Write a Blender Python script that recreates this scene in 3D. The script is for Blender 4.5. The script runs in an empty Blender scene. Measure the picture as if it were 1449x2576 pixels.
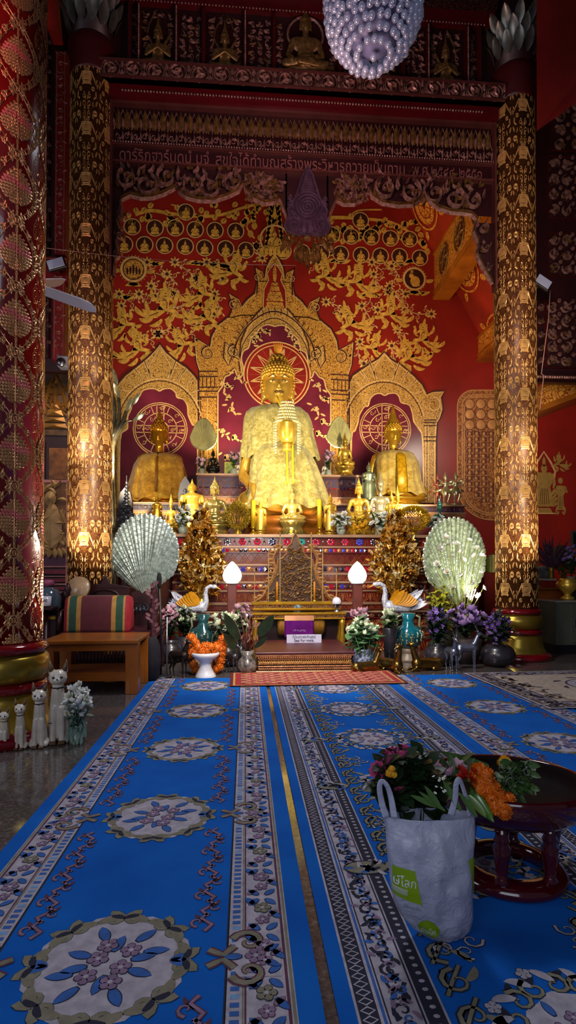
import bpy, math, random
from mathutils import Vector, Matrix
from math import sin, cos, pi, tau, radians, sqrt, atan2
R = random.Random(7)
scene = bpy.context.scene
COL = scene.collection
# ------------------------------------------------------------------ camera model (metres, X right, Y into the hall)
FP, HC = 1430.0, 1.1
PSI = math.atan(106.5 / FP); TH = radians(1.0)
def P(px, py, Y):
    """point of the hall at depth Y seen at photo position px, py"""
    x = (px - 724.5) / FP; u = -(py - 1410.0) / FP
    y = cos(TH) - u * sin(TH); z = sin(TH) + u * cos(TH)
    X = x * cos(PSI) + y * sin(PSI); Yd = -x * sin(PSI) + y * cos(PSI)
    k = Y / Yd
    return Vector((X * k, Y, HC + z * k))
def G(px, py, z=0.0):
    x = (px - 724.5) / FP; u = -(py - 1410.0) / FP
    y = cos(TH) - u * sin(TH); zz = sin(TH) + u * cos(TH)
    X = x * cos(PSI) + y * sin(PSI); Yd = -x * sin(PSI) + y * cos(PSI)
    k = (z - HC) / zz
    return Vector((X * k, Yd * k, z))
def S(d, Y): return d * Y / FP
# ------------------------------------------------------------------ materials
MATS = {}
def srgb(c):
    return tuple((x / 12.92 if x <= .04045 else ((x + .055) / 1.055) ** 2.4) for x in c)
def C(h):
    h = h.lstrip('#'); return srgb(tuple(int(h[i:i + 2], 16) / 255 for i in (0, 2, 4))) + (1.0,)
class NT:
    def __init__(s, name):
        s.m = bpy.data.materials.new(name); s.m.use_nodes = True
        s.t = s.m.node_tree; s.b = s.t.nodes['Principled BSDF']
    def n(s, ty, **k):
        o = s.t.nodes.new(ty)
        for a, v in k.items(): setattr(o, a, v)
        return o
    def l(s, a, b): s.t.links.new(a, b)
    def coord(s, scale=1.0, kind='Object'):
        tc = s.n('ShaderNodeTexCoord'); mp = s.n('ShaderNodeMapping')
        s.l(tc.outputs[kind], mp.inputs[0])
        mp.inputs['Scale'].default_value = (scale,) * 3 if not isinstance(scale, tuple) else scale
        return mp.outputs[0]
    def noise(s, co, sc, det=3, rough=.5, dist=0.0):
        o = s.n('ShaderNodeTexNoise'); s.l(co, o.inputs['Vector'])
        o.inputs['Scale'].default_value = sc; o.inputs['Detail'].default_value = det
        o.inputs['Roughness'].default_value = rough; o.inputs['Distortion'].default_value = dist
        return o.outputs['Fac']
    def vor(s, co, sc, feat='F1', out='Distance', rnd=1.0):
        o = s.n('ShaderNodeTexVoronoi'); o.feature = feat; s.l(co, o.inputs['Vector'])
        o.inputs['Scale'].default_value = sc; o.inputs['Randomness'].default_value = rnd
        return o.outputs[out]
    def ramp(s, fac, stops, interp='LINEAR'):
        o = s.n('ShaderNodeValToRGB'); o.color_ramp.interpolation = interp
        e = o.color_ramp.elements
        while len(e) < len(stops): e.new(.5)
        for i, (p, c) in enumerate(stops):
            e[i].position = p; e[i].color = c
        s.l(fac, o.inputs[0]); return o.outputs[0]
    def bump(s, fac, st=.3, d=.01):
        o = s.n('ShaderNodeBump'); o.inputs['Strength'].default_value = st; o.inputs['Distance'].default_value = d
        s.l(fac, o.inputs['Height']); s.l(o.outputs[0], s.b.inputs['Normal'])
    def set(s, col=None, rough=.5, metal=0.0, spec=None, emit=None, es=0, coat=0, trans=0, alpha=None, sheen=0):
        b = s.b.inputs
        if col is not None:
            if hasattr(col, 'links'): s.l(col, b['Base Color'])
            else: b['Base Color'].default_value = col
        b['Roughness'].default_value = rough; b['Metallic'].default_value = metal
        if spec is not None: b['Specular IOR Level'].default_value = spec
        if emit is not None: b['Emission Color'].default_value = emit; b['Emission Strength'].default_value = es
        b['Coat Weight'].default_value = coat; b['Transmission Weight'].default_value = trans
        b['Sheen Weight'].default_value = sheen
        if alpha is not None: b['Alpha'].default_value = alpha
        return s.m
def mat(key, col, rough=.5, metal=0.0, var=.12, vs=6.0, bump=0.0, bs=40.0, **k):
    """paint, lacquer, cloth ...: base colour with soft procedural variation"""
    if key in MATS: return MATS[key]
    n = NT(key); c = C(col) if isinstance(col, str) else col
    co = n.coord()
    f = n.noise(co, vs, 4)
    lo = tuple(x * (1 - var * 2) for x in c[:3]) + (1,); hi = tuple(min(1, x * (1 + var * 1.4)) for x in c[:3]) + (1,)
    cc = n.ramp(f, [(.3, lo), (.7, hi)])
    if bump: n.bump(n.noise(co, bs, 5), bump, .01)
    MATS[key] = n.set(cc, rough, metal, **k); return MATS[key]
def filigree(key, gold, dark, sc=22, thr=.11, metal=.55, rough=.38, bs=.25):
    """gold leaf engraved with dark curling lines"""
    if key in MATS: return MATS[key]
    n = NT(key); co = n.coord()
    w = n.n('ShaderNodeTexNoise'); n.l(co, w.inputs['Vector']); w.inputs['Scale'].default_value = sc * .35; w.inputs['Detail'].default_value = 2
    mx = n.n('ShaderNodeMix', data_type='RGBA', blend_type='LINEAR_LIGHT'); mx.inputs[0].default_value = .16
    n.l(co, mx.inputs[6]); n.l(w.outputs['Color'], mx.inputs[7])
    a = n.vor(mx.outputs[2], sc, 'DISTANCE_TO_EDGE'); b = n.vor(mx.outputs[2], sc * 2.1, 'F1')
    ra = n.ramp(a, [(0, (0, 0, 0, 1)), (thr, (0, 0, 0, 1)), (thr + .05, (1, 1, 1, 1))])
    rb = n.ramp(b, [(.16, (0, 0, 0, 1)), (.24, (1, 1, 1, 1)), (.8, (1, 1, 1, 1))])
    mu = n.n('ShaderNodeMath', operation='MULTIPLY'); n.l(ra, mu.inputs[0]); n.l(rb, mu.inputs[1])
    cc = n.ramp(mu.outputs[0], [(0, C(dark)), (1, C(gold))])
    n.bump(mu.outputs[0], bs, .01)
    mm = n.n('ShaderNodeMath', operation='MULTIPLY'); n.l(mu.outputs[0], mm.inputs[0]); mm.inputs[1].default_value = metal
    m = n.set(cc, rough, 0); n.l(mm.outputs[0], n.b.inputs['Metallic'])
    MATS[key] = m; return m
def glow(key, col, st):
    if key in MATS: return MATS[key]
    n = NT(key); MATS[key] = n.set(C(col), .4, 0, emit=C(col), es=st); return MATS[key]
# ------------------------------------------------------------------ objects
def tag(o, label=None, cat=None, group=None, kind=None):
    if label: o['label'] = label
    if cat: o['category'] = cat
    if group: o['group'] = group
    if kind: o['kind'] = kind
    return o
def thing(name, label, cat, loc=(0, 0, 0), rz=0.0, group=None, scale=1.0):
    o = bpy.data.objects.new(name, None); COL.objects.link(o); o.empty_display_size = .1
    o.location = loc; o.rotation_euler = (0, 0, rz); o.scale = (scale,) * 3
    return tag(o, label, cat, group)
KIDS = {}
def subpart(o, part):
    if o.parent is not None and o in KIDS.get(o.parent.name, []): KIDS[o.parent.name].remove(o)
    o.parent = part; KIDS.setdefault(part.name, []).append(o); return o
def link(o, parent=None):
    COL.objects.link(o)
    if parent is not None:
        o.parent = parent; KIDS.setdefault(parent.name, []).append(o)
    return o
def copy_tree(o, loc=None, rz=None, scale=None, label=None, group=None):
    c = o.copy(); COL.objects.link(c)
    for k in KIDS.get(o.name, []):
        d = k.copy(); link(d, c)
        for g in KIDS.get(k.name, []):
            e = g.copy(); link(e, d)
    if loc is not None: c.location = loc
    if rz is not None: c.rotation_euler = (0, 0, rz)
    if scale is not None: c.scale = (scale,) * 3 if not isinstance(scale, tuple) else scale
    if label: c['label'] = label
    if group: c['group'] = group
    return c
def mesh_obj(name, me, parent=None, loc=None):
    o = bpy.data.objects.new(name, me); link(o, parent)
    if loc is not None: o.location = loc
    return o
def frame(d):
    d = d.normalized(); a = Vector((0, 0, 1)) if abs(d.z) < .95 else Vector((1, 0, 0))
    x = a.cross(d).normalized(); return x, d.cross(x)
class MB:
    def __init__(s): s.v = []; s.f = []; s.m = []; s.s = []; s.M = None
    def add(s, vs, fs, m=0, sm=True):
        b = len(s.v)
        for p in vs:
            p = Vector(p)
            if s.M is not None: p = s.M @ p
            s.v.append(p)
        for f in fs: s.f.append([b + i for i in f]); s.m.append(m); s.s.append(sm)
        return s
    def box(s, c, d, m=0, rz=0, bev=0.0):
        x, y, z = d[0] / 2, d[1] / 2, d[2] / 2
        if bev > 0:
            b = min(bev, x * .9, y * .9, z * .9); vs = []
            for (sx, sy, sz) in [(a, b_, c_) for a in (-1, 1) for b_ in (-1, 1) for c_ in (-1, 1)]:
                vs += [(sx * (x - b), sy * (y - b), sz * z), (sx * (x - b), sy * y, sz * (z - b)), (sx * x, sy * (y - b), sz * (z - b))]
            I = lambda sx, sy, sz, k: ((0 if sx < 0 else 4) + (0 if sy < 0 else 2) + (0 if sz < 0 else 1)) * 3 + k
            fs = []
            for q in (-1, 1):
                fs.append([I(-1, -1, q, 0), I(1, -1, q, 0), I(1, 1, q, 0), I(-1, 1, q, 0)][::q])
                fs.append([I(-1, q, -1, 1), I(-1, q, 1, 1), I(1, q, 1, 1), I(1, q, -1, 1)][::q])
                fs.append([I(q, -1, -1, 2), I(q, 1, -1, 2), I(q, 1, 1, 2), I(q, -1, 1, 2)][::q])
            for a in (-1, 1):
                for b2 in (-1, 1):
                    fs.append([I(-1, a, b2, 0), I(1, a, b2, 0), I(1, a, b2, 1), I(-1, a, b2, 1)])
                    fs.append([I(a, -1, b2, 0), I(a, 1, b2, 0), I(a, 1, b2, 2), I(a, -1, b2, 2)])
                    fs.append([I(a, b2, -1, 1), I(a, b2, 1, 1), I(a, b2, 1, 2), I(a, b2, -1, 2)])
                    for c2 in (-1, 1): fs.append([I(a, b2, c2, 0), I(a, b2, c2, 1), I(a, b2, c2, 2)])
        else:
            vs = [(i, j, k) for i in (-x, x) for j in (-y, y) for k in (-z, z)]
            fs = [(0, 1, 3, 2), (4, 6, 7, 5), (0, 4, 5, 1), (2, 3, 7, 6), (0, 2, 6, 4), (1, 5, 7, 3)]
        ca, sa = cos(rz), sin(rz)
        vs = [(c[0] + p[0] * ca - p[1] * sa, c[1] + p[0] * sa + p[1] * ca, c[2] + p[2]) for p in vs]
        return s.add(vs, fs, m, False)
    def lathe(s, prof, c=(0, 0, 0), n=24, m=0, sx=1, sy=1, sm=True, wob=None):
        vs = []; fs = []
        for (r, z) in prof:
            for i in range(n):
                a = tau * i / n; k = 1 if wob is None else wob(a, z)
                vs.append((c[0] + r * sx * k * cos(a), c[1] + r * sy * k * sin(a), c[2] + z))
        for j in range(len(prof) - 1):
            for i in range(n):
                fs.append((j * n + i, j * n + (i + 1) % n, (j + 1) * n + (i + 1) % n, (j + 1) * n + i))
        if prof[0][0] > 1e-5: fs.append(tuple(range(n))[::-1])
        if prof[-1][0] > 1e-5: fs.append(tuple((len(prof) - 1) * n + i for i in range(n)))
        return s.add(vs, fs, m, sm)
    def tube(s, pts, rad, n=8, m=0, cap=True, flat=1.0, up=None):
        pts = [Vector(p) for p in pts]; k = len(pts)
        rs = rad if isinstance(rad, (list, tuple)) else [rad] * k
        vs = []; fs = []; px = None
        for i, p in enumerate(pts):
            d = (pts[min(i + 1, k - 1)] - pts[max(i - 1, 0)])
            if d.length < 1e-9: d = Vector((0, 0, 1))
            d.normalize()
            if px is None: px = frame(d)[0] if up is None else Vector(up).cross(d).normalized()
            px = (px - d * px.dot(d)); px = px.normalized() if px.length > 1e-6 else frame(d)[0]
            py = d.cross(px)
            for j in range(n):
                a = tau * j / n; vs.append(p + px * (rs[i] * cos(a)) + py * (rs[i] * flat * sin(a)))
        for i in range(k - 1):
            for j in range(n): fs.append((i * n + j, i * n + (j + 1) % n, (i + 1) * n + (j + 1) % n, (i + 1) * n + j))
        if cap: fs.append(tuple(range(n))[::-1]); fs.append(tuple((k - 1) * n + j for j in range(n)))
        return s.add(vs, fs, m)
    def ball(s, c, r, m=0, n=10, k=6):
        r = (r, r, r) if not isinstance(r, (tuple, list)) else r
        vs = [(c[0], c[1], c[2] - r[2])]; fs = []
        for j in range(1, k):
            t = pi * j / k - pi / 2
            for i in range(n):
                a = tau * i / n; vs.append((c[0] + r[0] * cos(t) * cos(a), c[1] + r[1] * cos(t) * sin(a), c[2] + r[2] * sin(t)))
        vs.append((c[0], c[1], c[2] + r[2])); L = len(vs) - 1
        for i in range(n):
            fs.append((0, 1 + (i + 1) % n, 1 + i)); fs.append((L, L - n + i, L - n + (i + 1) % n))
        for j in range(k - 2):
            for i in range(n): fs.append((1 + j * n + i, 1 + j * n + (i + 1) % n, 1 + (j + 1) * n + (i + 1) % n, 1 + (j + 1) * n + i))
        return s.add(vs, fs, m)
    def cap(s, a, b, ra, rb, n=10, m=0):
        """closed capsule"""
        a, b = Vector(a), Vector(b); d = (b - a).normalized() if (b - a).length > 1e-6 else Vector((0, 0, 1))
        pts = []; rs = []
        for t in (-90, -60, -30, 0): pts.append(a + d * (ra * sin(radians(t)))); rs.append(max(1e-4, ra * cos(radians(t))))
        for t in (0, 30, 60, 90): pts.append(b + d * (rb * sin(radians(t)))); rs.append(max(1e-4, rb * cos(radians(t))))
        return s.tube(pts, rs, n, m)
    def leaf(s, base, d, L, W, m=0, up=(0, 0, 1), bend=0.0, cup=.15, n=5, tip=1.0):
        d = Vector(d).normalized(); up = Vector(up); sd = d.cross(up)
        sd = sd.normalized() if sd.length > 1e-5 else frame(d)[0]; nr = sd.cross(d).normalized(); base = Vector(base)
        vs = []; fs = []
        for i in range(n + 1):
            t = i / n; w = W * .5 * (sin(pi * min(1, t * .9 + .08)) ** .8 if tip else 1) * (1 if t < 1 else .05)
            c = base + d * (L * t) + nr * (bend * L * t * t)
            vs += [c - sd * w + nr * (cup * w), c, c + sd * w + nr * (cup * w)]
        for i in range(n):
            a = i * 3; fs += [(a, a + 1, a + 4, a + 3), (a + 1, a + 2, a + 5, a + 4)]
        return s.add(vs, fs, m)
    def ext(s, poly, h0, h1, fn, m=0, sm=False):
        """closed prism over a 2D outline; fn(u, v, h)"""
        n = len(poly); vs = [fn(u, v, h0) for u, v in poly] + [fn(u, v, h1) for u, v in poly]
        fs = [tuple(range(n))[::-1], tuple(range(n, 2 * n))] + [(i, (i + 1) % n, n + (i + 1) % n, n + i) for i in range(n)]
        return s.add(vs, fs, m, sm)
    def build(s, name, mats, parent=None, world=False, loc=None, smooth=None):
        me = bpy.data.meshes.new(name); vs = s.v
        if world and parent is not None:
            iv = Matrix.LocRotScale(parent.location, parent.rotation_euler, parent.scale).inverted(); vs = [iv @ v for v in vs]
        if loc is not None and parent is None: L = Vector(loc); vs = [v - L for v in vs]
        me.from_pydata([tuple(v) for v in vs], [], s.f)
        mats = mats if isinstance(mats, (list, tuple)) else [mats]
        for q in mats: me.materials.append(q)
        me.polygons.foreach_set('material_index', s.m)
        me.polygons.foreach_set('use_smooth', s.s if smooth is None else [smooth] * len(s.f)); me.update()
        return mesh_obj(name, me, parent, loc if parent is None else None)
def blob(name, mb, mats, parent=None, voxel=.01, sm=4, fac=.5, world=False, dec=0):
    """fuse closed shapes into one continuous skin"""
    o = mb.build('tmp', mats, None)
    r = o.modifiers.new('r', 'REMESH'); r.mode = 'VOXEL'; r.voxel_size = voxel; r.use_smooth_shade = True
    if sm: q = o.modifiers.new('s', 'SMOOTH'); q.iterations = sm; q.factor = fac
    if dec: q = o.modifiers.new('d', 'DECIMATE'); q.ratio = dec
    dg = bpy.context.evaluated_depsgraph_get(); dg.update()
    me = bpy.data.meshes.new_from_object(o.evaluated_get(dg)); me.name = name
    om = o.data; bpy.data.objects.remove(o); bpy.data.meshes.remove(om)
    if world and parent is not None:
        me.transform(Matrix.LocRotScale(parent.location, parent.rotation_euler, parent.scale).inverted())
    if not me.materials:
        me.materials.append(mats if not isinstance(mats, (list, tuple)) else mats[0])
    return mesh_obj(name, me, parent)
# ------------------------------------------------------------------ flat and carved ornament drawn in 2D (u, v, height)
class Pat:
    def __init__(s): s.v = []; s.f = []; s.m = []
    def _a(s, vs, fs, m):
        b = len(s.v); s.v += vs; s.f += [[b + i for i in f] for f in fs]; s.m += [m] * len(fs); return s
    def stroke(s, pts, w, m=0, h=0.0, lay=0.0, closed=False, taper=0):
        n = len(pts)
        if n < 2: return s
        vs = []; fs = []
        for i, (x, y) in enumerate(pts):
            a = pts[(i - 1) % n] if (closed or i > 0) else pts[i]; b = pts[(i + 1) % n] if (closed or i < n - 1) else pts[i]
            dx, dy = b[0] - a[0], b[1] - a[1]; L = math.hypot(dx, dy) or 1
            t = i / (n - 1); ww = (w(t) if callable(w) else w) / 2
            if taper == 1: ww *= max(.08, 1 - t)
            if taper == 2: ww *= max(.08, sin(pi * t) ** .7)
            nx, ny = -dy / L * ww, dx / L * ww
            if h: vs += [(x + nx, y + ny, lay), (x, y, lay + h), (x - nx, y - ny, lay)]
            else: vs += [(x + nx, y + ny, lay), (x - nx, y - ny, lay)]
        k = 3 if h else 2; N = n if closed else n - 1
        for i in range(N):
            a = i * k; b = ((i + 1) % n) * k
            if h: fs += [(a, a + 1, b + 1, b), (a + 1, a + 2, b + 2, b + 1)]
            else: fs += [(a, a + 1, b + 1, b)]
        return s._a(vs, fs, m)
    def poly(s, pts, m=0, h=0.0, lay=0.0):
        n = len(pts)
        if not h: return s._a([(x, y, lay) for x, y in pts], [tuple(range(n))], m)
        cx = sum(p[0] for p in pts) / n; cy = sum(p[1] for p in pts) / n
        return s._a([(x, y, lay) for x, y in pts] + [(cx, cy, lay + h)], [(i, (i + 1) % n, n) for i in range(n)], m)
    def disc(s, x, y, r, m=0, h=0.0, lay=0.0, n=14, ry=None):
        ry = ry or r; return s.poly([(x + r * cos(tau * i / n), y + ry * sin(tau * i / n)) for i in range(n)], m, h, lay)
    def ring(s, x, y, r, w, m=0, h=0.0, lay=0.0, n=24, ry=None):
        ry = ry or r; return s.stroke([(x + r * cos(tau * i / n), y + ry * sin(tau * i / n)) for i in range(n)], w, m, h, lay, True)
    def leaf(s, x, y, a, L, W, m=0, h=0.0, lay=0.0, bend=0.0, n=6):
        pts = []; cx, cy, aa = x, y, a; st = L / n
        for i in range(n + 1):
            pts.append((cx, cy)); cx += st * cos(aa); cy += st * sin(aa); aa += bend / n
        return s.stroke(pts, lambda t: W * (sin(pi * (t * .88 + .1)) ** .8) * (1 if t < .97 else .1), m, h, lay)
    def spiral(s, x, y, r, a, turns, d, w, m=0, h=0.0, lay=0.0, n=None, tip=.3):
        n = n or max(8, int(turns * 12)); pts = []
        for i in range(n + 1):
            t = i / n; rr = r * (1 - t * .86); aa = a + d * tau * turns * t
            pts.append((x + rr * cos(aa), y + rr * sin(aa)))
        return s.stroke(pts, lambda t: w * (1 - t * (1 - tip)), m, h, lay)
    def flower(s, x, y, r, k=5, m=0, mc=1, h=0.0, lay=0.0, a0=0.0, dl=.0004):
        for i in range(k):
            a = a0 + tau * i / k; s.disc(x + .58 * r * cos(a), y + .58 * r * sin(a), .42 * r, m, h, lay, 7)
        return s.disc(x, y, .26 * r, mc, h, lay + dl, 6)
    def add(s, q, x=0, y=0, sc=1.0, a=0.0, fx=1, m=None, sy=None, hs=1.0, dl=0.0):
        ca, sa = cos(a), sin(a); b = len(s.v); sy = sy or sc
        for (u, v, h) in q.v:
            u, v = u * sc * fx, v * sy; s.v.append((x + u * ca - v * sa, y + u * sa + v * ca, h * hs + dl))
        s.f += [[b + i for i in f] for f in q.f]; s.m += (q.m if m is None else [m] * len(q.f)); return s
    def mapped(s, fn):
        q = Pat(); q.f = s.f; q.m = s.m; q.v = [fn(*v) for v in s.v]; return q
    def build(s, name, mats, fn, parent=None, smooth=False):
        mb = MB(); mb.v = [Vector(fn(*v)) for v in s.v]; mb.f = s.f; mb.m = s.m; mb.s = [smooth] * len(s.f)
        return mb.build(name, mats, parent, world=parent is not None)
def kranok(h=.0, m=0):
    """one flame scroll, about one unit tall from the origin"""
    p = Pat()
    p.spiral(.12, .3, .24, pi, 1.15, -1, .13, m, h)
    p.leaf(-.1, .25, 1.75, .85, .26, m, h, 0, -.9); p.leaf(-.08, .1, 2.4, .45, .16, m, h, 0, -1.4)
    p.leaf(.3, .42, .9, .38, .15, m, h, 0, 1.2); p.leaf(.02, .0, .2, .4, .14, m, h, 0, 1.3)
    return p
def vine(p, pts, r, w, m=0, h=.0, lay=0.0, leaf=1, rr=None):
    """running vine: a stem through pts with spirals and leaves thrown to alternate sides"""
    rr = rr or R
    p.stroke(pts, w, m, h, lay)
    for i in range(1, len(pts) - 1):
        x, y = pts[i]; dx = pts[i + 1][0] - pts[i - 1][0]; dy = pts[i + 1][1] - pts[i - 1][1]; a = atan2(dy, dx); sd = 1 if i % 2 else -1
        nx, ny = -sin(a) * sd, cos(a) * sd
        p.spiral(x + nx * r, y + ny * r, r * .75, atan2(-ny, -nx), 1.2, sd, w * .9, m, h, lay, 10)
        if leaf:
            p.leaf(x + nx * r * 1.7, y + ny * r * 1.7, a + sd * 1.2, r * 1.1, r * .45, m, h, lay, -sd * .8, 4)
            p.leaf(x, y, a - sd * .9, r * 1.2, r * .5, m, h, lay, sd, 4)
def text(body, size, ext, m, parent, mtx, name='lettering', align='CENTER', wfit=None, shear=0.0):
    cu = bpy.data.curves.new(name, 'FONT'); cu.body = body; cu.size = size; cu.extrude = ext; cu.align_x = align; cu.align_y = 'CENTER'; cu.shear = shear
    o = bpy.data.objects.new(name, cu); COL.objects.link(o)
    dg = bpy.context.evaluated_depsgraph_get(); dg.update()
    me = bpy.data.meshes.new_from_object(o.evaluated_get(dg)); bpy.data.objects.remove(o); bpy.data.curves.remove(cu)
    me.name = name
    if wfit and len(me.vertices):
        xs = [v.co.x for v in me.vertices]; k = wfit / (max(xs) - min(xs)); cx = (max(xs) + min(xs)) / 2
        for v in me.vertices: v.co.x = (v.co.x - cx) * k
    if parent is not None:
        mtx = Matrix.LocRotScale(parent.location, parent.rotation_euler, parent.scale).inverted() @ mtx
    me.transform(mtx); me.materials.clear(); me.materials.append(m)
    return mesh_obj(name, me, parent)
def facing(loc, rz=0.0, tilt=0.0):
    """text standing upright facing the camera side (-Y)"""
    return Matrix.Translation(Vector(loc)) @ Matrix.Rotation(rz, 4, 'Z') @ Matrix.Rotation(pi / 2 - tilt, 4, 'X')
# shared materials
gold = mat('polished gold', '#e0ac34', .26, .72, .12, 8, .12, 25)
goldp = mat('bright gold', '#f2c44c', .3, .6, .1, 10, .1, 30)
brass = mat('brass green gold', '#a98c34', .28, .8, .1, 3, .06, 12)
oldgold = mat('carved old gold', '#946e3c', .35, .6, .3, 20, .2, 60)
oldpink = mat('carved dull gilt', '#b08074', .35, .5, .3, 20, .2, 60)
mgold = mat('mural gold leaf', '#e2ac4c', .42, .25, .2, 6, .08, 30)
mpink = mat('mural pale gold outline', '#f0c27e', .45, .35, .12, 8)
mdark = mat('mural dark line', '#3a0f0c', .6, 0, .1)
mred = mat('mural red lacquer', '#8a1c14', .42, 0, .12, 1.2, .03, 12)
mpurp = mat('niche plum lacquer', '#6a2236', .25, 0, .15, 1.5)
dred = mat('dark red lacquer', '#45080a', .4, 0, .15, 3, .04, 20)
dred2 = mat('deep maroon lacquer', '#2c0508', .45, 0, .15, 4)
lac = mat('glossy maroon enamel', '#6e0a14', .12, 0, .08, 4, coat=.6)
white = mat('white glaze', '#e6e6ec', .18, 0, .05, 5, coat=.4)
silver = mat('silver metal', '#b9bcc4', .3, 1.0, .12, 10, .15, 40)
dkwood = mat('dark carved wood', '#2e0f14', .38, 0, .2, 8, .1, 40)
orwood = mat('orange varnished wood', '#9a5614', .3, 0, .15, 3, .05, 20, coat=.2)
green = mat('leaf green', '#3b5a26', .5, 0, .25, 12)
dgreen = mat('dark leaf green', '#1c3018', .45, 0, .25, 12)
whitep = mat('white petals', '#f2f4ea', .5, 0, .08, 14)
# ================================================================== SETTING
YB = 13.3   # mural wall
YG = 6.95   # gate and gilt columns
def fl(name, verts, m, kind='structure'):
    mb = MB(); mb.add(verts, [tuple(range(len(verts)))], 0, False); o = mb.build(name, m); o['kind'] = kind; return o
n = NT('polished granite floor'); co = n.coord()
br = n.n('ShaderNodeTexBrick'); n.l(co, br.inputs['Vector']); br.inputs['Scale'].default_value = 1.6; br.offset = 0; br.inputs['Brick Width'].default_value = 1; br.inputs['Row Height'].default_value = 1
br.inputs['Mortar Size'].default_value = .004; br.inputs['Color1'].default_value = (1, 1, 1, 1); br.inputs['Color2'].default_value = (.82, .82, .82, 1); br.inputs['Mortar'].default_value = (.35, .35, .35, 1)
g = n.ramp(n.noise(co, 45, 5, .7), [(.3, C('#3a3330')), (.55, C('#5c5350')), (.75, C('#8a807c'))])
mx = n.n('ShaderNodeMix', data_type='RGBA', blend_type='MULTIPLY'); mx.inputs[0].default_value = 1; n.l(g, mx.inputs[6]); n.l(br.outputs['Color'], mx.inputs[7])
floor_m = n.set(mx.outputs[2], .09, 0, spec=.6)
XL, XR = -9.5, 9.5
fl('floor', [(XL, -4, 0), (XR, -4, 0), (XR, YB, 0), (XL, YB, 0)], floor_m)
fl('ceiling', [(XL, -4, 11), (XL, YB, 11), (XR, YB, 11), (XR, -4, 11)], dred)
fl('wall_back', [(XL, YB, 0), (XR, YB, 0), (XR, YB, 11), (XL, YB, 11)], mred)
fl('wall_left', [(XL, -4, 0), (XL, YB, 0), (XL, YB, 11), (XL, -4, 11)], dred)
fl('wall_right', [(XR, YB, 0), (XR, -4, 0), (XR, -4, 11), (XR, YB, 11)], dred)
# ------------------------------------------------------------------ inclined roof lining and purlins right of the mural
rfm = mat('red roof lining', '#8e2210', .45, 0, .15, 2)
orc = filigree('orange gilt roof', '#dc9638', '#8a3c14', 14, .05, .1)
a = P(1005, 480, YB); b = P(1262, 940, YB)
mb = MB(); mb.add([a, b, Vector((b.x, YG + .3, b.z)), Vector((a.x, YG + .3, a.z))], [(0, 1, 2, 3)], 0, False)
rf = mb.build('trim_1', rfm); rf['kind'] = 'structure'
sl = (b - a); SLn = Vector((sl.z, 0, -sl.x)).normalized()
if SLn.z > 0: SLn = -SLn
p = Pat()
for k, (u, v) in enumerate([(.17, .1), (.17, .32), (.52, .13), (.6, .33), (.86, .13), (.9, .4), (.55, .56), (.2, .55)]):
    q = Pat(); q.ring(0, 0, 1, .1, 0); q.disc(0, 0, .78, 0, 0, 0, 20); q.ring(0, 0, .5, .05, 1, 0, .006); q.disc(0, 0, .12, 1, 0, .006)
    for i in range(8): q.stroke([(.15 * cos(i * pi / 4), .15 * sin(i * pi / 4)), (.72 * cos(i * pi / 4), .72 * sin(i * pi / 4))], .03, 1, 0, .006)
    for i in range(4):
        q.leaf(1.1 * cos(pi / 4 + i * pi / 2), 1.1 * sin(pi / 4 + i * pi / 2), pi / 4 + i * pi / 2, .45, .3, 0)
    p.add(q, u * sl.length, v * 6, .5, 0, 1)
p.build('roof_flower', [orc, mred], lambda u, v, h: a + sl.normalized() * u + Vector((0, -v, 0)) + SLn * (.02 + h), rf)
for k, (x0, y0, x1, y1) in enumerate([(1092, 640, 1126, 748), (1203, 850, 1250, 905)]):
    c0 = P(x0, y0, YB); c1 = P(x1, y1, YB); W_, H_ = c1.x - c0.x, c0.z - c1.z; L = YB - YG - .3; xm, zm, ym = (c0.x + c1.x) / 2, (c0.z + c1.z) / 2, YB - L / 2
    mb = MB(); mb.box((xm, ym, zm), (W_, L, H_), 0); mb.box((xm, ym, c1.z - .03), (W_ + .08, L, .08), 1); mb.box((xm, ym, c1.z + .1), (W_ + .05, L, .05), 1); mb.box((xm, ym, c0.z), (W_ + .06, L, .06), 1)
    bm_ = mb.build('trim_%d' % (2 + k), [orc, orwood]); bm_['kind'] = 'structure'
    if k == 0:
        q = Pat()
        for i in range(7):
            v0 = .7 + i * .95
            q.ring(v0, .02, .26, .06, 0, .03, 0, 20, .33); q.disc(v0, .02, .2, 1, .02, 0, 16, .26)
            for j in range(6): q.leaf(v0, .02, j * pi / 3, .2, .1, 0, .03)
        q.build('carved_plate', [oldgold, dred], lambda u, v, h: Vector((c0.x - .01 - h, YB - u, zm + v)), bm_)
# ------------------------------------------------------------------ gate facade over the altar bay
carv = filigree('carved gilt scrollwork ground', '#6b4434', '#1d0406', 26, .1, .5)
gate = thing('carved_gate_lintel', 'dark red carved gate facade with gilded deities and Thai inscription between the two gilt columns', 'carved gate', (0.6, YG, 5.2))
def gz(y, Y=YG): return P(285, y, Y).z
GX0, GX1 = P(281, 400, YG).x, P(1241, 400, YG).x; GW = GX1 - GX0; GCX = (GX0 + GX1) / 2
mb = MB()
def bar(mb, x0, x1, y0, y1, dep, th=.12, m=0): 
    z0, z1 = gz(y1), gz(y0); mb.box(((x0 + x1) / 2, YG - dep / 2 + th / 2, (z0 + z1) / 2), (x1 - x0, dep + th, z1 - z0), m)
bar(mb, GX0, GX1, -330, 415, .0, .1, 0)            # dark backing
bar(mb, GX0 - .02, GX1 + .02, 228, 262, .12, .1, 1)  # red cove
bar(mb, GX0, GX1, 262, 269, .07, .1, 2)
bar(mb, GX0 - .1, GX1 + .06, 186, 230, .2, .1, 3)
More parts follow.
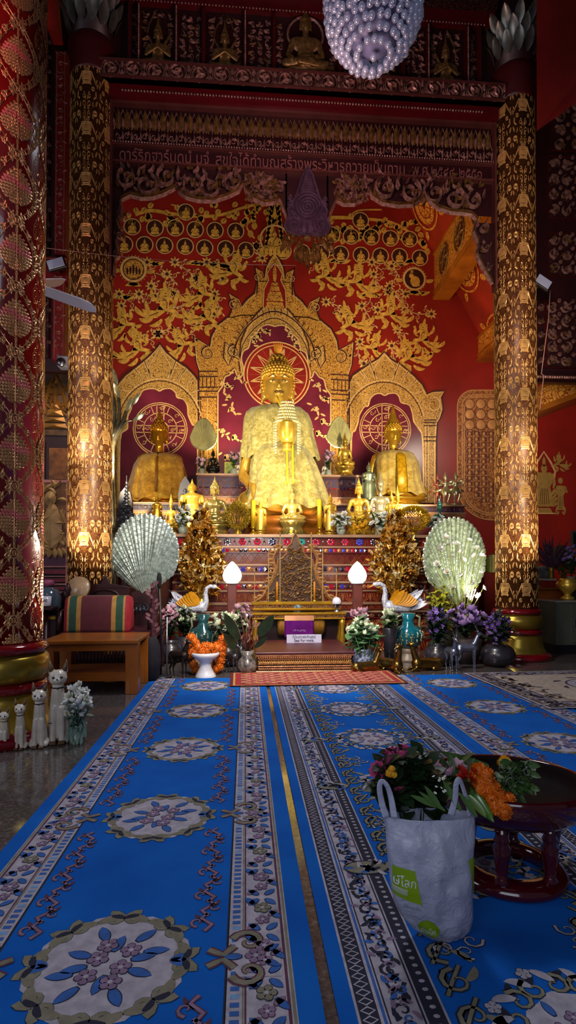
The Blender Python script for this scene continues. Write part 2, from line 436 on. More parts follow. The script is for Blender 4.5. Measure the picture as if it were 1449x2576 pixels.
bar(mb, GX0 - .1, GX1 + .06, 186, 190, .23, .1, 2); bar(mb, GX0 - .1, GX1 + .06, 226, 230, .23, .1, 2)
bar(mb, GX0, GX1, 365, 369, .05, .1, 2); bar(mb, GX0, GX1, 410, 415, .07, .1, 2)
bar(mb, GX0, GX1, -20, -62, .18, .1, 3); bar(mb, GX0, GX1, -22, 12, .1, .1, 1)
for x in (GX0 + .012, GX1 - .012): mb.box((x, YG - .04, (gz(700) + gz(265)) / 2), (.024, .12, gz(265) - gz(700)), 2)
mb.build('facade_frame', [dred2, mat('cove red', '#5a0a12', .3, 0, .1), mat('dull gilt edge', '#6d3a34', .4, .4, .1), carv], gate, True)
gm = [oldpink, oldgold, dred2]
def gfn(dep): return lambda u, v, h: Vector((u, YG - dep - h, v))
# scroll band
p = Pat(); z0 = gz(208); s = .13; k = int((GW + .16) / (s * 2.02)); x = GX0 - .1 + s
for i in range(k + 1):
    xx = GX0 - .1 + s + i * (GW + .16 - 2 * s) / k; d = 1 if i % 2 else -1
    p.spiral(xx, z0, .095, pi / 2 * d, 1.6, d, .022, 0, .02); p.ring(xx, z0, .105, .012, 0, .015, 0, 16)
    p.leaf(xx + s, z0 - .09, pi / 2, .08, .05, 0, .02); p.leaf(xx + s, z0 + .09, -pi / 2, .08, .05, 0, .02)
    for j in range(3): p.leaf(xx, z0, j * 2.1 + i, .07, .04, 0, .025)
p.build('scroll_band', gm, gfn(.2), gate)
# beaded lines
mb = MB()
for (yy, x0, x1, n_, r, dep) in [(247, GX0 + .15, GX1 - .2, 120, .017, .13), (15, GX0 + .15, GX1 - .15, 110, .014, .1), (362, GX0 + .02, GX1 - .02, 150, .014, .05)]:
    for i in range(n_): mb.ball((x0 + (x1 - x0) * i / (n_ - 1), YG - dep, gz(yy)), (r * .9, r * .9, r * (1 if i % 2 else .75)), 0, 6, 4)
mb.build('bead_row', oldpink, gate, True)
# lotus petal bands
p = Pat(); n1 = 44
for i in range(n1):
    x = GX0 + .03 + (GW - .06) * (i + .5) / n1; w = (GW - .06) / n1; zt, zb = gz(280), gz(330)
    p.leaf(x, zb, pi / 2, zt - zb, w * .8, 1, .025, 0, 0); p.stroke([(x - w / 2, zb), (x, zb + (zt - zb) * .7), (x + w / 2, zb)], .012, 0, .012)
    p.stroke([(x - w / 2, zt), (x, zb + (zt - zb) * .35), (x + w / 2, zt)], .01, 0, .012); p.leaf(x - w / 2, zb + .02, pi / 2, (zt - zb) * .5, w * .4, 0, .03)
    zt, zb = gz(334), gz(357); d = 1 if i % 2 else -1; zc = (zt + zb) / 2
    p.spiral(x, zc, .045, 0, 1.3, d, .014, 0, .014); p.leaf(x, zc, 1.2 * d, .06, .03, 0, .02); p.leaf(x + w / 2, zb, pi / 2, zt - zb, .03, 0, .02)
p.build('lotus_petal_band', gm, gfn(.03), gate)
# inscription
ins = mat('inscription gilt', '#8c5450', .5, .2, .1)
zi = (gz(369) + gz(410)) / 2 - .005
text('ดาร์ริฏฺฐาร์บดบํ มูจํ', .2, .004, ins, gate, facing((P(414, 400, YG).x, YG - .012, zi)), wfit=S(228, YG) * .97)
text('สุขใจได้ทำบุญสร้างพระวิหารถวายเป็นทาน', .2, .004, ins, gate, facing((P(783, 400, YG).x, YG - .012, zi)), wfit=S(486, YG))
text('พ.ศ.๒๕๔๘-๒๕๕๑', .2, .004, ins, gate, facing((P(1124, 430, YG).x, YG - .012, zi)), wfit=S(186, YG))
# deity panels
zb, zt = gz(184), gz(22)
fram = MB(); p = Pat()
edges = [330, 353, 440, 452, 508, 520, 612, 622, 684, 694, 712, 828, 848, 856, 915, 925, 1005, 1015, 1068, 1076, 1165, 1176, 1200]
for e in (330, 353, 446, 514, 617, 689, 852, 920, 1010, 1072, 1170, 1199):
    x = P(e, 100, YG).x; fram.box((x, YG - .05, (zb + zt) / 2), (.04, .1, zt - zb), 0)
    if e in (446, 617, 920, 1072, 1170, 353):
        for i in range(34): fram.ball((x, YG - .105, zb + (zt - zb) * (i + .5) / 34), .012, 1, 5, 4)
fram.build('panel_post', [dred, oldpink], gate, True)
def scr_panel(x0, x1, z0, z1, seed, dens=1.0, avoid=None):
    rr = random.Random(seed); nx = max(1, int((x1 - x0) / .085)); nz = max(1, int((z1 - z0) / .085))
    for i in range(nx):
        for j in range(nz):
            x = x0 + (x1 - x0) * (i + .5) / nx; z = z0 + (z1 - z0) * (j + .5) / nz
            if avoid and avoid(x, z): continue
            d = 1 if (i + j) % 2 else -1
            p.spiral(x, z, .036, rr.random() * 6, 1.1, d, .013, 0, .016, 0, 8)
            p.leaf(x, z, rr.random() * 6, .06, .026, rr.choice((0, 0, 1)), .024, 0, d, 4); p.leaf(x, z, rr.random() * 6, .05, .022, 0, .024, 0, d, 4)
big = [(399, 60), (566, 60), (960, 60), (1118, 60)]
for e0, e1, sd in [(336, 348, 1), (453, 509, 2), (624, 684, 3), (856, 915, 4), (1016, 1066, 5), (1178, 1197, 6), (694, 714, 7), (826, 846, 8)]:
    scr_panel(P(e0, 100, YG).x, P(e1, 100, YG).x, zb + .03, zt - .03, sd)
for cx, w in big:
    X = P(cx, 100, YG).x
    scr_panel(X - .2, X + .2, zb + .04, zt - .02, cx, avoid=lambda x, z, X=X: abs(x - X) < .13 * (1 - max(0, (z - zb - .35)) / .5) + .02 and z < zb + .72)
    for sg in (-1, 1): p.stroke([(X + sg * .06, zb + .36), (X + sg * .14, zb + .5), (X + sg * .11, zb + .62), (X + sg * .02, zb + .8)], .03, 1, .03, 0, False, 1)
p.build('carved_foliage', gm, gfn(.01), gate)
def buddha_prims(mb, pray=False, arms='lap'):
    c = mb.cap
    c((-.12, .02, .09), (-.31, -.07, .07), .11, .075); c((.12, .02, .09), (.31, -.07, .07), .11, .075)
    c((.30, -.09, .06), (-.1, -.2, .06), .065, .045); c((-.30, -.09, .06), (.1, -.18, .1), .065, .045)
    mb.ball((0, .03, .13), (.2, .14, .13)); mb.ball((0, .02, .27), (.135, .1, .15)); mb.ball((0, .02, .42), (.18, .11, .13))
    c((-.15, .02, .475), (.15, .02, .475), .065, .065); c((0, .01, .5), (0, -.005, .62), .052, .048)
    if pray:
        for sg in (-1, 1):
            c((sg * .2, .02, .46), (sg * .25, -.04, .26), .055, .045); c((sg * .25, -.04, .26), (sg * .02, -.16, .36), .042, .03); c((sg * .02, -.16, .36), (sg * .012, -.15, .46), .03, .018)
    else:
        c((-.2, .02, .46), (-.27, .04, .25), .055, .047); c((-.27, .04, .25), (-.23, -.14, .15), .043, .032); c((-.23, -.14, .15), (-.22, -.19, .08), .035, .022)
        c((.2, .02, .46), (.27, .04, .25), .055, .047); c((.27, .04, .25), (.06, -.14, .17), .043, .032); c((.06, -.14, .17), (-.05, -.17, .16), .034, .022)
    mb.ball((0, -.01, .72), (.082, .093, .1), 0, 14, 9); mb.ball((0, -.03, .655), (.05, .058, .055), 0, 12, 8); c((0, -.1, .735), (0, -.113, .697), .009, .015, 8); c((-.022, -.098, .655), (.022, -.098, .655), .011, .011, 8)
    for sg in (-1, 1): c((sg * .092, .012, .745), (sg * .09, .012, .635), .013, .015, 8)
def bud_hair(mb, m=0, curls=0, crown=False):
    mb.ball((0, .016, .745), (.094, .098, .1), m, 16, 9); mb.ball((0, 0, .79), (.091, .102, .078), m, 16, 9); mb.ball((0, .01, .86), (.055, .058, .055), m, 12, 7)
    if curls:
        def row(c, r, t, k, lim):
            for i in range(k):
                a = tau * (i + .5 * (int(t * 10) % 2)) / k
                if -sin(a) > lim: continue
                mb.ball((c[0] + r[0] * cos(t) * cos(a), c[1] + r[1] * cos(t) * sin(a), c[2] + r[2] * sin(t)), .0105, m, 6, 4)
        for j in range(7): row((0, 0, .79), (.093, .104, .08), radians(-8 + j * 12), int(curls * cos(radians(j * 11))) + 3, 2)
        for j in range(6): row((0, .016, .745), (.096, .1, .102), radians(-38 + j * 11), curls, .25)
        for j in range(6): row((0, .01, .86), (.056, .059, .057), radians(-5 + j * 15), max(3, int(curls * .6 * cos(radians(j * 14)))), 2)
def flame(mb, z=.9, h=.14, m=0, w=.03):
    mb.lathe([(w * .8, z), (w, z + h * .15), (w * .75, z + h * .4), (w * .35, z + h * .7), (.002, z + h)], (0, .015, 0), 10, m)
    for a in range(6): mb.cap((w * cos(a), .015 + w * sin(a), z), (w * .8 * cos(a), .015 + w * .8 * sin(a), z + h * .45), .008, .003, 6, m)
# relief deities of the frieze
mb = MB(); buddha_prims(mb, True); dm = None
t = thing('tmp', None, None); me_o = blob('deity_relief', mb, oldgold, t, .02, 3); dme = me_o.data
mb = MB(); bud_hair(mb); mb.lathe([(.09, .8), (.07, .84), (.075, .86), (.045, .93), (.02, 1.05), (.002, 1.25)], (0, .01, 0), 10, 0); crm = mb.build('tmp2', oldgold)
for cx, w in big:
    X = P(cx, 100, YG).x
    for me, nm in ((dme, 'deity_relief'), (crm.data, 'pointed_crown')):
        o = mesh_obj(nm, me, gate); o.scale = (.56, .35, .56); o.location = Vector((X, YG - .05, zb + .06)) - gate.location
mb = MB(); buddha_prims(mb); M_ = blob('seated_relief', mb, oldgold, gate, .02, 3); X = P(767, 100, YG).x
M_.scale = (.78, .4, .78); M_.location = Vector((X, YG - .08, zb + .12)) - gate.location
mb = MB(); bud_hair(mb); flame(mb); o = mb.build('hair', oldgold, gate); o.scale = M_.scale; o.location = M_.location
q = Pat(); q.ring(0, .58, .22, .03, 0, .02); q.leaf(-.35, .05, .1, .7, .16, 1, .1)
for i in range(9): q.leaf(-.32 + i * .08, .07, -pi / 2, .12, .09, 1, .04); q.leaf(-.32 + i * .08, .05, pi / 2, .06, .09, 1, .04)
q.build('lotus_throne', gm, lambda u, v, h: Vector((X + u, YG - .06 - h, zb + v)), gate)
for o in (me_o, crm, t): bpy.data.objects.remove(o)
KIDS.pop('tmp', None)
# ------------------------------------------------------------------ scalloped valance and pendant
def vx(px, py): q = P(px, py, YG); return (q.x, q.z)
sc = [(283, 700), (290, 640), (296, 560), (300, 515)]
scallop = [(287, 700), (292, 660), (300, 640), (296, 610), (306, 585), (298, 560), (308, 535), (306, 510), (330, 498), (355, 505), (385, 504), (410, 496), (430, 486), (448, 476), (452, 490), (470, 503), (500, 511), (540, 512), (575, 500), (600, 488), (612, 468), (618, 486), (640, 508), (668, 519), (690, 515), (704, 508), (712, 530), (722, 555)]
rs = [(822, 560), (832, 535), (842, 512), (862, 520), (890, 520), (912, 508), (926, 486), (934, 502), (960, 518), (1000, 524), (1035, 522), (1062, 506), (1070, 498), (1078, 514), (1100, 530), (1130, 540), (1160, 542), (1182, 546), (1196, 560), (1188, 590), (1200, 620), (1196, 650), (1212, 680), (1226, 705), (1236, 720)]
p = Pat()
for e, lx, ly in ((scallop, 283, 415), (rs, 1240, 415)):
    pts = [vx(*q) for q in e]
    # backing: quads from the curve up to the frame corner line
    top = gz(412)
    for i in range(len(pts) - 1):
        a, b = pts[i], pts[i + 1]
        if e is scallop and i < 7 or e is rs and i > 17:
            xw = GX0 if e is scallop else GX1
            p._a([(a[0], a[1], -.03), (b[0], b[1], -.03), (xw, b[1], -.03), (xw, a[1], -.03)], [(0, 1, 2, 3)], 2)
        else: p._a([(a[0], a[1], -.03), (b[0], b[1], -.03), (b[0], top, -.03), (a[0], top, -.03)], [(0, 1, 2, 3)], 2)
    p.stroke(pts, .045, 0, .04)
    p.stroke([(a[0], a[1] + .03) for a in pts], .02, 1, .05)
xa, xb = vx(296, 0)[0], vx(722, 0)[0]
x0_, x1_ = vx(308, 500)[0], vx(722, 500)[0]; q0, q1 = vx(306, 500), vx(1196, 560)
p._a([(GX0, gz(412), -.03), (x0_, gz(412), -.03), (x0_, gz(510), -.03), (GX0, gz(510), -.03)], [(0, 1, 2, 3)], 2)
p._a([(GX1, gz(412), -.03), (q1[0], gz(412), -.03), (q1[0], gz(500), -.03), (GX1, gz(500), -.03)], [(0, 1, 2, 3)], 2)
xm0, xm1 = vx(718, 500)[0], vx(826, 500)[0]
p._a([(xm0, gz(412), -.03), (xm1, gz(412), -.03), (xm1, gz(520), -.03), (xm0, gz(520), -.03)], [(0, 1, 2, 3)], 2)
def bigscroll(x, z, r, d, m=0):
    p.spiral(x, z, r, pi * .5 + d * .5, 1.35, d, r * .34, m, .06); p.leaf(x, z, .4, r * .9, r * .35, 1, .05, 0, d)
    p.leaf(x + d * r * .9, z + r * .3, pi / 2 - d * .5, r * .9, r * .35, m, .05, 0, d * .8); p.leaf(x - d * r * .2, z + r, pi / 2 + d, r * .8, r * .35, m, .05, 0, -d)
    p.leaf(x - d * r, z - r * .2, -pi / 2, r * .7, r * .3, 1, .05, 0, d)
for (px, py, r, d) in [(322, 455, .13, 1), (368, 470, .15, -1), (420, 452, .13, 1), (480, 470, .15, -1), (530, 478, .15, 1), (580, 462, .13, -1), (312, 550, .07, 1), (304, 600, .06, -1), (298, 650, .05, 1),
        (970, 480, .15, 1), (1030, 488, .15, -1), (1090, 492, .15, 1), (1140, 505, .14, -1), (1190, 510, .12, 1), (1212, 580, .07, -1), (1218, 630, .06, 1), (1226, 680, .04, 1)]:
    c = vx(px, py); bigscroll(c[0], c[1], r, d)
rr = random.Random(4)
for (cx0, cx1, y0, y1, nn) in [(622, 705, 445, 505, 46), (840, 922, 452, 510, 46), (300, 610, 425, 490, 60), (930, 1220, 440, 515, 60)]:
    for i in range(nn):
        c = vx(cx0 + rr.random() * (cx1 - cx0), y0 + rr.random() * (y1 - y0)); d = rr.choice((-1, 1))
        if nn == 46: p.spiral(c[0], c[1], .045, rr.random() * 6, 1.2, d, .014, 0, .03, 0, 9); p.disc(c[0] + .03, c[1], .014, 0, .03, 0, 6)
        p.leaf(c[0], c[1], rr.random() * 6, .08, .034, rr.choice((0, 1)), .04, .01, d, 4)
p.build('scalloped_valance', gm, gfn(.03), gate)
pend = mat('pendant purple bronze', '#40293a', .35, .5, .2, 20, .1, 50); pend2 = mat('pendant ridges', '#8a6c84', .35, .7, .15, 20)
mb = MB()
def pp(px, py): c = P(px, py, YG); return (c.x, c.z)
half = [(771, 440), (758, 460), (750, 485), (744, 505), (738, 520), (728, 530), (722, 545), (726, 562), (718, 572), (714, 585), (722, 600), (740, 607), (758, 603), (771, 612)]
out = [pp(*q) for q in half]; cx = out[0][0]; out2 = out + [(2 * cx - x, z) for x, z in out[-2:0:-1]]
mb.ext(out2, .0, .06, lambda u, v, h: Vector((u, YG - .08 - h, v)))
mb.build('pendant_plate', pend, gate, True)
p = Pat(); p.stroke(out2, .025, 0, .03, 0, True); c = pp(771, 538)
r0 = S(32, YG)
p.stroke([(c[0] + r0 * (1 - i / 70) * cos(i * .36), c[1] + r0 * (1 - i / 70) * sin(i * .36)) for i in range(68)], .015, 0, .015)
p.ring(c[0], c[1], r0 * 1.15, .014, 0, .02)
z = c[1] + r0 * 1.2
for i in range(14):
    k = (14 - i) / 14 * .075 + .01; p.stroke([(c[0] - k, z), (c[0] + k, z + .008)], .01, 0, .012); z += .02
for sg in (-1, 1):
    for (dx, dy, r) in [(.16, -.23, .09), (.21, -.12, .05), (.1, -.33, .05), (.22, .03, .035), (.22, .1, .03)]:
        p.spiral(c[0] + sg * dx, c[1] + dy, r, pi / 2, 1.6, sg, .02, 0, .02)
    p.leaf(c[0] + sg * .02, c[1] - .34, pi / 2 - sg * .5, .14, .06, 0, .03, 0, sg)
p.build('pendant_swirl', [pend2], gfn(.142), gate)
p = Pat()
for sg in (-1, 1):
    for i, (dx, dy, r) in enumerate([(.09, .0, .07), (.19, .03, .07), (.27, .0, .05), (.06, -.1, .05)]):
        p.spiral(cx + sg * dx, pp(771, 622)[1] + dy, r, pi / 2, 1.3, -sg, .03, 0, .04); p.leaf(cx + sg * dx, pp(771, 622)[1] + dy, -pi / 2 + sg * .4, .16, .06, 0, .03)
for i in range(5): p.leaf(cx + (i - 2) * .06, pp(771, 640)[1], -pi / 2 + (i - 2) * .1, .26 - abs(i - 2) * .05, .07, 0, .04)
p.disc(cx, pp(771, 612)[1], .05, 0, .05)
p.build('pendant_tassel', [oldgold], gfn(.12), gate)
# ------------------------------------------------------------------ columns
filic = filigree('column gilt filigree', '#8e5a28', '#34100a', 38, .1, .3, .36)
colgold = mat('column gold leaf', '#e2aa62', .3, .42, .12, 5, .06, 20)
coldark = mat('column red ground', '#571410', .28, 0, .12, 4, coat=.3)
colfig = mat('column rose gold line', '#c8685c', .35, .3, .1)
def column_base(t, sc=1.0, plinth=False):
    def tor(z0, z1, r0, r1, m):
        mb = MB(); n_ = 8; zc = (z0 + z1) / 2; hh = (z1 - z0) / 2
        prof = [(r0, z0)] + [(r0 + (r1 - r0) * cos(a), zc + hh * sin(a)) for a in [(-pi / 2 + pi * i / n_) for i in range(n_ + 1)]] + [(r0, z1)]
        prof = [(r * sc, z) for r, z in prof]; return mb.lathe(prof, (0, 0, 0), 48)
    tor(.55, .625, .25, .295, 0).build('red_ring', lac, t)
    b = MB(); b.lathe([(.26 * sc, .37), (.285 * sc, .385), (.305 * sc, .43), (.308 * sc, .48), (.295 * sc, .53), (.265 * sc, .555)], (0, 0, 0), 48); b.build('gold_band', brass, t)
    tor(.3, .375, .26, .3, 0).build('red_ring', lac, t)
    b = MB(); b.lathe([(.35 * sc, .06), (.345 * sc, .09), (.32 * sc, .13), (.302 * sc, .18), (.3 * sc, .25), (.285 * sc, .3), (.26 * sc, .31)], (0, 0, 0), 48); b.build('gold_foot', brass, t)
    b = MB()
    b.lathe([(.41 * sc, 0), (.41 * sc, .045), (.4 * sc, .06), (.36 * sc, .085), (.33 * sc, .09)], (0, 0, 0), 48, 0); b.build('red_plinth', lac, t)
HT = 8.6
def capital(t, r, z0):
    mb = MB(); mb.lathe([(r, z0 - .45), (r * 1.05, z0 - .42), (r * 1.03, z0 - .2), (r * 1.12, z0 - .12), (r * 1.1, z0 - .05), (r, z0)], (0, 0, 0), 40, 0); mb.build('necking', dred, t)
    mb = MB()
    for row, (zz, L, tl) in enumerate([(z0 + .1, .26, .25), (z0 + .24, .26, .4), (z0 + .38, .28, .5)]):
        for i in range(14):
            a = tau * (i + .5 * row) / 14; d = Vector((cos(a) * tl, sin(a) * tl, 1)); mb.leaf((r * .98 * cos(a), r * .98 * sin(a), zz), d, L, .125, 0, Vector((cos(a), sin(a), -.3)), .2, .35, 6)
    mb.build('lotus_petals', mat('petal grey gilt', '#77756a', .3, .7, .2, 10), t)
    mb = MB(); mb.lathe([(r, z0), (r * .95, z0 + 1.4)], (0, 0, 0), 32); mb.build('capital_core', dred2, t)
def gilt_column(px, label):
    c = P(px, 1500, YG); r = .25
    t = thing('gilt_column', label, 'column', (c.x, YG, 0), 0, None)
    column_base(t)
    mb = MB(); mb.lathe([(r, .6), (r, 7.2)], (0, 0, 0), 64); mb.build('shaft', filic, t)
    cell = Pat(); g = 0
    cell.poly([(-.16, .0), (-.2, .05), (-.2, .11), (-.16, .16), (.16, .16), (.2, .11), (.2, .05), (.16, 0)], 1, 0, .001)
    cell.stroke([(-.16, .0), (-.2, .05), (-.2, .11), (-.16, .16), (.16, .16), (.2, .11), (.2, .05), (.16, 0)], .035, 0, .003, .001, True)
    cell.poly([(-.13, .025), (-.16, .055), (-.16, .105), (-.13, .135), (.13, .135), (.16, .105), (.16, .055), (.13, .025)], 0, .002, .002)
    cell.poly([(0, .04), (.07, .08), (0, .12), (-.07, .08)], 1, 0, .006); cell.poly([(0, .055), (.04, .08), (0, .105), (-.04, .08)], 0, 0, .008)
    for v in (-.035, .195): cell.stroke([(-.2, v - .01), (-.12, v), (.12, v), (.2, v - .01)], .035, 0, .003)
    for i in range(-2, 3): cell.leaf(i * .035, .21, pi / 2 - i * .35, .09, .035, 0, .003)
    for sg in (-1, 1):
        cell.ring(sg * .36, .38, .085, .03, 0, .003, 0, 16, .05); cell.ring(sg * .36, .38, .045, .022, 0, .003, 0, 12, .025)
        cell.ring(sg * .27, .86, .06, .024, 0, .003, 0, 14, .035); cell.disc(sg * .27, .86, .025, 0, .003, 0, 8, .016)
        cell.spiral(sg * .11, .34, .08, pi / 2, 1.3, sg, .03, 0, .003); cell.spiral(sg * .12, .55, .09, -pi / 2, 1.2, -sg, .032, 0, .003)
        cell.spiral(sg * .13, .72, .07, pi / 2, 1.2, sg, .03, 0, .003)
        cell.stroke([(sg * .2, .2), (sg * .36, .02)], .03, 0, .003); cell.stroke([(sg * .2, .16), (sg * .42, -.06)], .022, 0, .003)
        for (u, v, a_, L, W) in [(.4, .52, 1.3, .14, .06), (.3, .5, 2.2, .12, .05), (.42, .7, 2.0, .14, .06), (.3, .66, .6, .12, .05), (.44, .2, 1.5, .12, .06), (.3, .27, 2.4, .1, .045), (.4, .98, 1.2, .1, .05), (.05, .44, 1.2, .1, .05), (.06, .63, 1.9, .1, .05), (.45, .88, 1.6, .12, .05), (.16, .93, 1.9, .1, .05)]:
            cell.leaf(sg * u, v, pi / 2 + sg * (a_ - pi / 2), L, W, 0, .003, 0, -sg * .8, 4)
    p = Pat(); k = 6; hh = .6
    for i in range(k):
        for j in range(12): p.add(cell, i, j, 1)
    def fn(u, v, h):
        a = -pi / 2 - .0 + u * tau / k; return Vector((c.x + (r + .0015 + h) * cos(a), YG + (r + .0015 + h) * sin(a), .22 + v * hh if v * hh > .42 else .64))
    p.f = [f for f in p.f if min(p.v[q][1] for q in f) * hh > .42 and max(p.v[q][1] for q in f) * hh < 6.95]
    p.build('gilt_pattern', [colgold, coldark], fn, t)
    capital(t, r, 7.45); return t
gilt_column(225, 'tall gilt patterned column behind the wooden bench, left of the altar')
gilt_column(1300, 'tall gilt patterned column right of the altar beside the orange cabinet')
# near pillar
c = P(5, 1500, 3.95); r = .25
t = thing('red_gold_pillar', 'near red pillar with gold diamond lattice, cats sitting against its base', 'column', (c.x, 3.95, 0))
column_base(t)
mb = MB(); mb.lathe([(r, .6), (r, 7)], (0, 0, 0), 64); mb.build('shaft', mat('pillar red', '#6e100f', .2, 0, .1, 3, coat=.5), t)
cell = Pat(); kr = kranok(.0025)
for sg in (-1, 1):
    for j in range(9):     # lattice band: scrolls marching along the diamond edge
        s_ = (j + .5) / 9; u = sg * (.04 + .42 * sin(pi * s_)); v = s_
        cell.spiral(u, v, .065, pi * s_, 1.3, sg, .032, 0, .002, 0, 9)
        cell.leaf(u, v, pi / 2 + sg * .8, .1, .045, 0, .002, 0, -sg, 4); cell.leaf(u, v, -pi / 2 - sg * .6, .09, .04, 0, .002, 0, sg, 4); cell.leaf(u, v, pi / 2 - sg * 1.6, .07, .04, 0, .002, 0, sg, 4)
    cell.stroke([(sg * (.005 + .36 * sin(pi * i / 16)), i / 16) for i in range(17)], .014, 0, .002)
    cell.stroke([(sg * (.075 + .42 * sin(pi * i / 16)), i / 16) for i in range(17)], .012, 0, .002)
cell.ring(0, 0, .075, .03, 0, .002); cell.ring(0, 0, .035, .018, 0, .002); 
for i in range(8): cell.leaf(.08 * cos(i * pi / 4), .08 * sin(i * pi / 4), i * pi / 4, .08, .05, 0, .002)
for i in range(11):      # teardrop of scrolls inside
    v = .26 + i * .05; w = .29 * sin(pi * ((i + .7) / 11.4) ** .78) ** .9
    for sg in (-1, 1):
        for k_ in range(1 + int(w / .07)):
            u = sg * w * (k_ + .6) / (1 + int(w / .07)); cell.spiral(u, v, .03, i + k_, 1.1, sg, .02, 0, .002, 0, 7); cell.leaf(u, v, pi / 2 - sg * .8, .075, .05, 0, .002, 0, -sg, 4)
    cell.leaf(0, v, pi / 2, .07, .035, 0, .002)
cell.leaf(0, .8, pi / 2, .1, .06, 0, .002); cell.leaf(0, .24, -pi / 2, .1, .06, 0, .002)
fig = Pat()
for sg in (-1, 1):
    fig.spiral(sg * .09, .05, .07, pi / 2, 1.2, -sg, .014, 1, .001); fig.spiral(sg * .06, .2, .055, pi / 2, 1.1, -sg, .014, 1, .001); fig.ring(sg * .1, -.06, .03, .012, 1, .001, 0, 10)
    fig.leaf(0, -.05, -pi / 2 + sg * .6, .12, .03, 1, .001); fig.leaf(0, .25, pi / 2 + sg * .3, .12, .03, 1, .001)
    fig.stroke([(sg * .02, -.1), (sg * .14, -.14), (sg * .17, -.02), (sg * .16, .12), (sg * .09, .2)], .012, 1, .001)
p = Pat(); k = 5; hh = .43
for i in range(k):
    for j in range(15):
        p.add(cell, i, j, 1); p.add(fig, i + .5, j + .47, 1); p.add(fig, i + .5, j + .97, .8)
def fn(u, v, h):
    a = -pi / 2 + radians(38) + u * tau / k; return Vector((c.x + (r + .002 + h) * cos(a), 3.95 + (r + .002 + h) * sin(a), .35 + v * hh))
p.f = [f for f in p.f if min(p.v[q][1] for q in f) * hh > .28]
p.build('gold_lattice', [mat('lattice gold leaf', '#b88454', .3, .5, .12, 5), colfig], fn, t)
# ================================================================== MURAL ON THE BACK WALL
XC = P(691, 900, YB).x
mural = thing('gilded_mural', 'gold leaf mural of arches, seated Buddhas and flying deities on the red back wall', 'mural', (XC, YB, 2.0))
mfil = filigree('mural engraved gold', '#e2aa4c', '#6a2c10', 19, .045, .2, .42)
mfil2 = filigree('mural engraved gold fine', '#e4b45c', '#5c3014', 24, .05, .2, .42)
MM = [mgold, mpink, mdark, mred, mpurp, mfil, mfil2]
GO, PK, DK, RD, PU, FI, FF = range(7)
def mp(px, py): q = P(px, py, YB); return (q.x, q.z)
def wl(u, v, h): return Vector((u, YB - .004 - h, v))
U = YB / FP   # one photo pixel on the wall in metres
def mline(pts): return [mp(*q) for q in pts]
def sym(pts, c=None):
    c = XC if c is None else c; return pts + [(2 * c - x, z) for x, z in pts[::-1]]
def smooth_pts(pts, k=4):
    out = []; n = len(pts)
    for i in range(n - 1):
        p0, p1, p2, p3 = pts[max(i - 1, 0)], pts[i], pts[i + 1], pts[min(i + 2, n - 1)]
        for j in range(k):
            t = j / k
            out.append(tuple(.5 * (2 * p1[d] + (p2[d] - p0[d]) * t + (2 * p0[d] - 5 * p1[d] + 4 * p2[d] - p3[d]) * t * t + (3 * p1[d] - p0[d] - 3 * p2[d] + p3[d]) * t ** 3) for d in (0, 1)))
    return out + [pts[-1]]
# ---- central arch
p = Pat()
tiers = [
 [(500, 1200), (500, 930), (492, 905), (487, 846), (510, 862), (527, 872), (531, 846), (546, 818), (572, 798), (602, 790), (691, 790)],
 [(575, 800), (586, 770), (574, 737), (597, 752), (606, 772), (622, 752), (640, 738), (646, 705), (691, 705)],
 [(646, 740), (648, 706), (641, 672), (656, 682), (664, 700), (668, 672), (678, 652), (691, 636)]]
for k, tr in enumerate(tiers):
    pts = mline(tr); zb_ = pts[0][1]
    p.poly(sym(pts), FI, 0, .002 + k * .003)
    p.stroke(sym(pts), .035, DK, 0, .004 + k * .003); p.stroke(sym([(x + .03, z - .03) for x, z in pts[1:]]), .022, PK, 0, .005 + k * .003)
L = .014
main = [(604, 935), (600, 905), (585, 895), (575, 920), (562, 900), (566, 862), (590, 880), (602, 900), (606, 860), (620, 825), (645, 790), (665, 770), (678, 757), (691, 744)]
o = sym(mline(main)); p.poly(o, FF, 0, L); p.stroke(o, .03, DK, 0, L + .001); p.stroke([(XC + (x - XC) * .95, z - .05) for x, z in o], .02, PK, 0, L + .002)
for j, (f1, f2) in enumerate([(.86, .0), (.8, .0)]):
    arc = [mp(604 + i * 0, 935) for i in ()]
for rr_, ww in ((1.0, .03), (.84, .02)):
    cz = mp(691, 905)[1]; pts = [(XC - .96 * rr_ * cos(a), cz + (1.02 * rr_ + .12 * max(0, sin(a)) ** 6) * sin(a)) for a in [pi * i / 40 for i in range(41)]]; p.stroke(pts, ww, DK, 0, L + .003); p.stroke([(x, z + .03) for x, z in pts], .015, PK, 0, L + .003)
for i in range(1, 22):
    a = pi * i / 22; cz = mp(691, 905)[1]
    x0, z0_, x1, z1 = XC - .98 * cos(a), cz + 1.06 * sin(a), XC - 1.1 * cos(a * .96 + .06), cz + 1.22 * sin(a)
    p.stroke([(x0, z0_), ((x0 + x1) / 2 + .02, (z0_ + z1) / 2), (x1, z1)], .018, DK, 0, L + .004)
for (ax, ay, r, s_) in [(535, 890, .17, 1), (600, 885, .16, 1), (600, 768, .13, 1), (660, 700, .09, 1)]:
    c = mp(ax - 12, ay)
    for sg in (1, -1):
        x = c[0] if sg == 1 else 2 * XC - c[0]; p.spiral(x, c[1], r, pi / 2, 1.5, sg, .025, DK, 0, .018); p.spiral(x, c[1], r * .85, pi / 2, 1.5, sg, .018, PK, 0, .019)
for yy in (935, 948, 975, 985, 1000):
    for sg in (1, -1):
        a, b = mp(500, yy), mp(548, yy); p.stroke([(XC + sg * (a[0] - XC), a[1]), (XC + sg * (b[0] - XC), b[1])], .025, DK, 0, .012)
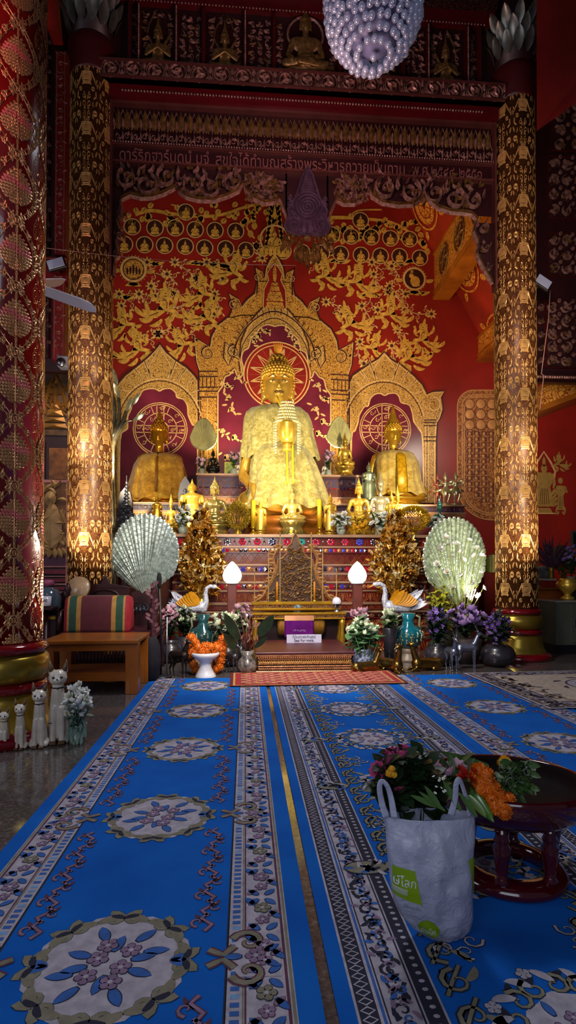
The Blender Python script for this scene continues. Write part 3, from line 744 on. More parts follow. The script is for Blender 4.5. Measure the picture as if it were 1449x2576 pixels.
for xx in (510, 520, 530, 540):
    for sg in (1, -1):
        a, b = mp(xx, 950), mp(xx, 974); p.stroke([(XC + sg * (a[0] - XC), a[1]), (XC + sg * (b[0] - XC), b[1])], .018, DK, 0, .012)
for xx in (505, 522, 546):
    for sg in (1, -1):
        a, b = mp(xx, 1000), mp(xx, 1200); p.stroke([(XC + sg * (a[0] - XC), a[1]), (XC + sg * (a[0] - XC), b[1])], .02, PK if xx == 522 else DK, 0, .012)
nic = [(548, 1210), (548, 1010), (551, 985), (560, 972), (566, 950), (578, 944), (590, 930), (596, 944), (607, 948), (613, 930), (607, 905), (612, 885), (625, 876), (632, 852), (646, 838), (655, 825), (672, 818), (691, 822)]
no = sym(smooth_pts(mline(nic), 3)); p.poly(no, PU, 0, .024); p.stroke(no, .035, PK, 0, .026)
tn = [(662, 775), (664, 730), (676, 705), (672, 690), (680, 676), (691, 664)]
o = sym(mline(tn)); p.poly(o, RD, 0, .024); p.stroke(o, .02, PK, 0, .026)
for (w0, y0, y1) in [(24, 775, 760), (22, 758, 745), (18, 744, 735), (13, 733, 722), (9, 720, 712)]:
    a, b = mp(691 - w0, y0), mp(691 - w0 * .8, y1); p.poly([(a[0], a[1]), (b[0], b[1]), (2 * XC - b[0], b[1]), (2 * XC - a[0], a[1])], FI, 0, .028)
p.leaf(XC, mp(691, 714)[1], pi / 2, .44, .09, FI, 0, .028)
p.build('central_arch', MM, wl, mural)
# halo wheel behind the main statue
p = Pat(); hc = mp(697, 945); r = 84 * U
p.disc(hc[0], hc[1], r, RD, 0, .03, 40); p.ring(hc[0], hc[1], r, .03, PK, 0, .033, 48); p.ring(hc[0], hc[1], r * .9, .025, PK, 0, .033, 48)
for i in range(12):
    a = i * pi / 6 + pi / 12; 
    for da in (-.12, .12): p.stroke([(hc[0] + r * .3 * cos(a + da * 4), hc[1] + r * .3 * sin(a + da * 4)), (hc[0] + r * .84 * cos(a), hc[1] + r * .84 * sin(a))], .022, PK, 0, .034)
    p.stroke([(hc[0] + r * .45 * cos(a), hc[1] + r * .45 * sin(a)), (hc[0] + r * .75 * cos(a), hc[1] + r * .75 * sin(a))], .018, PK, 0, .034)
    a += pi / 12; p.stroke([(hc[0] + r * .5 * cos(a), hc[1] + r * .5 * sin(a)), (hc[0] + r * .88 * cos(a), hc[1] + r * .88 * sin(a))], .025, PK, 0, .034, False, 2)
p.build('halo_wheel', MM, wl, mural); p = Pat(); rr = random.Random(3)
for (x, y) in [(575, 1000), (583, 1030), (560, 1085), (590, 1100), (570, 1150), (588, 1160), (640, 860), (668, 835), (730, 840), (745, 865), (650, 848), (800, 970), (815, 1005), (795, 1030), (812, 1060), (775, 1060), (800, 1090), (830, 1110), (600, 950), (570, 970)]:
    c = mp(x, y); a0 = rr.random() * 6
    p.flower(c[0], c[1], .07, 5, PK, PK, 0, .033)
    for j in range(4): p.leaf(c[0] + (j - 1.5) * .07, c[1] + .1 - j * .07, a0 + j, .13, .05, PK, 0, .033)
p.build('falling_blossoms', MM, wl, mural)
# ---- side arches
def side_arch(cx, ap, wl_, sh, inner, full_r):
    p = Pat(); X0 = mp(cx, 1000)[0]
    o = mline(sh); p.poly(o, FF, 0, .03); p.stroke(o, .035, DK, 0, .032); 
    p.stroke([(x + (X0 - x) * .035, z - .04) for x, z in o], .022, PK, 0, .034)
    base = mp(cx, 1075)
    for (R1, R2, w_, m_) in [(.98, 1.12, .025, PK), (.94, 1.07, .02, DK)]:
        pts = [(X0 - R1 * cos(a), base[1] + R2 * sin(a)) for a in [pi * i / 36 for i in range(3, 34)]]; p.stroke(pts, w_, m_, 0, .036)
    for i in range(3, 34):
        a = pi * i / 36; p.disc(X0 - .96 * cos(a), base[1] + 1.095 * sin(a), .016, PK, 0, .038, 6)
    for i in range(-5, 6):
        if i == 0: continue
        a = pi / 2 - i * .2; sg = 1 if i > 0 else -1
        x0, z0_ = X0 + 1.0 * cos(a), base[1] + 1.15 * sin(a)
        k = (1.5 - abs(i) * .09)
        x1, z1 = X0 + k * cos(a - sg * .03) * 1.0, base[1] + k * sin(a + .02) * (1.12)
        for d in (0, .035): p.stroke([(x0 + sg * d, z0_), (x0 + sg * (.07 + d), (z0_ + z1) / 2), (x1 + sg * (.02 + d), z1 - d)], .02, PK, 0, .036)
        p.stroke([(x0 + sg * .018, z0_), (x0 + sg * .088, (z0_ + z1) / 2), (x1 + sg * .038, z1)], .018, DK, 0, .035)
    pk = mp(cx, ap)
    for sg in (-1, 1): p.stroke([(X0 + sg * .17, base[1] + 1.14), (X0 + sg * .27, base[1] + 1.32), (X0 + sg * .2, base[1] + 1.5), (X0, pk[1] - .05)], .025, PK, 0, .036)
    inn = smooth_pts(mline(inner), 3); p.poly(inn, PU, 0, .042); p.stroke(inn, .035, PK, 0, .044)
    # wheel of letters
    c = mp(cx + 1, 1081); r = 66 * U
    for q in (1, .93, .62, .3): p.ring(c[0], c[1], r * q, .02, PK, 0, .046, 40)
    for sg in (-1, 1): 
        for (a0, a1) in (((sg * .13, -1), (sg * .13, 1)), ((-1, sg * .13), (1, sg * .13))): p.stroke([(c[0] + a0[0] * r, c[1] + a0[1] * r), (c[0] + a1[0] * r, c[1] + a1[1] * r)], .018, PK, 0, .046)
    for i in range(8):
        a = pi / 4 * i + pi / 8 * 0 + pi / 8
        p.stroke([(c[0] + r * .62 * cos(a), c[1] + r * .62 * sin(a)), (c[0] + r * .95 * cos(a), c[1] + r * .95 * sin(a))], .016, PK, 0, .046)
        for q in (.78, .46):
            x, z = c[0] + r * q * cos(a + .3), c[1] + r * q * sin(a + .3); p.spiral(x, z, .055, i, 1.1, 1, .016, PK, 0, .048, 8); p.stroke([(x + .05, z), (x + .07, z + .07)], .014, PK, 0, .048)
    for i in range(5):
        for (dx, dz) in ((0, .8 - i * .35), (.8 - i * .35, 0)): p.spiral(c[0] + dx * r, c[1] + dz * r, .04, i, 1.1, -1, .014, PK, 0, .048, 7)
    # slim column of the arch
    p.build('side_arch', MM, wl, mural)
    return p
side_arch(403, 868, 0, [(279, 1280), (279, 1000), (290, 975), (315, 945), (345, 922), (372, 900), (388, 884), (403, 866), (418, 886), (440, 905), (470, 925), (490, 945), (499, 958), (500, 1280)],
          [(301, 1275), (303, 1110), (315, 1085), (322, 1078), (322, 1050), (331, 1030), (333, 1008), (344, 1003), (352, 998), (360, 984), (378, 979), (392, 980), (402, 985), (412, 980), (430, 979), (443, 990), (446, 1001), (462, 1006), (472, 1022), (474, 1045), (485, 1070), (497, 1090), (497, 1275)], 1)
side_arch(967, 888, 0, [(878, 1265), (878, 962), (886, 945), (905, 932), (930, 915), (950, 903), (966, 886), (984, 905), (1010, 920), (1040, 945), (1062, 968), (1074, 992), (1090, 985), (1118, 984), (1110, 1000), (1114, 1030), (1108, 1050), (1100, 1062), (1097, 1110), (1097, 1265)],
          [(883, 1260), (883, 1105), (892, 1085), (900, 1062), (903, 1045), (915, 1025), (925, 1022), (930, 1005), (942, 993), (956, 991), (966, 996), (978, 991), (994, 991), (1003, 1000), (1008, 1014), (1028, 1020), (1036, 1040), (1040, 1062), (1052, 1080), (1062, 1110), (1064, 1260)], 1)
p = Pat()
c = mp(1088, 1020); p.spiral(c[0], c[1], .2, pi / 2, 1.3, -1, .03, PK, 0, .05); p.disc(c[0], c[1], .08, FI, 0, .05); 
for yy in (1058, 1064, 1072, 1100, 1110): a, b = mp(1064, yy), mp(1096, yy); p.stroke([a, b], .022, DK, 0, .05)
for xx in (1068, 1076): a, b = mp(xx, 1070), mp(xx, 1262); p.stroke([a, b], .018, PK, 0, .05)
for xx in (286, 293, 299): a, b = mp(xx, 1060), mp(xx, 1278); p.stroke([a, b], .018, PK if xx != 293 else DK, 0, .05)
p.build('arch_pilaster', MM, wl, mural)
# ---- medallions with seated Buddhas
bm2 = Pat(); bm2.disc(0, 0, 1, DK, 0, .004, 22); bm2.ring(0, 0, 1, .13, PK, 0, .007, 26)
bm2.disc(0, -.52, .5, GO, 0, .008, 12, .16); bm2.disc(0, -.68, .55, GO, 0, .0075, 12, .13); bm2.poly([(-.2, -.42), (-.36, .02), (-.2, .16), (.2, .16), (.36, .02), (.2, -.42)], GO, 0, .009)
bm2.stroke([(-.3, .08), (-.46, -.25), (-.2, -.4)], .12, GO, 0, .01); bm2.stroke([(.3, .08), (.46, -.25), (.2, -.36)], .12, GO, 0, .01)
bm2.disc(0, .33, .15, GO, 0, .01, 10, .19); bm2.disc(0, .53, .07, GO, 0, .01, 8); bm2.stroke([(0, .55), (0, .75)], .05, GO, 0, .01)
bm2.stroke([(.12, .14), (-.05, -.1), (-.12, -.4)], .035, DK, 0, .012); bm2.stroke([(-.4, -.46), (.1, -.5), (.38, -.42)], .03, DK, 0, .012)
spots = [(468, 534), (333, 571), (390, 574), (441, 574), (491, 578), (541, 580), (593, 582), (313, 615), (364, 616), (414, 618), (466, 620), (515, 624), (568, 626), (619, 630),
         (907, 555), (835, 591), (883, 595), (934, 597), (982, 600), (1030, 602), (712, 632), (760, 635), (809, 637), (857, 639), (908, 642), (957, 644), (1005, 645), (1056, 649)]
first = None
for s_ in spots:
    c = mp(*s_)
    if first is None:
        first = bm2.build('buddha_medallion', MM, lambda u, v, h: Vector((u * .19, -.004 - h, v * .19)), None)
        first.parent = mural; KIDS.setdefault(mural.name, []).append(first); o = first
    else: o = first.copy(); link(o, mural)
    o.location = Vector((c[0], YB, c[1])) - mural.location
# ---- sun and moon discs
for (x, y, r, moon) in [(336, 678, 30, 0), (1042, 702, 28, 1)]:
    p = Pat(); c = mp(x, y); q = r * U
    p.disc(c[0], c[1], q, FI if not moon else DK, 0, .004, 30); p.ring(c[0], c[1], q, .05, PK, 0, .006, 34); p.ring(c[0], c[1], q * .84, .02, DK, 0, .006, 34)
    for i in range(26): a = tau * i / 26; p.disc(c[0] + q * 1.18 * cos(a), c[1] + q * 1.18 * sin(a), .014, GO, 0, .004, 5)
    if moon:
        p.disc(c[0] + .02, c[1] - .06, .12, GO, 0, .008, 12, .13); p.disc(c[0] - .07, c[1] + .07, .06, GO, 0, .009, 10); 
        for d in (0, .4): p.leaf(c[0] - .06, c[1] + .1, pi / 2 - .2 + d, .13, .035, GO, 0, .01)
        p.leaf(c[0] - .05, c[1] - .17, .1, .2, .06, GO, 0, .009)
    else:
        for i in range(5): p.leaf(c[0] + (i - 2) * .07, c[1] - .12, pi / 2, .24 - abs(i - 2) * .04, .05, DK, 0, .008)
    for sg in (-1, 1): p.leaf(c[0] + sg * q * 1.1, c[1] - .05, (0 if sg > 0 else pi), .2, .1, GO, 0, .004, sg * .6); p.leaf(c[0] + sg * .1, c[1] - q * 1.25, pi / 2 + sg * 1.5, .3, .09, GO, 0, .004, sg * .5)
    p.build('moon_disc' if moon else 'sun_disc', MM, wl, mural)
# ---- top figure with flames
p = Pat(); c = mp(691, 600)
for i in range(9):
    for sg in (-1, 1): p.leaf(c[0] + sg * .24 * (1 - i * .09), c[1] - .3 + i * .12, pi / 2 + sg * .5 * (1 - i / 9), .26, .11, GO, 0, .02, -sg * .5)
p.leaf(c[0], c[1] + .45, pi / 2, .4, .12, GO, 0, .02); p.add(bm2, c[0], c[1] - .05, .34, dl=.03); p.f, p.m = (list(z_) for z_ in zip(*[(f, m) for f, m in zip(p.f, p.m) if not (m == DK and len(f) > 15)])); 
for i in range(7): p.leaf(c[0] + (i - 3) * .1, c[1] - .26, -pi / 2, .2, .12, GO, 0, .045)
p.f = [f for f in p.f]
for (x, y) in [(640, 560), (655, 600)]: pass
p.build('flaming_throne_figure', MM, wl, mural)
# ---- bodhi branches
p = Pat(); rr = random.Random(5)
for br_ in [[(340, 540), (380, 530), (430, 538), (500, 545), (560, 540), (620, 520), (660, 515), (700, 520)], [(700, 520), (690, 545), (683, 590), (676, 620)], [(830, 548), (880, 548), (930, 552), (985, 560), (1030, 585), (1065, 625)], [(500, 545), (470, 525), (430, 515)], [(880, 548), (900, 530), (960, 528)], [(640, 550), (620, 570), (640, 600)]]:
    p.stroke(smooth_pts(mline(br_), 3), (lambda t: .09 * (1 - .4 * t)) if len(br_) > 3 else .04, GO, 0, .003)
for i in range(120):
    if i % 2: x, y = 315 + rr.random() * 390, 508 + rr.random() * 48
    else: x, y = 835 + rr.random() * 250, 535 + rr.random() * 40 + max(0, (i % 5) * 8)
    c = mp(x, y); a = -pi / 2 + (rr.random() - .5) * 2; p.leaf(c[0], c[1], a, .16, .13, GO, 0, .004, 0, 4); p.stroke([c, (c[0] + .1 * cos(a), c[1] + .1 * sin(a))], .01, DK, 0, .006)
for (x, y) in [(620, 545), (640, 560), (655, 590), (630, 580), (610, 555), (645, 610), (1068, 610), (1075, 625), (1060, 600)]:
    c = mp(x, y); p.leaf(c[0], c[1], -pi / 2, .18, .14, GO, 0, .004, 0, 4)
p.build('bodhi_branch', MM, wl, mural)
# ---- flying deities
dv = Pat()
dv.disc(.02, .62, .12, GO, 0, .003, 10); dv.leaf(.02, .68, pi / 2 + .15, .34, .12, GO, 0, .002); dv.leaf(-.05, .66, 2.3, .16, .06, GO, 0, .002); dv.leaf(.1, .66, .7, .14, .06, GO, 0, .002)
dv.poly([(-.18, .54), (.18, .52), (.13, .25), (.2, .04), (-.25, .06), (-.14, .28)], GO, 0, .003)
dv.stroke([(.12, .48), (.3, .32), (.36, .52), (.42, .62)], .11, GO, 0, .004); dv.stroke([(-.12, .48), (-.26, .3), (-.04, .3), (.14, .36)], .11, GO, 0, .004)
dv.stroke([(.02, .1), (.34, -.02), (.2, -.22), (.05, -.34)], .2, GO, 0, .0035); dv.stroke([(-.08, .1), (-.3, -.12), (-.62, -.16), (-.82, -.08)], lambda t: .27 * (1 - .6 * t), GO, 0, .003)
for (x, y, a, L, W, b) in [(-.2, .0, 3.6, .6, .16, -1.4), (-.4, -.2, 3.9, .5, .14, -1.6), (.1, -.2, 4.6, .45, .14, 1.5), (-.7, -.1, 2.9, .4, .12, -1.3), (.3, -.05, 5.6, .4, .12, 1.4), (-.25, .35, 2.6, .5, .1, -1.6), (.2, .2, .4, .4, .08, 1.4), (-.1, -.25, 4.2, .5, .12, -1.3), (-.5, .05, 2.4, .35, .1, -1.2)]:
    dv.leaf(x, y, a, L, W * 1.3, GO, 0, .002, b)
for pts in ([(-.06, .45), (.08, .3), (.06, .1)], [(.0, .0), (.25, -.05), (.15, -.2)], [(-.2, -.03), (-.5, -.16)], [(-.1, .36), (.05, .4)], [(-.02, .6), (.06, .6)]): dv.stroke(pts, .022, DK, 0, .006)
dv.disc(.02, .62, .19, GO, 0, .001, 12)
devs = [(585, 690, 62, 1, -.25), (512, 745, 60, 1, .1), (415, 785, 70, 1, .0), (520, 805, 62, 1, -.3), (316, 822, 56, 1, .3), (350, 885, 60, 1, .15), (462, 872, 55, 1, .5), (300, 745, 20, 1, 0),
        (818, 700, 56, -1, .0), (895, 715, 62, -1, .2), (980, 795, 60, -1, .1), (882, 820, 62, -1, -.3), (1062, 860, 56, -1, .1), (1030, 905, 62, -1, -.25), (935, 880, 52, -1, .4)]
first = None
for (x, y, s_, fx, a) in devs:
    if s_ < 30: continue
    c = mp(x, y)
    if first is None: first = dv.build('flying_deity', MM, lambda u, v, h: Vector((u, -.004 - h, v)), None); first.parent = mural; KIDS[mural.name].append(first); o = first
    else: o = first.copy(); link(o, mural)
    k = s_ * U * 1.08; o.scale = (k * fx, 1, k); o.rotation_euler = (0, -a * fx, 0); o.location = Vector((c[0], YB - .012, c[1])) - mural.location
# ---- flower vines between them
p = Pat(); rr = random.Random(8)
for pts in [[(300, 740), (330, 760), (350, 740), (370, 765), (390, 745)], [(370, 660), (390, 690), (420, 690), (440, 710), (425, 735)], [(440, 660), (470, 680), (490, 700), (480, 730), (500, 700)], [(520, 660), (550, 680), (560, 700)], [(395, 840), (420, 830), (450, 850), (480, 840), (500, 820)],
            [(430, 780), (455, 770), (470, 800), (480, 780)], [(540, 740), (550, 770), (540, 790)], [(305, 770), (300, 800)], [(380, 720), (400, 730), (440, 740), (460, 760)], [(355, 850), (380, 855), (400, 840)],
            [(935, 660), (960, 680), (985, 670), (1000, 690), (980, 720)], [(940, 720), (930, 760), (950, 780)], [(990, 740), (1010, 750), (1020, 740), (1000, 770)], [(940, 690), (955, 720), (975, 735)], [(1000, 830), (1010, 860), (1005, 890)], [(905, 860), (900, 890), (915, 915), (940, 905)],
            [(820, 760), (850, 770), (860, 790), (845, 800)], [(910, 770), (930, 800), (925, 830)], [(1018, 780), (1050, 790), (1085, 790)], [(780, 640), (790, 670), (800, 660)], [(985, 870), (990, 900), (980, 920)], [(660, 650), (650, 640), (645, 620)]]:
    vine(p, smooth_pts(mline(pts), 2), .085, .022, PK, 0, .002)
    for q in pts[::2]:
        c = mp(*q)
        for j in range(8): p.leaf(c[0], c[1], j * pi / 4, .14, .05, PK if j % 2 else GO, 0, .004, 0, 4)
        p.disc(c[0], c[1], .04, DK, 0, .006, 7)
for (x, y) in [(310, 750), (380, 665), (545, 668), (500, 665), (580, 675), (590, 640), (850, 660), (930, 745), (1040, 660), (1050, 740), (300, 900), (820, 640), (1000, 665)]:
    c = mp(x, y)
    for j in range(4): p.leaf(c[0] + (j - 1.5) * .06, c[1] + (j % 2) * .05, (0, pi)[j % 2], .3, .09, GO, 0, .002, .6)
p.build('flower_vine', MM, wl, mural)
# ---- footprint relief
fgold = filigree('footprint gilt relief', '#b0743c', '#6a3414', 10, .06, .25, .5)
ft = mat('footprint gilt line', '#c98f55', .45, .3, .1); fd = mat('footprint recess', '#5c2a14', .6, 0, .2)
p = Pat()
def rr_poly(x0, y0, x1, y1, rt, rb, n_=8):
    pts = []
    for (cx, cy, r, a0) in [(x1 - rt, y0 + rt, rt, -90), (x1 - rb, y1 - rb, rb, 0), (x0 + rb, y1 - rb, rb, 90), (x0 + rt, y0 + rt, rt, 180)]:
        for i in range(n_ + 1): a = radians(a0 + 90 * i / n_); pts.append((cx + r * cos(a), cy + r * sin(a)))
    return mline(pts)
for k, (d, m_, lay) in enumerate([(0, 0, .01), (12, 1, .014), (17, 0, .018)]):
    o = rr_poly(1150 + d, 982 + d, 1342 - d, 1308 - d, 40 - d, 85 - d); p.poly(o, m_ if k != 1 else 0, 0, lay); p.stroke(o, .03, 1, 0, lay + .002, True)
for i in range(5):
    for j in range(3):
        c = mp(1180 + i * 28, 1017 + j * 26); p.disc(c[0], c[1], .115, 1, .01, .022, 18); p.ring(c[0], c[1], .12, .015, 2, 0, .03, 18)
for i in range(9):
    for j in range(15):
        x, y = 1174 + i * 18, 1086 + j * 14
        if (x - 1248) ** 2 + (y - 1185) ** 2 < 28 ** 2 or (j > 10 and i < j - 10): continue
        a, b = mp(x, y), mp(x + 14, y + 10); p.poly([a, (b[0], a[1]), b, (a[0], b[1])], 2, 0, .022)
        p.leaf((a[0] + b[0]) / 2 - .02, b[1], pi / 2 + (i * j % 3 - 1) * .2, .09, .07, 1, 0, .026, 0, 4)
c = mp(1248, 1185)
for q in (26, 22, 14): p.ring(c[0], c[1], q * U, .02, 1, .01, .03, 30)
p.disc(c[0], c[1], .04, 1, .02, .03)
fo = thing('footprint_relief', 'large golden Buddha footprint relief on the plum wall, half hidden by the right column', 'wall relief', (c[0], YB, c[1]))
p.build('relief_panel', [fgold, ft, fd], wl, fo)
# ---- wall figures beyond the right column
for (nm, x, y0, y1, lab, kind) in [('painted_deity', 1369, 1130, 1290, 'tall gilded standing deity under a pointed halo painted right of the right column', 0), ('painted_disciple', 1410, 1198, 1292, 'small gilded disciple with folded hands painted on the right wall', 1), ('painted_flying_deity', 1406, 1135, 1190, 'small gilded flying deity painted above the disciple on the right wall', 2)]:
    p = Pat(); c = mp(x, y1); H = (y1 - y0) * U; 
    if kind == 0:
        p.stroke([(-.16, .52), (-.19, .68), (-.12, .82), (0, 1.0), (.12, .82), (.19, .68), (.16, .52)], .035, 1, 0, .004)
        p.poly([(-.12, .66), (.12, .66), (.14, .5), (.1, .42), (.16, .18), (.1, .1), (-.1, .1), (-.16, .18), (-.1, .42), (-.14, .5)], 0, 0, .005)
        p.stroke([(-.13, .64), (-.17, .52), (0, .56)], .05, 0, 0, .007); p.stroke([(.13, .64), (.17, .52), (.17, .4)], .05, 0, 0, .007)
        p.disc(0, .72, .055, 0, 0, .007, 10, .07); p.leaf(0, .76, pi / 2, .16, .06, 0, 0, .007)
        for sg in (-1, 1):
            for i in range(4): p.leaf(sg * .1, .12 + i * .05, pi / 2 - sg * (1.5 - i * .2), .16, .06, 0, 0, .006, sg * .9)
        p.poly([(-.14, 0), (.14, 0), (.1, .08), (-.1, .08)], 0, 0, .006); p.stroke([(-.2, -.01), (.2, -.01)], .02, 1, 0, .006)
        for i in range(5): p.stroke([(-.05 + i * .025, .4), (-.08 + i * .04, .14)], .008, 2, 0, .009)
    elif kind == 1:
        p.disc(0, .92, .07, 0, 0, .006, 10, .09); p.poly([(-.1, .78), (.1, .78), (.15, .6), (.08, .5), (.1, .1), (-.1, .1), (-.08, .5), (-.15, .6)], 0, 0, .005)
        p.stroke([(-.12, .76), (-.2, .6), (0, .68)], .07, 0, 0, .007); p.stroke([(.12, .76), (.2, .6), (0, .68)], .07, 0, 0, .007)
        for i in range(3): p.stroke([(-.04 + i * .04, .48), (-.04 + i * .04, .12)], .01, 2, 0, .008)
        for sg in (-1, 1): p.leaf(sg * .05, .06, -pi / 2 + sg * .6, .12, .07, 0, 0, .006); p.leaf(sg * .1, .2, -pi / 2 + sg * .2, .2, .06, 0, 0, .006)
    else: p.add(dv, 0, .4, .62, 0, -1, m=0)
    t = thing(nm, lab, 'wall painting', (c[0], YB, c[1])); p.build('figure', [mat('wall figure gilt', '#b8944e', .45, .3, .1), mpink, mdark], lambda u, v, h: Vector((c[0] + u * H, YB - .004 - h, c[1] + v * H)), t)
# ================================================================== SIDE BAYS
sd = MB(); 
def sidebay(name, lab, x0, x1, cells, pil, bottom):
    t = thing(name, lab, 'carved panel', (P((x0 + x1) / 2, 900, 7.5).x, 7.5, P(160, bottom, 7.5).z))
    mb = MB(); a = P(x0, bottom, 7.5); b = P(x1, -200, 7.5); mb.box(((a.x + b.x) / 2, 7.55, (a.z + b.z) / 2), (b.x - a.x, .1, b.z - a.z), 0); mb.build('bay_board', dred2, t, True)
    p = Pat(); rr = random.Random(x0)
    for (cx0, cy0, cx1, cy1) in cells:
        a = P(cx0, cy1, 7.5); b = P(cx1, cy0, 7.5); W_, H_ = b.x - a.x, b.z - a.z
        p.stroke([(a.x, a.z), (b.x, a.z), (b.x, b.z), (a.x, b.z)], .025, 2, .02, 0, True)
        nx = max(1, round(W_ / .2)); nz = max(1, round(H_ / .2))
        for i in range(nx):
            for j in range(nz):
                x = a.x + W_ * (i + .5) / nx; z = a.z + H_ * (j + .5) / nz; d = 1 if (i + j) % 2 else -1; r = min(W_ / nx, H_ / nz) * .42
                p.spiral(x, z, r, rr.random() * 6, 1.4, d, r * .28, 0, .04); 
                for k in range(4): p.leaf(x, z, rr.random() * 6, r * 1.1, r * .4, rr.choice((0, 0, 1)), .05, 0, d)
                if W_ > .3: p.flower(x + W_ / nx / 2, z + H_ / nz / 2, r * .4, 6, 0, 1, .03)
    p.build('carved_openwork', [oldpink, oldgold, dred], lambda u, v, h: Vector((u, 7.49 - h, v)), t)
    if pil:
        mb = MB(); p = Pat()
        for (px0, px1, py0, py1) in pil:
            a = P(px0, py1, 7.3); b = P(px1, py0, 7.3); mb.box(((a.x + b.x) / 2, 7.38, (a.z + b.z) / 2), (b.x - a.x, .16, b.z - a.z), 0)
            p.stroke([(a.x + .02, a.z + .02), (b.x - .02, a.z + .02), (b.x - .02, b.z - .02), (a.x + .02, b.z - .02)], .012, 0, .006, 0, True)
            n_ = int((b.z - a.z) / .1); xc = (a.x + b.x) / 2
            for i in range(n_):
                z = a.z + .06 + i * .1; p.spiral(xc, z, .035, i, 1.2, 1 if i % 2 else -1, .012, 1, .006); p.leaf(xc - .03, z, i * 2.1, .06, .025, 1, .006); p.leaf(xc + .03, z, i * 1.3, .06, .025, 1, .006)
        mb.build('red_pilaster', mat('side pilaster red', '#7c1216', .35, 0, .12, 3), t, True)
        p.build('pilaster_tracery', [mat('tracery rose gilt', '#c07058', .45, .3, .1), mat('tracery dull gilt', '#9c5848', .45, .3, .1)], lambda u, v, h: Vector((u, 7.297 - h, v)), t)
    return t
sidebay('side_bay_panel', 'carved red and gilt panel between the near pillar and the left column, behind the fan', 20, 178, [(60, 110, 126, 290), (60, 325, 126, 490), (60, 530, 126, 640), (60, 660, 126, 900)], [(136, 168, 130, 640), (132, 164, 710, 905), (108, 172, 648, 706)], 932)
tr_ = sidebay('side_bay_panel', 'dark carved gilt panel with openwork squares at the right edge beside the right column', 1340, 1760,
        [(1378, 400, 1470, 550), (1378, 592, 1470, 695), (1372, 760, 1475, 925), (1350, 760, 1368, 925), (1385, 250, 1470, 380), (1480, 400, 1600, 550), (1480, 592, 1600, 695), (1490, 760, 1600, 925)], None, 960)
mb = MB()
for i in range(46): q = P(1350 + i * 6, 946, 7.4); mb.ball((q.x, 7.42, P(1350, 946, 7.4).z), .022, 0, 6, 4)
mb.build('bead_row', oldpink, tr_, True)
# orange gilt beam under the right panel and red beams above
mb = MB(); a = P(1345, 1005, 7.9); b = P(1560, 925, 7.9)
for (u0, u1, m_) in ((-.22, -.14, 1), (-.14, .1, 0), (.1, .16, 1)): mb.ext([(a.x, a.z + u0), (b.x, b.z + u0), (b.x, b.z + u1), (a.x, a.z + u1)], 0, 1.2, lambda u, v, h: Vector((u, 7.7 + h, v)), m_)
o = mb.build('trim_4', [orc, orwood]); o['kind'] = 'structure'
mb = MB(); a, b = P(112, -60, 6.4), P(166, 128, 7.3); mb.ext([(P(98, 0, 7.3).x, P(98, -150, 7.3).z), (P(140, 0, 7.3).x, P(98, -150, 7.3).z), (P(166, 0, 7.3).x, P(98, 128, 7.3).z), (P(142, 0, 7.3).x, P(98, 128, 7.3).z)], 0, .2, lambda u, v, h: Vector((u, 7.2 - h, v))); o = mb.build('trim_5', mat('bright red beam', '#b02818', .4, 0, .08)); o['kind'] = 'structure'
mb = MB(); mb.add([P(1350, 330, 6.6), P(1350, -100, 5.6), P(1700, -100, 4.6), P(1700, 80, 5.2)], [(0, 1, 2, 3)], 0, False)
o = mb.build('trim_6', mat('red side roof', '#6a1210', .45, 0, .1)); o['kind'] = 'structure'
p = Pat()
for i in range(4):
    for j in range(3): c = (1385 + i * 60, 150 + j * 60 - i * 22)
mb = MB(); mb.add([P(1368, 200, 6.3), P(1460, 75, 5.6), P(1700, 60, 5.1), P(1560, 420, 5.9), P(1400, 260, 6.5)], [(0, 1, 2, 3, 4)], 0, False)
# ---- left aisle end: shrine painting, relief, plum band, red dado rows
t = thing('aisle_end_panels', 'gilt relief panel over red bands between the near pillar and left column', 'wall panels', (P(130, 1400, 9.2).x, 9.2, 0))
Y9 = 9.2; mb = MB()
def pr(x0, y0, x1, y1, m, dy=0.0, th=.06): a = P(x0, y1, Y9); b = P(x1, y0, Y9); mb.box(((a.x + b.x) / 2, Y9 + th / 2 - dy, (a.z + b.z) / 2), (b.x - a.x, th, b.z - a.z), m)
pr(-150, 900, 200, 1800, 0); pr(90, 1208, 172, 1214, 3, .03); pr(90, 1214, 172, 1396, 1, .02); pr(90, 1396, 172, 1424, 2, .02); pr(90, 930, 172, 1095, 4, .02); pr(124, 1128, 172, 1206, 5, .02)
pr(110, 1110, 114, 1206, 2, .03)
for (y, h) in [(1424, 3), (1432, 12), (1449, 2), (1455, 9), (1468, 3), (1476, 8), (1488, 3), (1495, 8), (1510, 3), (1530, 4), (1550, 3)]: pr(90, y, 172, y + h, 3 if h < 5 else 6, .05)
pr(167, 1208, 172, 1600, 3, .06)
cream = mat('cream gilt relief', '#d8b078', .5, .2, .15); plum = mat('plum band', '#5c2440', .45, 0, .1); rosel = mat('rose gilt moulding', '#c8807c', .45, .2, .15); brn = mat('shrine brown', '#5a3c20', .5, .1, .3, 8)
mb.build('wall_bands', [dred2, mat('relief ground', '#8a5a34', .6, 0, .2), plum, rosel, brn, mat('brown gilt board', '#8a5428', .5, .2, .25, 12), mat('red moulding', '#7a1c2c', .4, 0, .2, 20)], t, True)  # small board in a brown gilt tone with random variation
p = Pat(); rr = random.Random(2)
def p9(x, y): q = P(x, y, Y9); return (q.x, q.z)
c = p9(134, 1300); s_ = .95
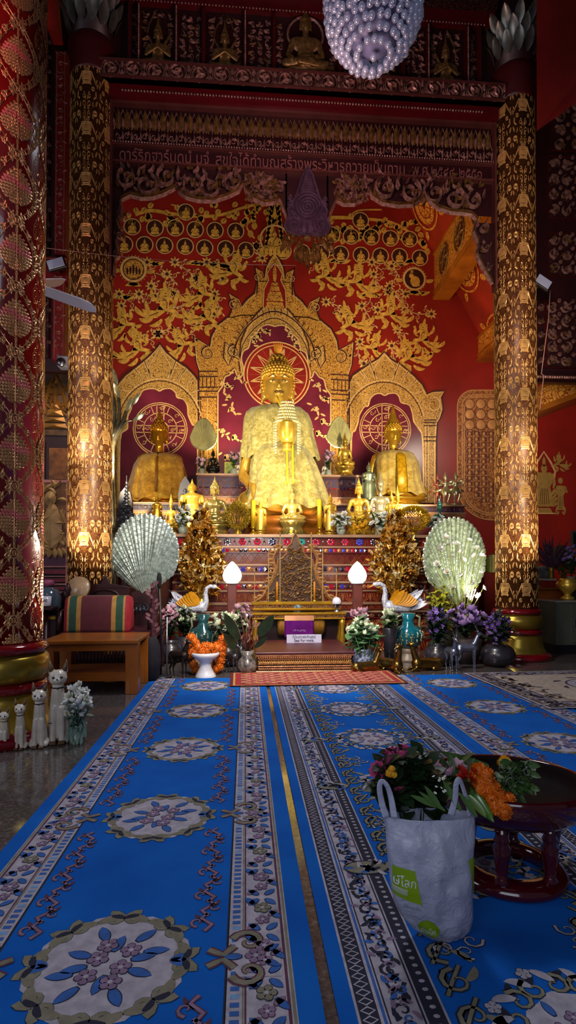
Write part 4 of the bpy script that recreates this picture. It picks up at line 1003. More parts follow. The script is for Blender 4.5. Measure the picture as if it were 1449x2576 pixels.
p.leaf(c[0], c[1] - .5, pi / 2, .75, .3, 0, .05, .02); p.disc(c[0] - .03, c[1] + .28, .09, 0, .05, .03, 12, .12); p.stroke([(c[0] - .15, c[1] + .1), (c[0] - .2, c[1] - .1), (c[0], c[1] + .02)], .08, 0, .04, .02); p.stroke([(c[0] + .12, c[1] + .1), (c[0] + .2, c[1] - .1), (c[0] + .05, c[1] - .1)], .08, 0, .04, .02)
for i in range(70):
    q = p9(95 + rr.random() * 75, 1222 + rr.random() * 165)
    if abs(q[0] - c[0]) < .13 and q[1] < c[1] + .4: continue
    p.leaf(q[0], q[1], rr.random() * 6, .16, .07, 0, .03, .01, rr.choice((-1, 1)))
for i in range(6): p.leaf(c[0] + (i - 2.5) * .06, c[1] - .5, -pi / 2 + (i - 2.5) * .3, .16, .08, 0, .04, .02)
p.build('figure_relief', [cream, mat('aged gilt', '#9a6c34', .4, .5, .2)], lambda u, v, h: Vector((u, Y9 - .02 - h, v)), t); p = Pat()
q = p9(140, 1095)
for i, (w_, h_) in enumerate([(.2, .08), (.17, .08), (.13, .1), (.08, .1)]): p.poly([(q[0] - w_, q[1] + .1 + i * .1), (q[0] + w_, q[1] + .1 + i * .1), (q[0] + w_ * .8, q[1] + .1 + i * .1 + h_), (q[0] - w_ * .8, q[1] + .1 + i * .1 + h_)], 1, .03, .02)
p.stroke([p9(112, 1030), p9(125, 975), p9(140, 940), p9(155, 975), p9(172, 1030)], .06, 1, .03, .02); p.leaf(q[0], q[1] + .45, pi / 2, .35, .07, 1, .04, .02)
for i in range(30):
    u = p9(112 + rr.random() * 58, 950 + rr.random() * 90); p.leaf(u[0], u[1], rr.random() * 6, .14, .05, 1, .03, .01, 1)
p.build('shrine_relief', [cream, mat('aged gilt', '')], lambda u, v, h: Vector((u, Y9 - .02 - h, v)), t)
# ================================================================== CHANDELIER, FAN, LAMPS, CAMERA, WIRE
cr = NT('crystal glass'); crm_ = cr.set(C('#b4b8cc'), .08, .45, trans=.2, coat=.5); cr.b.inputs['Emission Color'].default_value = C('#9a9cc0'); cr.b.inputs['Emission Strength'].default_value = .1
chm = mat('chrome rim', '#c8ccd8', .15, 1.0, .05)
cc_ = P(939, 0, 5.2); Yc = 5.2; Rc = S(125, Yc); zb_ = P(939, 148, Yc).z
t = thing('crystal_chandelier', 'large round crystal bead chandelier hanging at the top in front of the gate', 'chandelier', (cc_.x, Yc, zb_))
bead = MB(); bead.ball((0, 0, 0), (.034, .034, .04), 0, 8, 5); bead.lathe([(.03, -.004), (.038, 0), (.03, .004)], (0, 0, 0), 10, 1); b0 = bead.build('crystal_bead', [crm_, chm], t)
pts = []
def prof(z):   # radius of the basket at height z above its lowest point
    return Rc * (sqrt(max(0, 1 - (1 - min(z, .5) / .5) ** 2)) ** .8)
zz = .03
z_list = [.02, .06, .11, .17, .235, .3, .37, .44, .51, .58, .65, .72, .79, .86]
for j, z in enumerate(z_list):
    r = prof(z) if z < .5 else Rc * (1 - (z - .5) * .12); n_ = max(1, int(tau * r / .072))
    for i in range(n_): a = tau * (i + .5 * (j % 2) + .3 * R.random()) / n_; r_2 = r * (1 - .05 * R.random()); pts.append((r_2 * cos(a), r_2 * sin(a), z + .02 + .03 * (R.random() - .5)))
pts.append((0, 0, .02))
pts.sort(key=lambda q: q[1])
b0.location = pts[0]
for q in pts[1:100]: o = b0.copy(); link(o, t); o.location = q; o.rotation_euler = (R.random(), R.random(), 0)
mb = MB()
for q in pts[100:]: mb.ball(q, (.034, .034, .04), 0, 8, 5)
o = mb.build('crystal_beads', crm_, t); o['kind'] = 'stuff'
mb = MB()
for z in (.235, .37, .51, .65, .79): mb.tube([(.93 * (prof(z) if z < .5 else Rc) * cos(a), .93 * (prof(z) if z < .5 else Rc) * sin(a), z) for a in [tau * i / 32 for i in range(33)]], .008, 5)
mb.tube([(0, 0, .3), (0, 0, 11 - zb_)], .02, 8); mb.build('frame', chm, t)
mb = MB(); mb.ball((0, 0, .45), (Rc * .75, Rc * .75, .36), 0, 20, 12); mb.build('inner_glass', mat('frosted inner glass', '#6a6e94', .5, 0, .2, 8), t)
# fan with white blades
q = P(62, 715, 4.9); t = thing('ceiling_fan', 'white bladed fan sticking out from behind the near pillar', 'fan', (q.x, 4.9, q.z - .1))
for i in range(3):
    mb = MB(); d = Vector(P(240, 778, 4.6)) - q if i == 0 else (Vector(P(160, 712, 5.35)) - q if i == 1 else Vector((-.6, .1, 0)))
    L_ = d.length; d.normalize(); sd_ = Vector((d.y, -d.x, 0)).normalized(); 
    up = sd_.cross(d).normalized(); sd_ = (sd_ * .9 + up * .45).normalized()
    prof_ = [(.1, .03), (.18, .055), (.5, .06), (.85, .06), (.97, .045), (1, .012)]
    vs = []; 
    for (tt, w_) in prof_: vs += [q + d * L_ * tt + sd_ * w_, q + d * L_ * tt - sd_ * w_ * (1 if tt < .9 else .9), q + d * L_ * tt + sd_ * w_ + up * .008, q + d * L_ * tt - sd_ * w_ + up * .008]
    fs = []
    for j in range(len(prof_) - 1): a = j * 4; fs += [(a, a + 1, a + 5, a + 4), (a + 2, a + 6, a + 7, a + 3), (a, a + 4, a + 6, a + 2), (a + 1, a + 3, a + 7, a + 5)]
    fs += [(0, 2, 3, 1), (len(vs) - 4, len(vs) - 3, len(vs) - 1, len(vs) - 2)]
    mb.add(vs, fs, 0, False); mb.build('blade', mat('fan white', '#f6f4ff', .4, 0, .02), t, True)
mb = MB(); mb.lathe([(.02, .28), (.09, .24), (.13, .16), (.13, .08), (.08, .02), (.02, 0)], (0, 0, 0), 24); mb.build('motor_housing', mat('fan white', '', 0), t)
mb = MB(); mb.tube([(0, 0, .25), (0, 0, 11 - (q.z - .1))], .015, 8); mb.build('downrod', chm, t)
flm = mat('floodlight glass', '#b8bcd8', .25, 0, .05); blk = mat('black plastic', '#15131a', .4, 0, .1)
for (x, y, rot, lab, Yf) in [(140, 662, radians(18), 'small pale floodlight tilted on the left side panel above the fan', 7.1), (1368, 708, radians(-32), 'small pale floodlight tilted on the right carved panel', 7.1)]:
    q = P(x, y, Yf); t = thing('floodlight', lab, 'floodlight', (q.x, Yf, q.z)); w_, h_ = .2, .11
    mb = MB(); M = Matrix.Rotation(-rot, 4, 'Y'); mb.M = M; mb.box((0, .03, 0), (w_ + .03, .05, h_ + .03), 0, bev=.008); mb.tube([(0, .05, 0), (0, .2, 0)], .02, 8); hs = mb.build('housing', blk, t)
    mb = MB(); mb.M = M; mb.box((0, 0, 0), (w_, .012, h_), 0, bev=.003); subpart(mb.build('lens_panel', flm, t), hs)
q = P(160, 915, 7.15); t = thing('security_camera', 'small white security camera on the side panel above the shrine painting', 'camera', (q.x, 7.15, q.z))
mb = MB(); mb.box((0, .03, .02), (.14, .14, .14), 0, bev=.015); hs = mb.build('housing', mat('camera grey', '#9a98a8', .35, 0, .05), t)
mb = MB(); mb.lathe([(.001, 0), (.05, 0), (.055, .03), (.05, .05)], (0, 0, 0), 20); o = subpart(mb.build('lens_ring', silver, t), hs); o.rotation_euler = (pi / 2, 0, 0); o.location = (-.015, -.02, .0)
mb = MB(); mb.ball((-.015, -.055, 0), (.032, .02, .032), 0, 12, 8); subpart(mb.build('lens', blk, t), hs)
mb = MB(); mb.box((0, .12, .02), (.05, .06, .05)); mb.build('bracket', blk, t)
q0, q1 = P(100, 622, 6.4), P(745, 668, 6.6); mb = MB()
mb.tube([q0.lerp(q1, i / 16) - Vector((0, 0, .05 * sin(pi * i / 16))) for i in range(17)], .0035, 5)
tag(mb.build('hanging_wire', mat('pale wire', '#c89080', .5, 0, .05), None, loc=q0), 'thin wire stretched from the near pillar past the left column towards the arch', 'wire')
mb = MB(); mb.tube([P(1384, 730, 7.3), P(1380, 800, 7.3), P(1362, 940, 7.3), P(1368, 945, 7.3), P(1358, 1030, 7.3)], .006, 5)
tag(mb.build('lamp_cable', mat('pale wire', ''), None, loc=P(1384, 730, 7.3)), 'pale cable dangling from the right floodlight', 'cable')
# ================================================================== ALTAR
redalt = mat('altar red lacquer', '#6a120c', .3, 0, .15, 5, coat=.3)
rosg = mat('altar rose gilt', '#c8824e', .35, .6, .15, 10)
palg = mat('altar pale moulding', '#b08868', .4, .3, .1, 6)
purp = mat('altar violet band', '#3e2048', .35, 0, .2, 10)
mir = mat('mirror mosaic', '#d8d4e8', .08, 1.0, .2, 60)
ruby = mat('ruby glass', '#c01838', .1, 0, .1, 20, coat=.8); teal = mat('teal glass', '#3aa8a0', .1, 0, .1, 20, coat=.8); bluegl = mat('blue glass', '#4a4ac8', .1, .2, .1, 20, coat=.8)
AM = [redalt, rosg, palg, purp, mir, ruby, teal, bluegl, dred2]
def altar_front(name, x0, x1, Y, rows, parent, seed):
    mb = MB(); p = Pat(); rr = random.Random(seed)
    for (y0, y1, ty, pro) in rows:
        a = P(x0, y1, Y); b = P(x1, y0, Y); ax, bx = P(x0, y1, Y).x, P(x1, y0, Y).x
        z0, z1 = P(724, y1, Y).z, P(724, y0, Y).z; W = bx - ax
        m = {'mould': 2, 'tri': 0, 'arch': 0, 'mosaic': 0, 'flower': 0, 'petal': 0, 'plain': 0, 'violet': 3, 'gilt': 1, 'line': 2}[ty]
        mb.box(((ax + bx) / 2, Y + .05 - pro / 2, (z0 + z1) / 2), (W + pro, .1 + pro, z1 - z0), m)
        L = pro + .001; h = z1 - z0; zc = (z0 + z1) / 2
        if ty in ('tri', 'arch', 'petal'):
            w = h * (1.15 if ty == 'tri' else 1.3); n_ = int(W / w)
            for i in range(n_):
                x = ax + W * (i + .5) / n_
                if ty == 'tri':
                    for k in (1, .68, .36): p.stroke([(x - w / 2 * k, z0 + .01), (x, z0 + h * k * .92), (x + w / 2 * k, z0 + .01)], .012, 1, .006, L)
                    p.stroke([(x - w / 2, z1 - .005), (x, z0 + h * .3)], .006, 1, .004, L); p.stroke([(x + w / 2, z1 - .005), (x, z0 + h * .3)], .006, 1, .004, L)
                elif ty == 'arch':
                    for k in (1, .6): p.stroke([(x - w * .42 * k, z1 - .02), (x - w * .3 * k, z0 + h * (.5 - .25 * k)), (x, z0 + h * (.45 - .4 * k)), (x + w * .3 * k, z0 + h * (.5 - .25 * k)), (x + w * .42 * k, z1 - .02)], .014, 1, .006, L)
                    p.leaf(x, z0 + h * .4, pi / 2, h * .4, h * .2, 1, .008, L); p.leaf(x + w / 2, z0 + .01, pi / 2, h * .8, h * .22, 1, .006, L)
                else: p.leaf(x, z0, pi / 2, h, w * .7, 1, .01, L); p.disc(x + w / 2, zc, h * .12, 4, .004, L, 6)
        elif ty in ('mosaic', 'flower', 'violet', 'gilt'):
            w = h * (.8 if ty != 'flower' else 1.6); n_ = int(W / w)
            for i in range(n_):
                x = ax + W * (i + .5) / n_
                if ty == 'mosaic':
                    p.poly([(x - w * .36, z0 + h * .2), (x + w * .36, z0 + h * .2), (x + w * .36, z1 - h * .2), (x - w * .36, z1 - h * .2)], rr.choice((4, 4, 4, 7, 1, 1, 5)), .006, L); p.disc(x + w / 2, zc, h * .13, 1, .006, L, 6)
                elif ty == 'flower':
                    c_ = rr.choice((5, 5, 6, 4, 5, 7)); p.flower(x, zc, h * .46, 6, c_, 4, .004, L, rr.random())
                    p.stroke([(x + w / 2 - h * .2, z0 + h * .1), (x + w / 2, z1 - h * .1), (x + w / 2 + h * .2, z0 + h * .1)], .01, 1, .006, L); p.disc(x + w / 2, zc, h * .1, 4, .004, L, 5)
                elif ty == 'violet':
                    if i % 3 == 0: p.ring(x, zc, h * .3, h * .1, 1, .004, L, 10)
                    else: p.spiral(x, zc, h * .3, rr.random() * 6, .8, rr.choice((1, -1)), h * .09, 1, .004, L, 8); p.stroke([(x + h * .3, zc - h * .3), (x + h * .3, zc + h * .3)], h * .07, 1, .004, L)
                else:
                    p.spiral(x, zc, h * .32, i, 1.2, 1 if i % 2 else -1, h * .12, 2, .006, L, 8)
    mb.build(name + '_moulding', AM, parent, True)
    p.build(name + '_ornament', AM, lambda u, v, h: Vector((u, Y - h, v)), parent)
YA = 8.4
alt = thing('tiered_altar', 'stepped red and gilt altar faced with mirror mosaic, carrying the rows of statues', 'altar', (P(750, 1500, YA).x, YA, 0))
rows = [(1345, 1352, 'mould', .08), (1352, 1374, 'flower', .02), (1374, 1378, 'line', .04), (1378, 1392, 'mosaic', .03), (1392, 1419, 'tri', .0), (1419, 1423, 'line', .04), (1423, 1441, 'mosaic', .03), (1441, 1446, 'line', .05), (1446, 1462, 'tri', .04), (1462, 1467, 'line', .06), (1467, 1484, 'mosaic', .05), (1484, 1488, 'line', .08), (1488, 1514, 'arch', .06), (1514, 1520, 'mould', .12), (1520, 1536, 'tri', .1)]
altar_front('upper', 440, 1066, YA, rows, alt, 1)
def top(z, x0, x1, Y0, Y1, m, th=.05):
    a, b = P(x0, 1400, Y0).x, P(x1, 1400, Y0).x; mb = MB(); mb.box(((a + b) / 2, (Y0 + Y1) / 2, z - th / 2), (b - a, Y1 - Y0, th), 0); return mb, a, b
ZA = P(724, 1345, YA).z; mb, a, b = top(ZA, 438, 1068, YA - .06, 8.7, 0); mb.box(((a + b) / 2, YA + .3, ZA / 2), (b - a - .05, .5, ZA - .06), 0); a, b = P(308, 1345, 8.7).x, P(1200, 1345, 8.7).x; mb.box(((a + b) / 2, 9.45, ZA / 2), (b - a, 1.6, ZA - .002), 0); mb.build('altar_top', mat('altar top wood', '#5a2c1c', .3, 0, .2), alt, True)
YL = 7.75; ZL = P(724, 1536, YL).z + .0
rows = [(1536, 1541, 'mould', .06), (1541, 1556, 'mosaic', .03), (1556, 1574, 'arch', 0), (1574, 1580, 'gilt', .05), (1580, 1600, 'tri', .02), (1600, 1610, 'mosaic', .05), (1610, 1640, 'arch', .04), (1640, 1700, 'plain', .08)]
altar_front('lower', 405, 1092, YL, rows, alt, 2)
mb, a, b = top(ZL, 404, 1093, YL - .05, YA + .1, 0, .03); mb.build('altar_step', redalt, alt, True)
Y2 = 10.4; Z2 = P(724, 1267, Y2).z
sh = thing('side_shrine_shelf', 'long violet and gilt shelf behind the altar carrying the two side Buddhas', 'shelf', (P(745, 1400, Y2).x, Y2, 0))
altar_front('shelf', 322, 1168, Y2, [(1267, 1271, 'mould', .06), (1271, 1286, 'violet', 0), (1286, 1290, 'line', .03), (1290, 1298, 'gilt', .02), (1298, 1312, 'tri', 0), (1312, 1345, 'plain', 0)], sh, 3)
mb, a, b = top(Z2, 321, 1169, Y2 - .04, 11.9, 0); mb.box(((a + b) / 2, Y2 + .8, Z2 / 2), (b - a - .1, 1.4, Z2 - .06)); mb.build('shelf_top', mat('altar top wood', ''), sh, True)
Y3 = 11.3; Z3 = P(724, 1197, Y3).z
s3 = thing('upper_shrine_shelf', 'upper violet shelf with glinting mosaic edge directly behind the main Buddha', 'shelf', (P(718, 1300, Y3).x, Y3, Z2))
altar_front('shelf', 497, 940, Y3, [(1194, 1199, 'mould', .05), (1199, 1204, 'mosaic', 0), (1204, 1226, 'violet', 0), (1226, 1231, 'mosaic', .03), (1231, 1250, 'tri', 0), (1250, 1254, 'line', .03), (1254, 1266, 'gilt', 0), (1266, 1275, 'violet', .01)], s3, 4)
mb, a, b = top(Z3, 496, 941, Y3 - .03, 11.95, 0); mb.box(((a + b) / 2, Y3 + .35, (Z3 + Z2) / 2), (b - a - .1, .5, Z3 - Z2 - .04)); mb.build('shelf_top', mat('altar top wood', ''), s3, True)
# ================================================================== STATUES
PROTO = {}
def proto(kind, voxel):
    k = (kind, voxel)
    if k in PROTO: return PROTO[k]
    mb = MB(); c = mb.cap
    if kind == 'lap': buddha_prims(mb)
    elif kind == 'pray': buddha_prims(mb, True)
    elif kind == 'stand':
        mb.lathe([(.001, .02), (.15, .03), (.14, .15), (.125, .35), (.12, .46), (.1, .56), (.125, .66), (.14, .72), (.1, .765), (.045, .79), (.001, .8)], (0, 0, 0), 20, 0, 1, .62)
        mb.ball((0, -.01, .875), (.055, .06, .075), 0, 14, 9); c((0, 0, .76), (0, -.005, .84), .035, .032); c((0, -.068, .885), (0, -.076, .86), .007, .01, 8)
        for sg in (-1, 1):
            c((sg * .06, -.02, .03), (sg * .06, -.13, .02), .03, .025); c((sg * .135, 0, .72), (sg * .165, -.01, .56), .035, .03)
            c((sg * .165, -.01, .56), (sg * .12, -.12, .58 if sg > 0 else .62), .028, .02); c((sg * .12, -.12, .6), (sg * .115, -.13, .67), .02, .012)
            c((sg * .058, 0, .9), (sg * .056, 0, .83), .011, .013, 8); c((sg * .15, .02, .5), (sg * .16, .03, .12), .02, .012)
    elif kind == 'dance':
        for sg in (-1, 1):
            c((sg * .05, 0, .5), (sg * (.1 if sg > 0 else .05), -.03, .28), .06, .045); c((sg * (.1 if sg > 0 else .05), -.03, .28), (sg * .05, 0, .04), .042, .028); c((sg * .05, .0, .03), (sg * .06, -.07, .02), .025, .02)
            c((sg * .1, 0, .72), (sg * .2, 0, .62), .032, .026); c((sg * .2, 0, .62), (sg * (.22 if sg > 0 else .1), -.05, .8 if sg > 0 else .64), .024, .016)
        mb.ball((0, 0, .52), (.09, .07, .08)); mb.ball((0, 0, .62), (.065, .05, .09)); mb.ball((0, 0, .7), (.09, .06, .06)); c((0, 0, .72), (0, 0, .82), .03, .03)
        mb.ball((0, -.01, .855), (.05, .055, .065), 0, 12, 8)
    o = blob('body', mb, gold, None, voxel, 3); me = o.data; bpy.data.objects.remove(o); PROTO[k] = me; return me
def withmat(me, m):
    q = me.copy(); q.materials.clear(); q.materials.append(m); return q
def pedestal(mb, w, h, m=0, d=.75, petals=True):
    prof = [(w * 1.05, -h), (w * 1.05, -h * .85), (w * .92, -h * .8), (w * .8, -h * .62), (w * .74, -h * .5), (w * .8, -h * .4), (w * .97, -h * .22), (w * 1.0, -h * .08), (w * .95, 0), (.01, .001)]
    mb.lathe(prof, (0, 0, 0), 28, m, 1, d)
    if petals:
        for r_, z_, up in ((.83, -h * .4, 1), (.86, -h * .62, -1)):
            for i in range(22):
                a = tau * i / 22; mb.leaf((w * (r_ - .04) * cos(a), w * d * (r_ - .04) * sin(a), z_), (cos(a) * .5, sin(a) * .5, up), h * .34, w * .24, m, (cos(a), sin(a), -.5 * up), .3, .2, 4)
def statue(name, label, x, yb, yt, Y, kind='lap', m=gold, hm=None, z=None, voxel=.022, cat='Buddha statue', ped=.12, wk=1.0, crown=False, face=False, rz=0.0, group=None, curls=0):
    b = P(x, yb, Y); H = S(yb - yt, Y); 
    if z is not None: b.z = z
    full = {'lap': 1.02, 'pray': 1.02, 'stand': 1.06, 'dance': 1.1}[kind] + ped
    s = (P(x, yt, Y).z - b.z) / full
    t = thing(name, label, cat, b, rz, group, 1.0)
    def put(o): o.location = (0, 0, ped * s); o.scale = (s * wk, s * wk, s); return o
    put(mesh_obj('body', withmat(proto(kind, voxel), m), t)); hm = hm or m
    mb = MB()
    if kind in ('lap', 'pray'):
        bud_hair(mb, 0, curls)
        if crown: mb.lathe([(.1, .8), (.108, .82), (.085, .85), (.075, .88), (.05, .92), (.03, .99), (.002, 1.08)], (0, .015, 0), 14, 0)
        else: flame(mb)
    else:
        mb.ball((0, .008, .9), (.06, .064, .062), 0, 14, 8)
        if crown: mb.lathe([(.062, .92), (.064, .935), (.045, .96), (.05, .97), (.03, 1.0), (.02, 1.06), (.002, 1.15)], (0, .01, 0), 12, 0)
        else: mb.ball((0, .01, .955), .03, 0, 10, 6); mb.lathe([(.015, .97), (.018, .99), (.002, 1.06)], (0, .01, 0), 8, 0)
    put(mb.build('crown' if crown else 'hair', hm, t))
    if ped:
        mb = MB(); pedestal(mb, (.38 if kind in ('lap', 'pray') else .17) * s * wk, ped * s, 0, .7); o = mb.build('pedestal', m, t); o.location = (0, 0, ped * s)
    if kind == 'dance':
        mb = MB()
        for i in range(10):
            a = tau * i / 10; mb.leaf((.07 * cos(a), .05 * sin(a), .55), (cos(a), sin(a), -1.2), .24, .09, 0, (cos(a), sin(a), .6), -.5, .2, 5)
        for sg in (-1, 1):
            mb.leaf((sg * .09, 0, .74), (sg, 0, .9), .16, .06, 0, (0, -1, 0), .4); mb.leaf((sg * .08, .02, .5), (sg, .1, -.3), .28, .08, 0, (0, -1, 0), -.6)
        put(mb.build('costume', m, t))
    if kind == 'stand':
        mb = MB()
        for sg in (-1, 1): mb.tube([(sg * .13, -.02, .7), (sg * .17, .0, .45), (sg * .19, .01, .14)], [.02, .03, .035], 8, 0, True, .3)
        put(mb.build('robe', m, t))
    return t
def face_parts(t, s, ped, lip, dk, sc=1.0):
    mb = MB()
    for sg in (-1, 1):
        mb.tube([(sg * .015, -.106, .752), (sg * .035, -.107, .764), (sg * .062, -.092, .752)], [.003, .005, .002], 6, 1, True)
        mb.ball((sg * .036, -.096, .728), (.017, .008, .0065), 0, 10, 6); mb.ball((sg * .036, -.102, .727), (.006, .004, .005), 1, 8, 5)
    mb.tube([(-.026, -.096, .668), (-.01, -.109, .664), (0, -.11, .666), (.01, -.109, .664), (.026, -.096, .668)], [.003, .006, .005, .006, .003], 6, 1)
    o = mb.build('face_features', [lip, dk], t); o.location = (0, 0, ped); o.scale = (s, s, s)
# --- main Buddha
YM = 9.75; zb0 = P(718, 1302, YM).z
mx_ = P(699, 1300, YM).x
main_t = thing('main_buddha', 'very large golden Buddha in a pale yellow mantle at the centre of the altar', 'Buddha statue', (mx_, YM, ZA))
s = (P(699, 868, YM).z - zb0) / 1.02; pz = zb0 - ZA
mb = MB(); c = mb.cap
buddha_prims(mb)
mb.v = [Vector((v.x * (.62 if v.z < .2 else .74 if abs(v.x) > .12 and v.z < .58 else .86 if v.z < .58 else 1), v.y, v.z if v.z < .3 else v.z + (min(v.z, .55) - .3) * .18)) for v in mb.v]
mgl = mat('main statue gold', '#e6b448', .22, .65, .08, 4, .02, 10)
o = blob('body', mb, mgl, main_t, .012, 3); o.location = (0, 0, pz); o.scale = (s, s, s); hz = .045
mb = MB(); bud_hair(mb, 0, 30); o = mb.build('hair_curls', mat('curl gold', '#d8a43a', .3, .5, .1), main_t); o.location = (0, 0, pz + hz * s); o.scale = (s, s, s)
mb = MB(); flame(mb, .89, .1, 0, .026); 
for i in range(5): mb.leaf((.0, .0, .9), ((i - 2) * .14, -.05, 1), .1, .018, 0, (0, -1, 0), .2)
o = mb.build('flame_finial', mat('flame orange gilt', '#e0902a', .3, .8, .1), main_t); o.location = (0, 0, pz + .03 * s); o.scale = (s, s, s)
face_parts(main_t, s, pz + hz * s, mat('eye gold', '#e8c878', .3), mat('eye dark', '#5a3810', .4))
clothm = NT('sheer gold mantle'); co = clothm.coord(); f = clothm.noise(co, 11, 7, .75, .8)
cc2 = clothm.ramp(f, [(.32, C('#665a20')), (.48, C('#9c8e40')), (.68, C('#c8bc78'))]); clothm.bump(clothm.noise(co, 22, 6, .7, 1.5), .6, .03); clothm.set(cc2, .38, .25, sheen=.3)
def drape(name, rows, Y, m, t, folds=9, amp=.03, dep=.8, n=96, seed=0, front=0.0, open_=None):
    rr = random.Random(seed); ph = [rr.random() * 6 for _ in range(6)]
    rows2 = []
    for i in range(len(rows) - 1):
        for j in range(4):
            k = j / 4; k2 = k * k * (3 - 2 * k) if False else k
            rows2.append(tuple(rows[i][q] * (1 - k2) + rows[i + 1][q] * k2 for q in range(3)))
    rows2.append(rows[-1]); vs = []; fs = []; N = len(rows2)
    for j, (y, cx, w) in enumerate(rows2):
        c = P(cx, y, Y); r = S(w / 2, Y); t_ = j / (N - 1)
        for i in range(n):
            a = tau * i / n; k = 1 + amp * (.3 + t_) * (sin(folds * a + ph[0] + t_ * 1.5) * .6 + sin((folds * 2 + 1) * a + ph[1] - t_ * 2) * .35 + .25 * sin(5 * a + ph[2]))
            dz = S(4, Y) * sin(folds * a + ph[3]) * t_
            vs.append((c.x + r * k * cos(a), Y + r * dep * k * sin(a) - front * t_, c.z + dz))
    for j in range(N - 1):
        for i in range(n): fs.append((j * n + i, j * n + (i + 1) % n, (j + 1) * n + (i + 1) % n, (j + 1) * n + i))
    mb = MB(); mb.add(vs, fs); 
    mb.add([P(rows[0][1], rows[0][0], Y)] + [vs[i] for i in range(n)], [(0, 1 + i, 1 + (i + 1) % n) for i in range(n)])
    return mb.build(name, m, t, True)
drape('upper_mantle', [(1022, 697, 50), (1024, 697, 92), (1030, 697, 130), (1042, 697, 158), (1062, 698, 172), (1100, 700, 180), (1135, 702, 194), (1158, 704, 200)], YM, clothm.m, main_t, 11, .035, .62, seed=1)
drape('lower_mantle', [(1120, 706, 120), (1140, 708, 148), (1170, 713, 166), (1205, 718, 182), (1240, 721, 200), (1270, 722, 220), (1284, 722, 222)], YM - .12, clothm.m, main_t, 13, .045, .72, seed=2, front=.15)
mb = MB()
for dx in (-7, 6): mb.tube([P(722 + dx, y, YM - .12) + Vector((0, -.52 - .0016 * (y - 1090) - (.03 if dx > 0 else 0), 0)) for y in (1092, 1130, 1165, 1200, 1232)], [.05, .055, .06, .06, .06], 8, 0, True, .3)
for dx in (-1,): mb.tube([P(693 + i * 7, 1015 + i * 20, YM) + Vector((0, -.42 - .03 * i, 0)) for i in range(5)], .035, 8, 0, True, .3)
mb.build('yellow_sash', mat('yellow silk', '#e8c81c', .4, 0, .1), main_t, True)
mb = MB(); W = S(100, YM); mb.lathe([(W * 1.14, 0), (W * 1.14, .05), (W * 1.05, .1), (W, .2), (W * 1.06, pz - .16), (W * 1.1, pz - .1), (W * 1.1, pz - .02), (.01, pz)], (S(20, YM), 0, 0), 40, 0, 1, .8); mb.build('throne', mat('throne amber', '#b06a20', .35, .4, .2), main_t)
# alms bowl with bead crown hung at the chest
q = P(722, 1118, YM - .12); q.y = YM - .80; k = q.y / (YM - .12); q = P(722, 1118, q.y)
t = thing('alms_bowl', 'shining gold bowl with beaded crown at the chest of the main Buddha', 'bowl', q)
mb = MB(); r_ = S(22, q.y); hgt = S(58, q.y); mb.lathe([(.01, 0), (r_ * .5, hgt * .03), (r_ * .85, hgt * .25), (r_, hgt * .6), (r_ * .98, hgt * .9), (r_ * .9, hgt)], (0, 0, 0), 28); mb.build('bowl', goldp, t)
mb = MB()
for j in range(7):
    for i in range(14 - j): a = pi * (i + .5) / (14 - j) + pi; rr_ = r_ * (1.15 - j * .08); mb.ball((rr_ * cos(a), rr_ * sin(a) * .6, hgt + j * .05), .02, 0, 7, 5)
for sg in (-1, 1):
    for i in range(12): mb.ball((sg * r_ * 1.28, 0, hgt - i * .045), .02, 0, 7, 5); mb.ball((sg * r_ * 1.5, 0, hgt * .95 - i * .04), .014, 0, 6, 4)
mb.build('bead_crown', mat('pearl beads', '#f2e8b0', .2, .4, .05), t)
mb = MB(); mb.lathe([(r_ * .5, -.1), (r_ * .55, -.07), (r_ * .4, -.04), (r_ * .7, 0), (.01, .001)], (0, 0, 0), 20); mb.build('stand', goldp, t)
# --- side Buddhas
orm = NT('amber mantle'); co = orm.coord(); f = orm.noise(co, 6, 6, .7, .6)
cc2 = orm.ramp(f, [(.3, C('#8a5c0c')), (.5, C('#c08a18')), (.72, C('#e8bc48'))]); orm.bump(orm.noise(co, 25, 6, .7, 1.5), .6, .03); orm.set(cc2, .35, .45, sheen=.2)
orm2 = NT('pale ochre mantle'); co = orm2.coord(); f = orm2.noise(co, 6, 6, .7, .6)
cc2 = orm2.ramp(f, [(.3, C('#8a6c1c')), (.5, C('#b8983a')), (.72, C('#dcc470')) ]); orm2.bump(orm2.noise(co, 25, 6, .7, 1.5), .6, .03); orm2.set(cc2, .35, .35, sheen=.2)
deepg = mat('deep gold', '#c48420', .22, .7, .1, 6)
bl = statue('side_buddha', 'large golden Buddha under an amber mantle in the left niche', 400, 1272, 1030, 10.9, 'lap', deepg, deepg, z=Z2, voxel=.015, ped=.06, wk=1.0, curls=16)
drape('amber_mantle', [(1142, 402, 36), (1144, 402, 70), (1151, 402, 100), (1170, 401, 120), (1215, 397, 136), (1240, 395, 146), (1262, 394, 140)], 10.85, orm.m, bl, 9, .05, .75, seed=5)
mb = MB(); mb.tube([P(402, y, 10.85) + Vector((0, -.05 - S(d, 10.9), 0)) for y, d in ((1146, 20), (1165, 40), (1200, 50), (1245, 56))], .02, 6); mb.build('mantle_seam', mat('amber seam', '#7a4c08', .5), bl, True)
br_ = statue('side_buddha', 'large golden Buddha under a pale ochre mantle in the right niche', 990, 1267, 1030, 10.9, 'lap', gold, gold, z=Z2, voxel=.015, ped=.1, wk=.98, curls=16, crown=True)
drape('ochre_mantle', [(1134, 992, 36), (1136, 993, 68), (1143, 995, 94), (1164, 997, 114), (1210, 999, 124), (1235, 1001, 136), (1248, 1002, 144)], 10.85, orm2.m, br_, 9, .04, .75, seed=6)
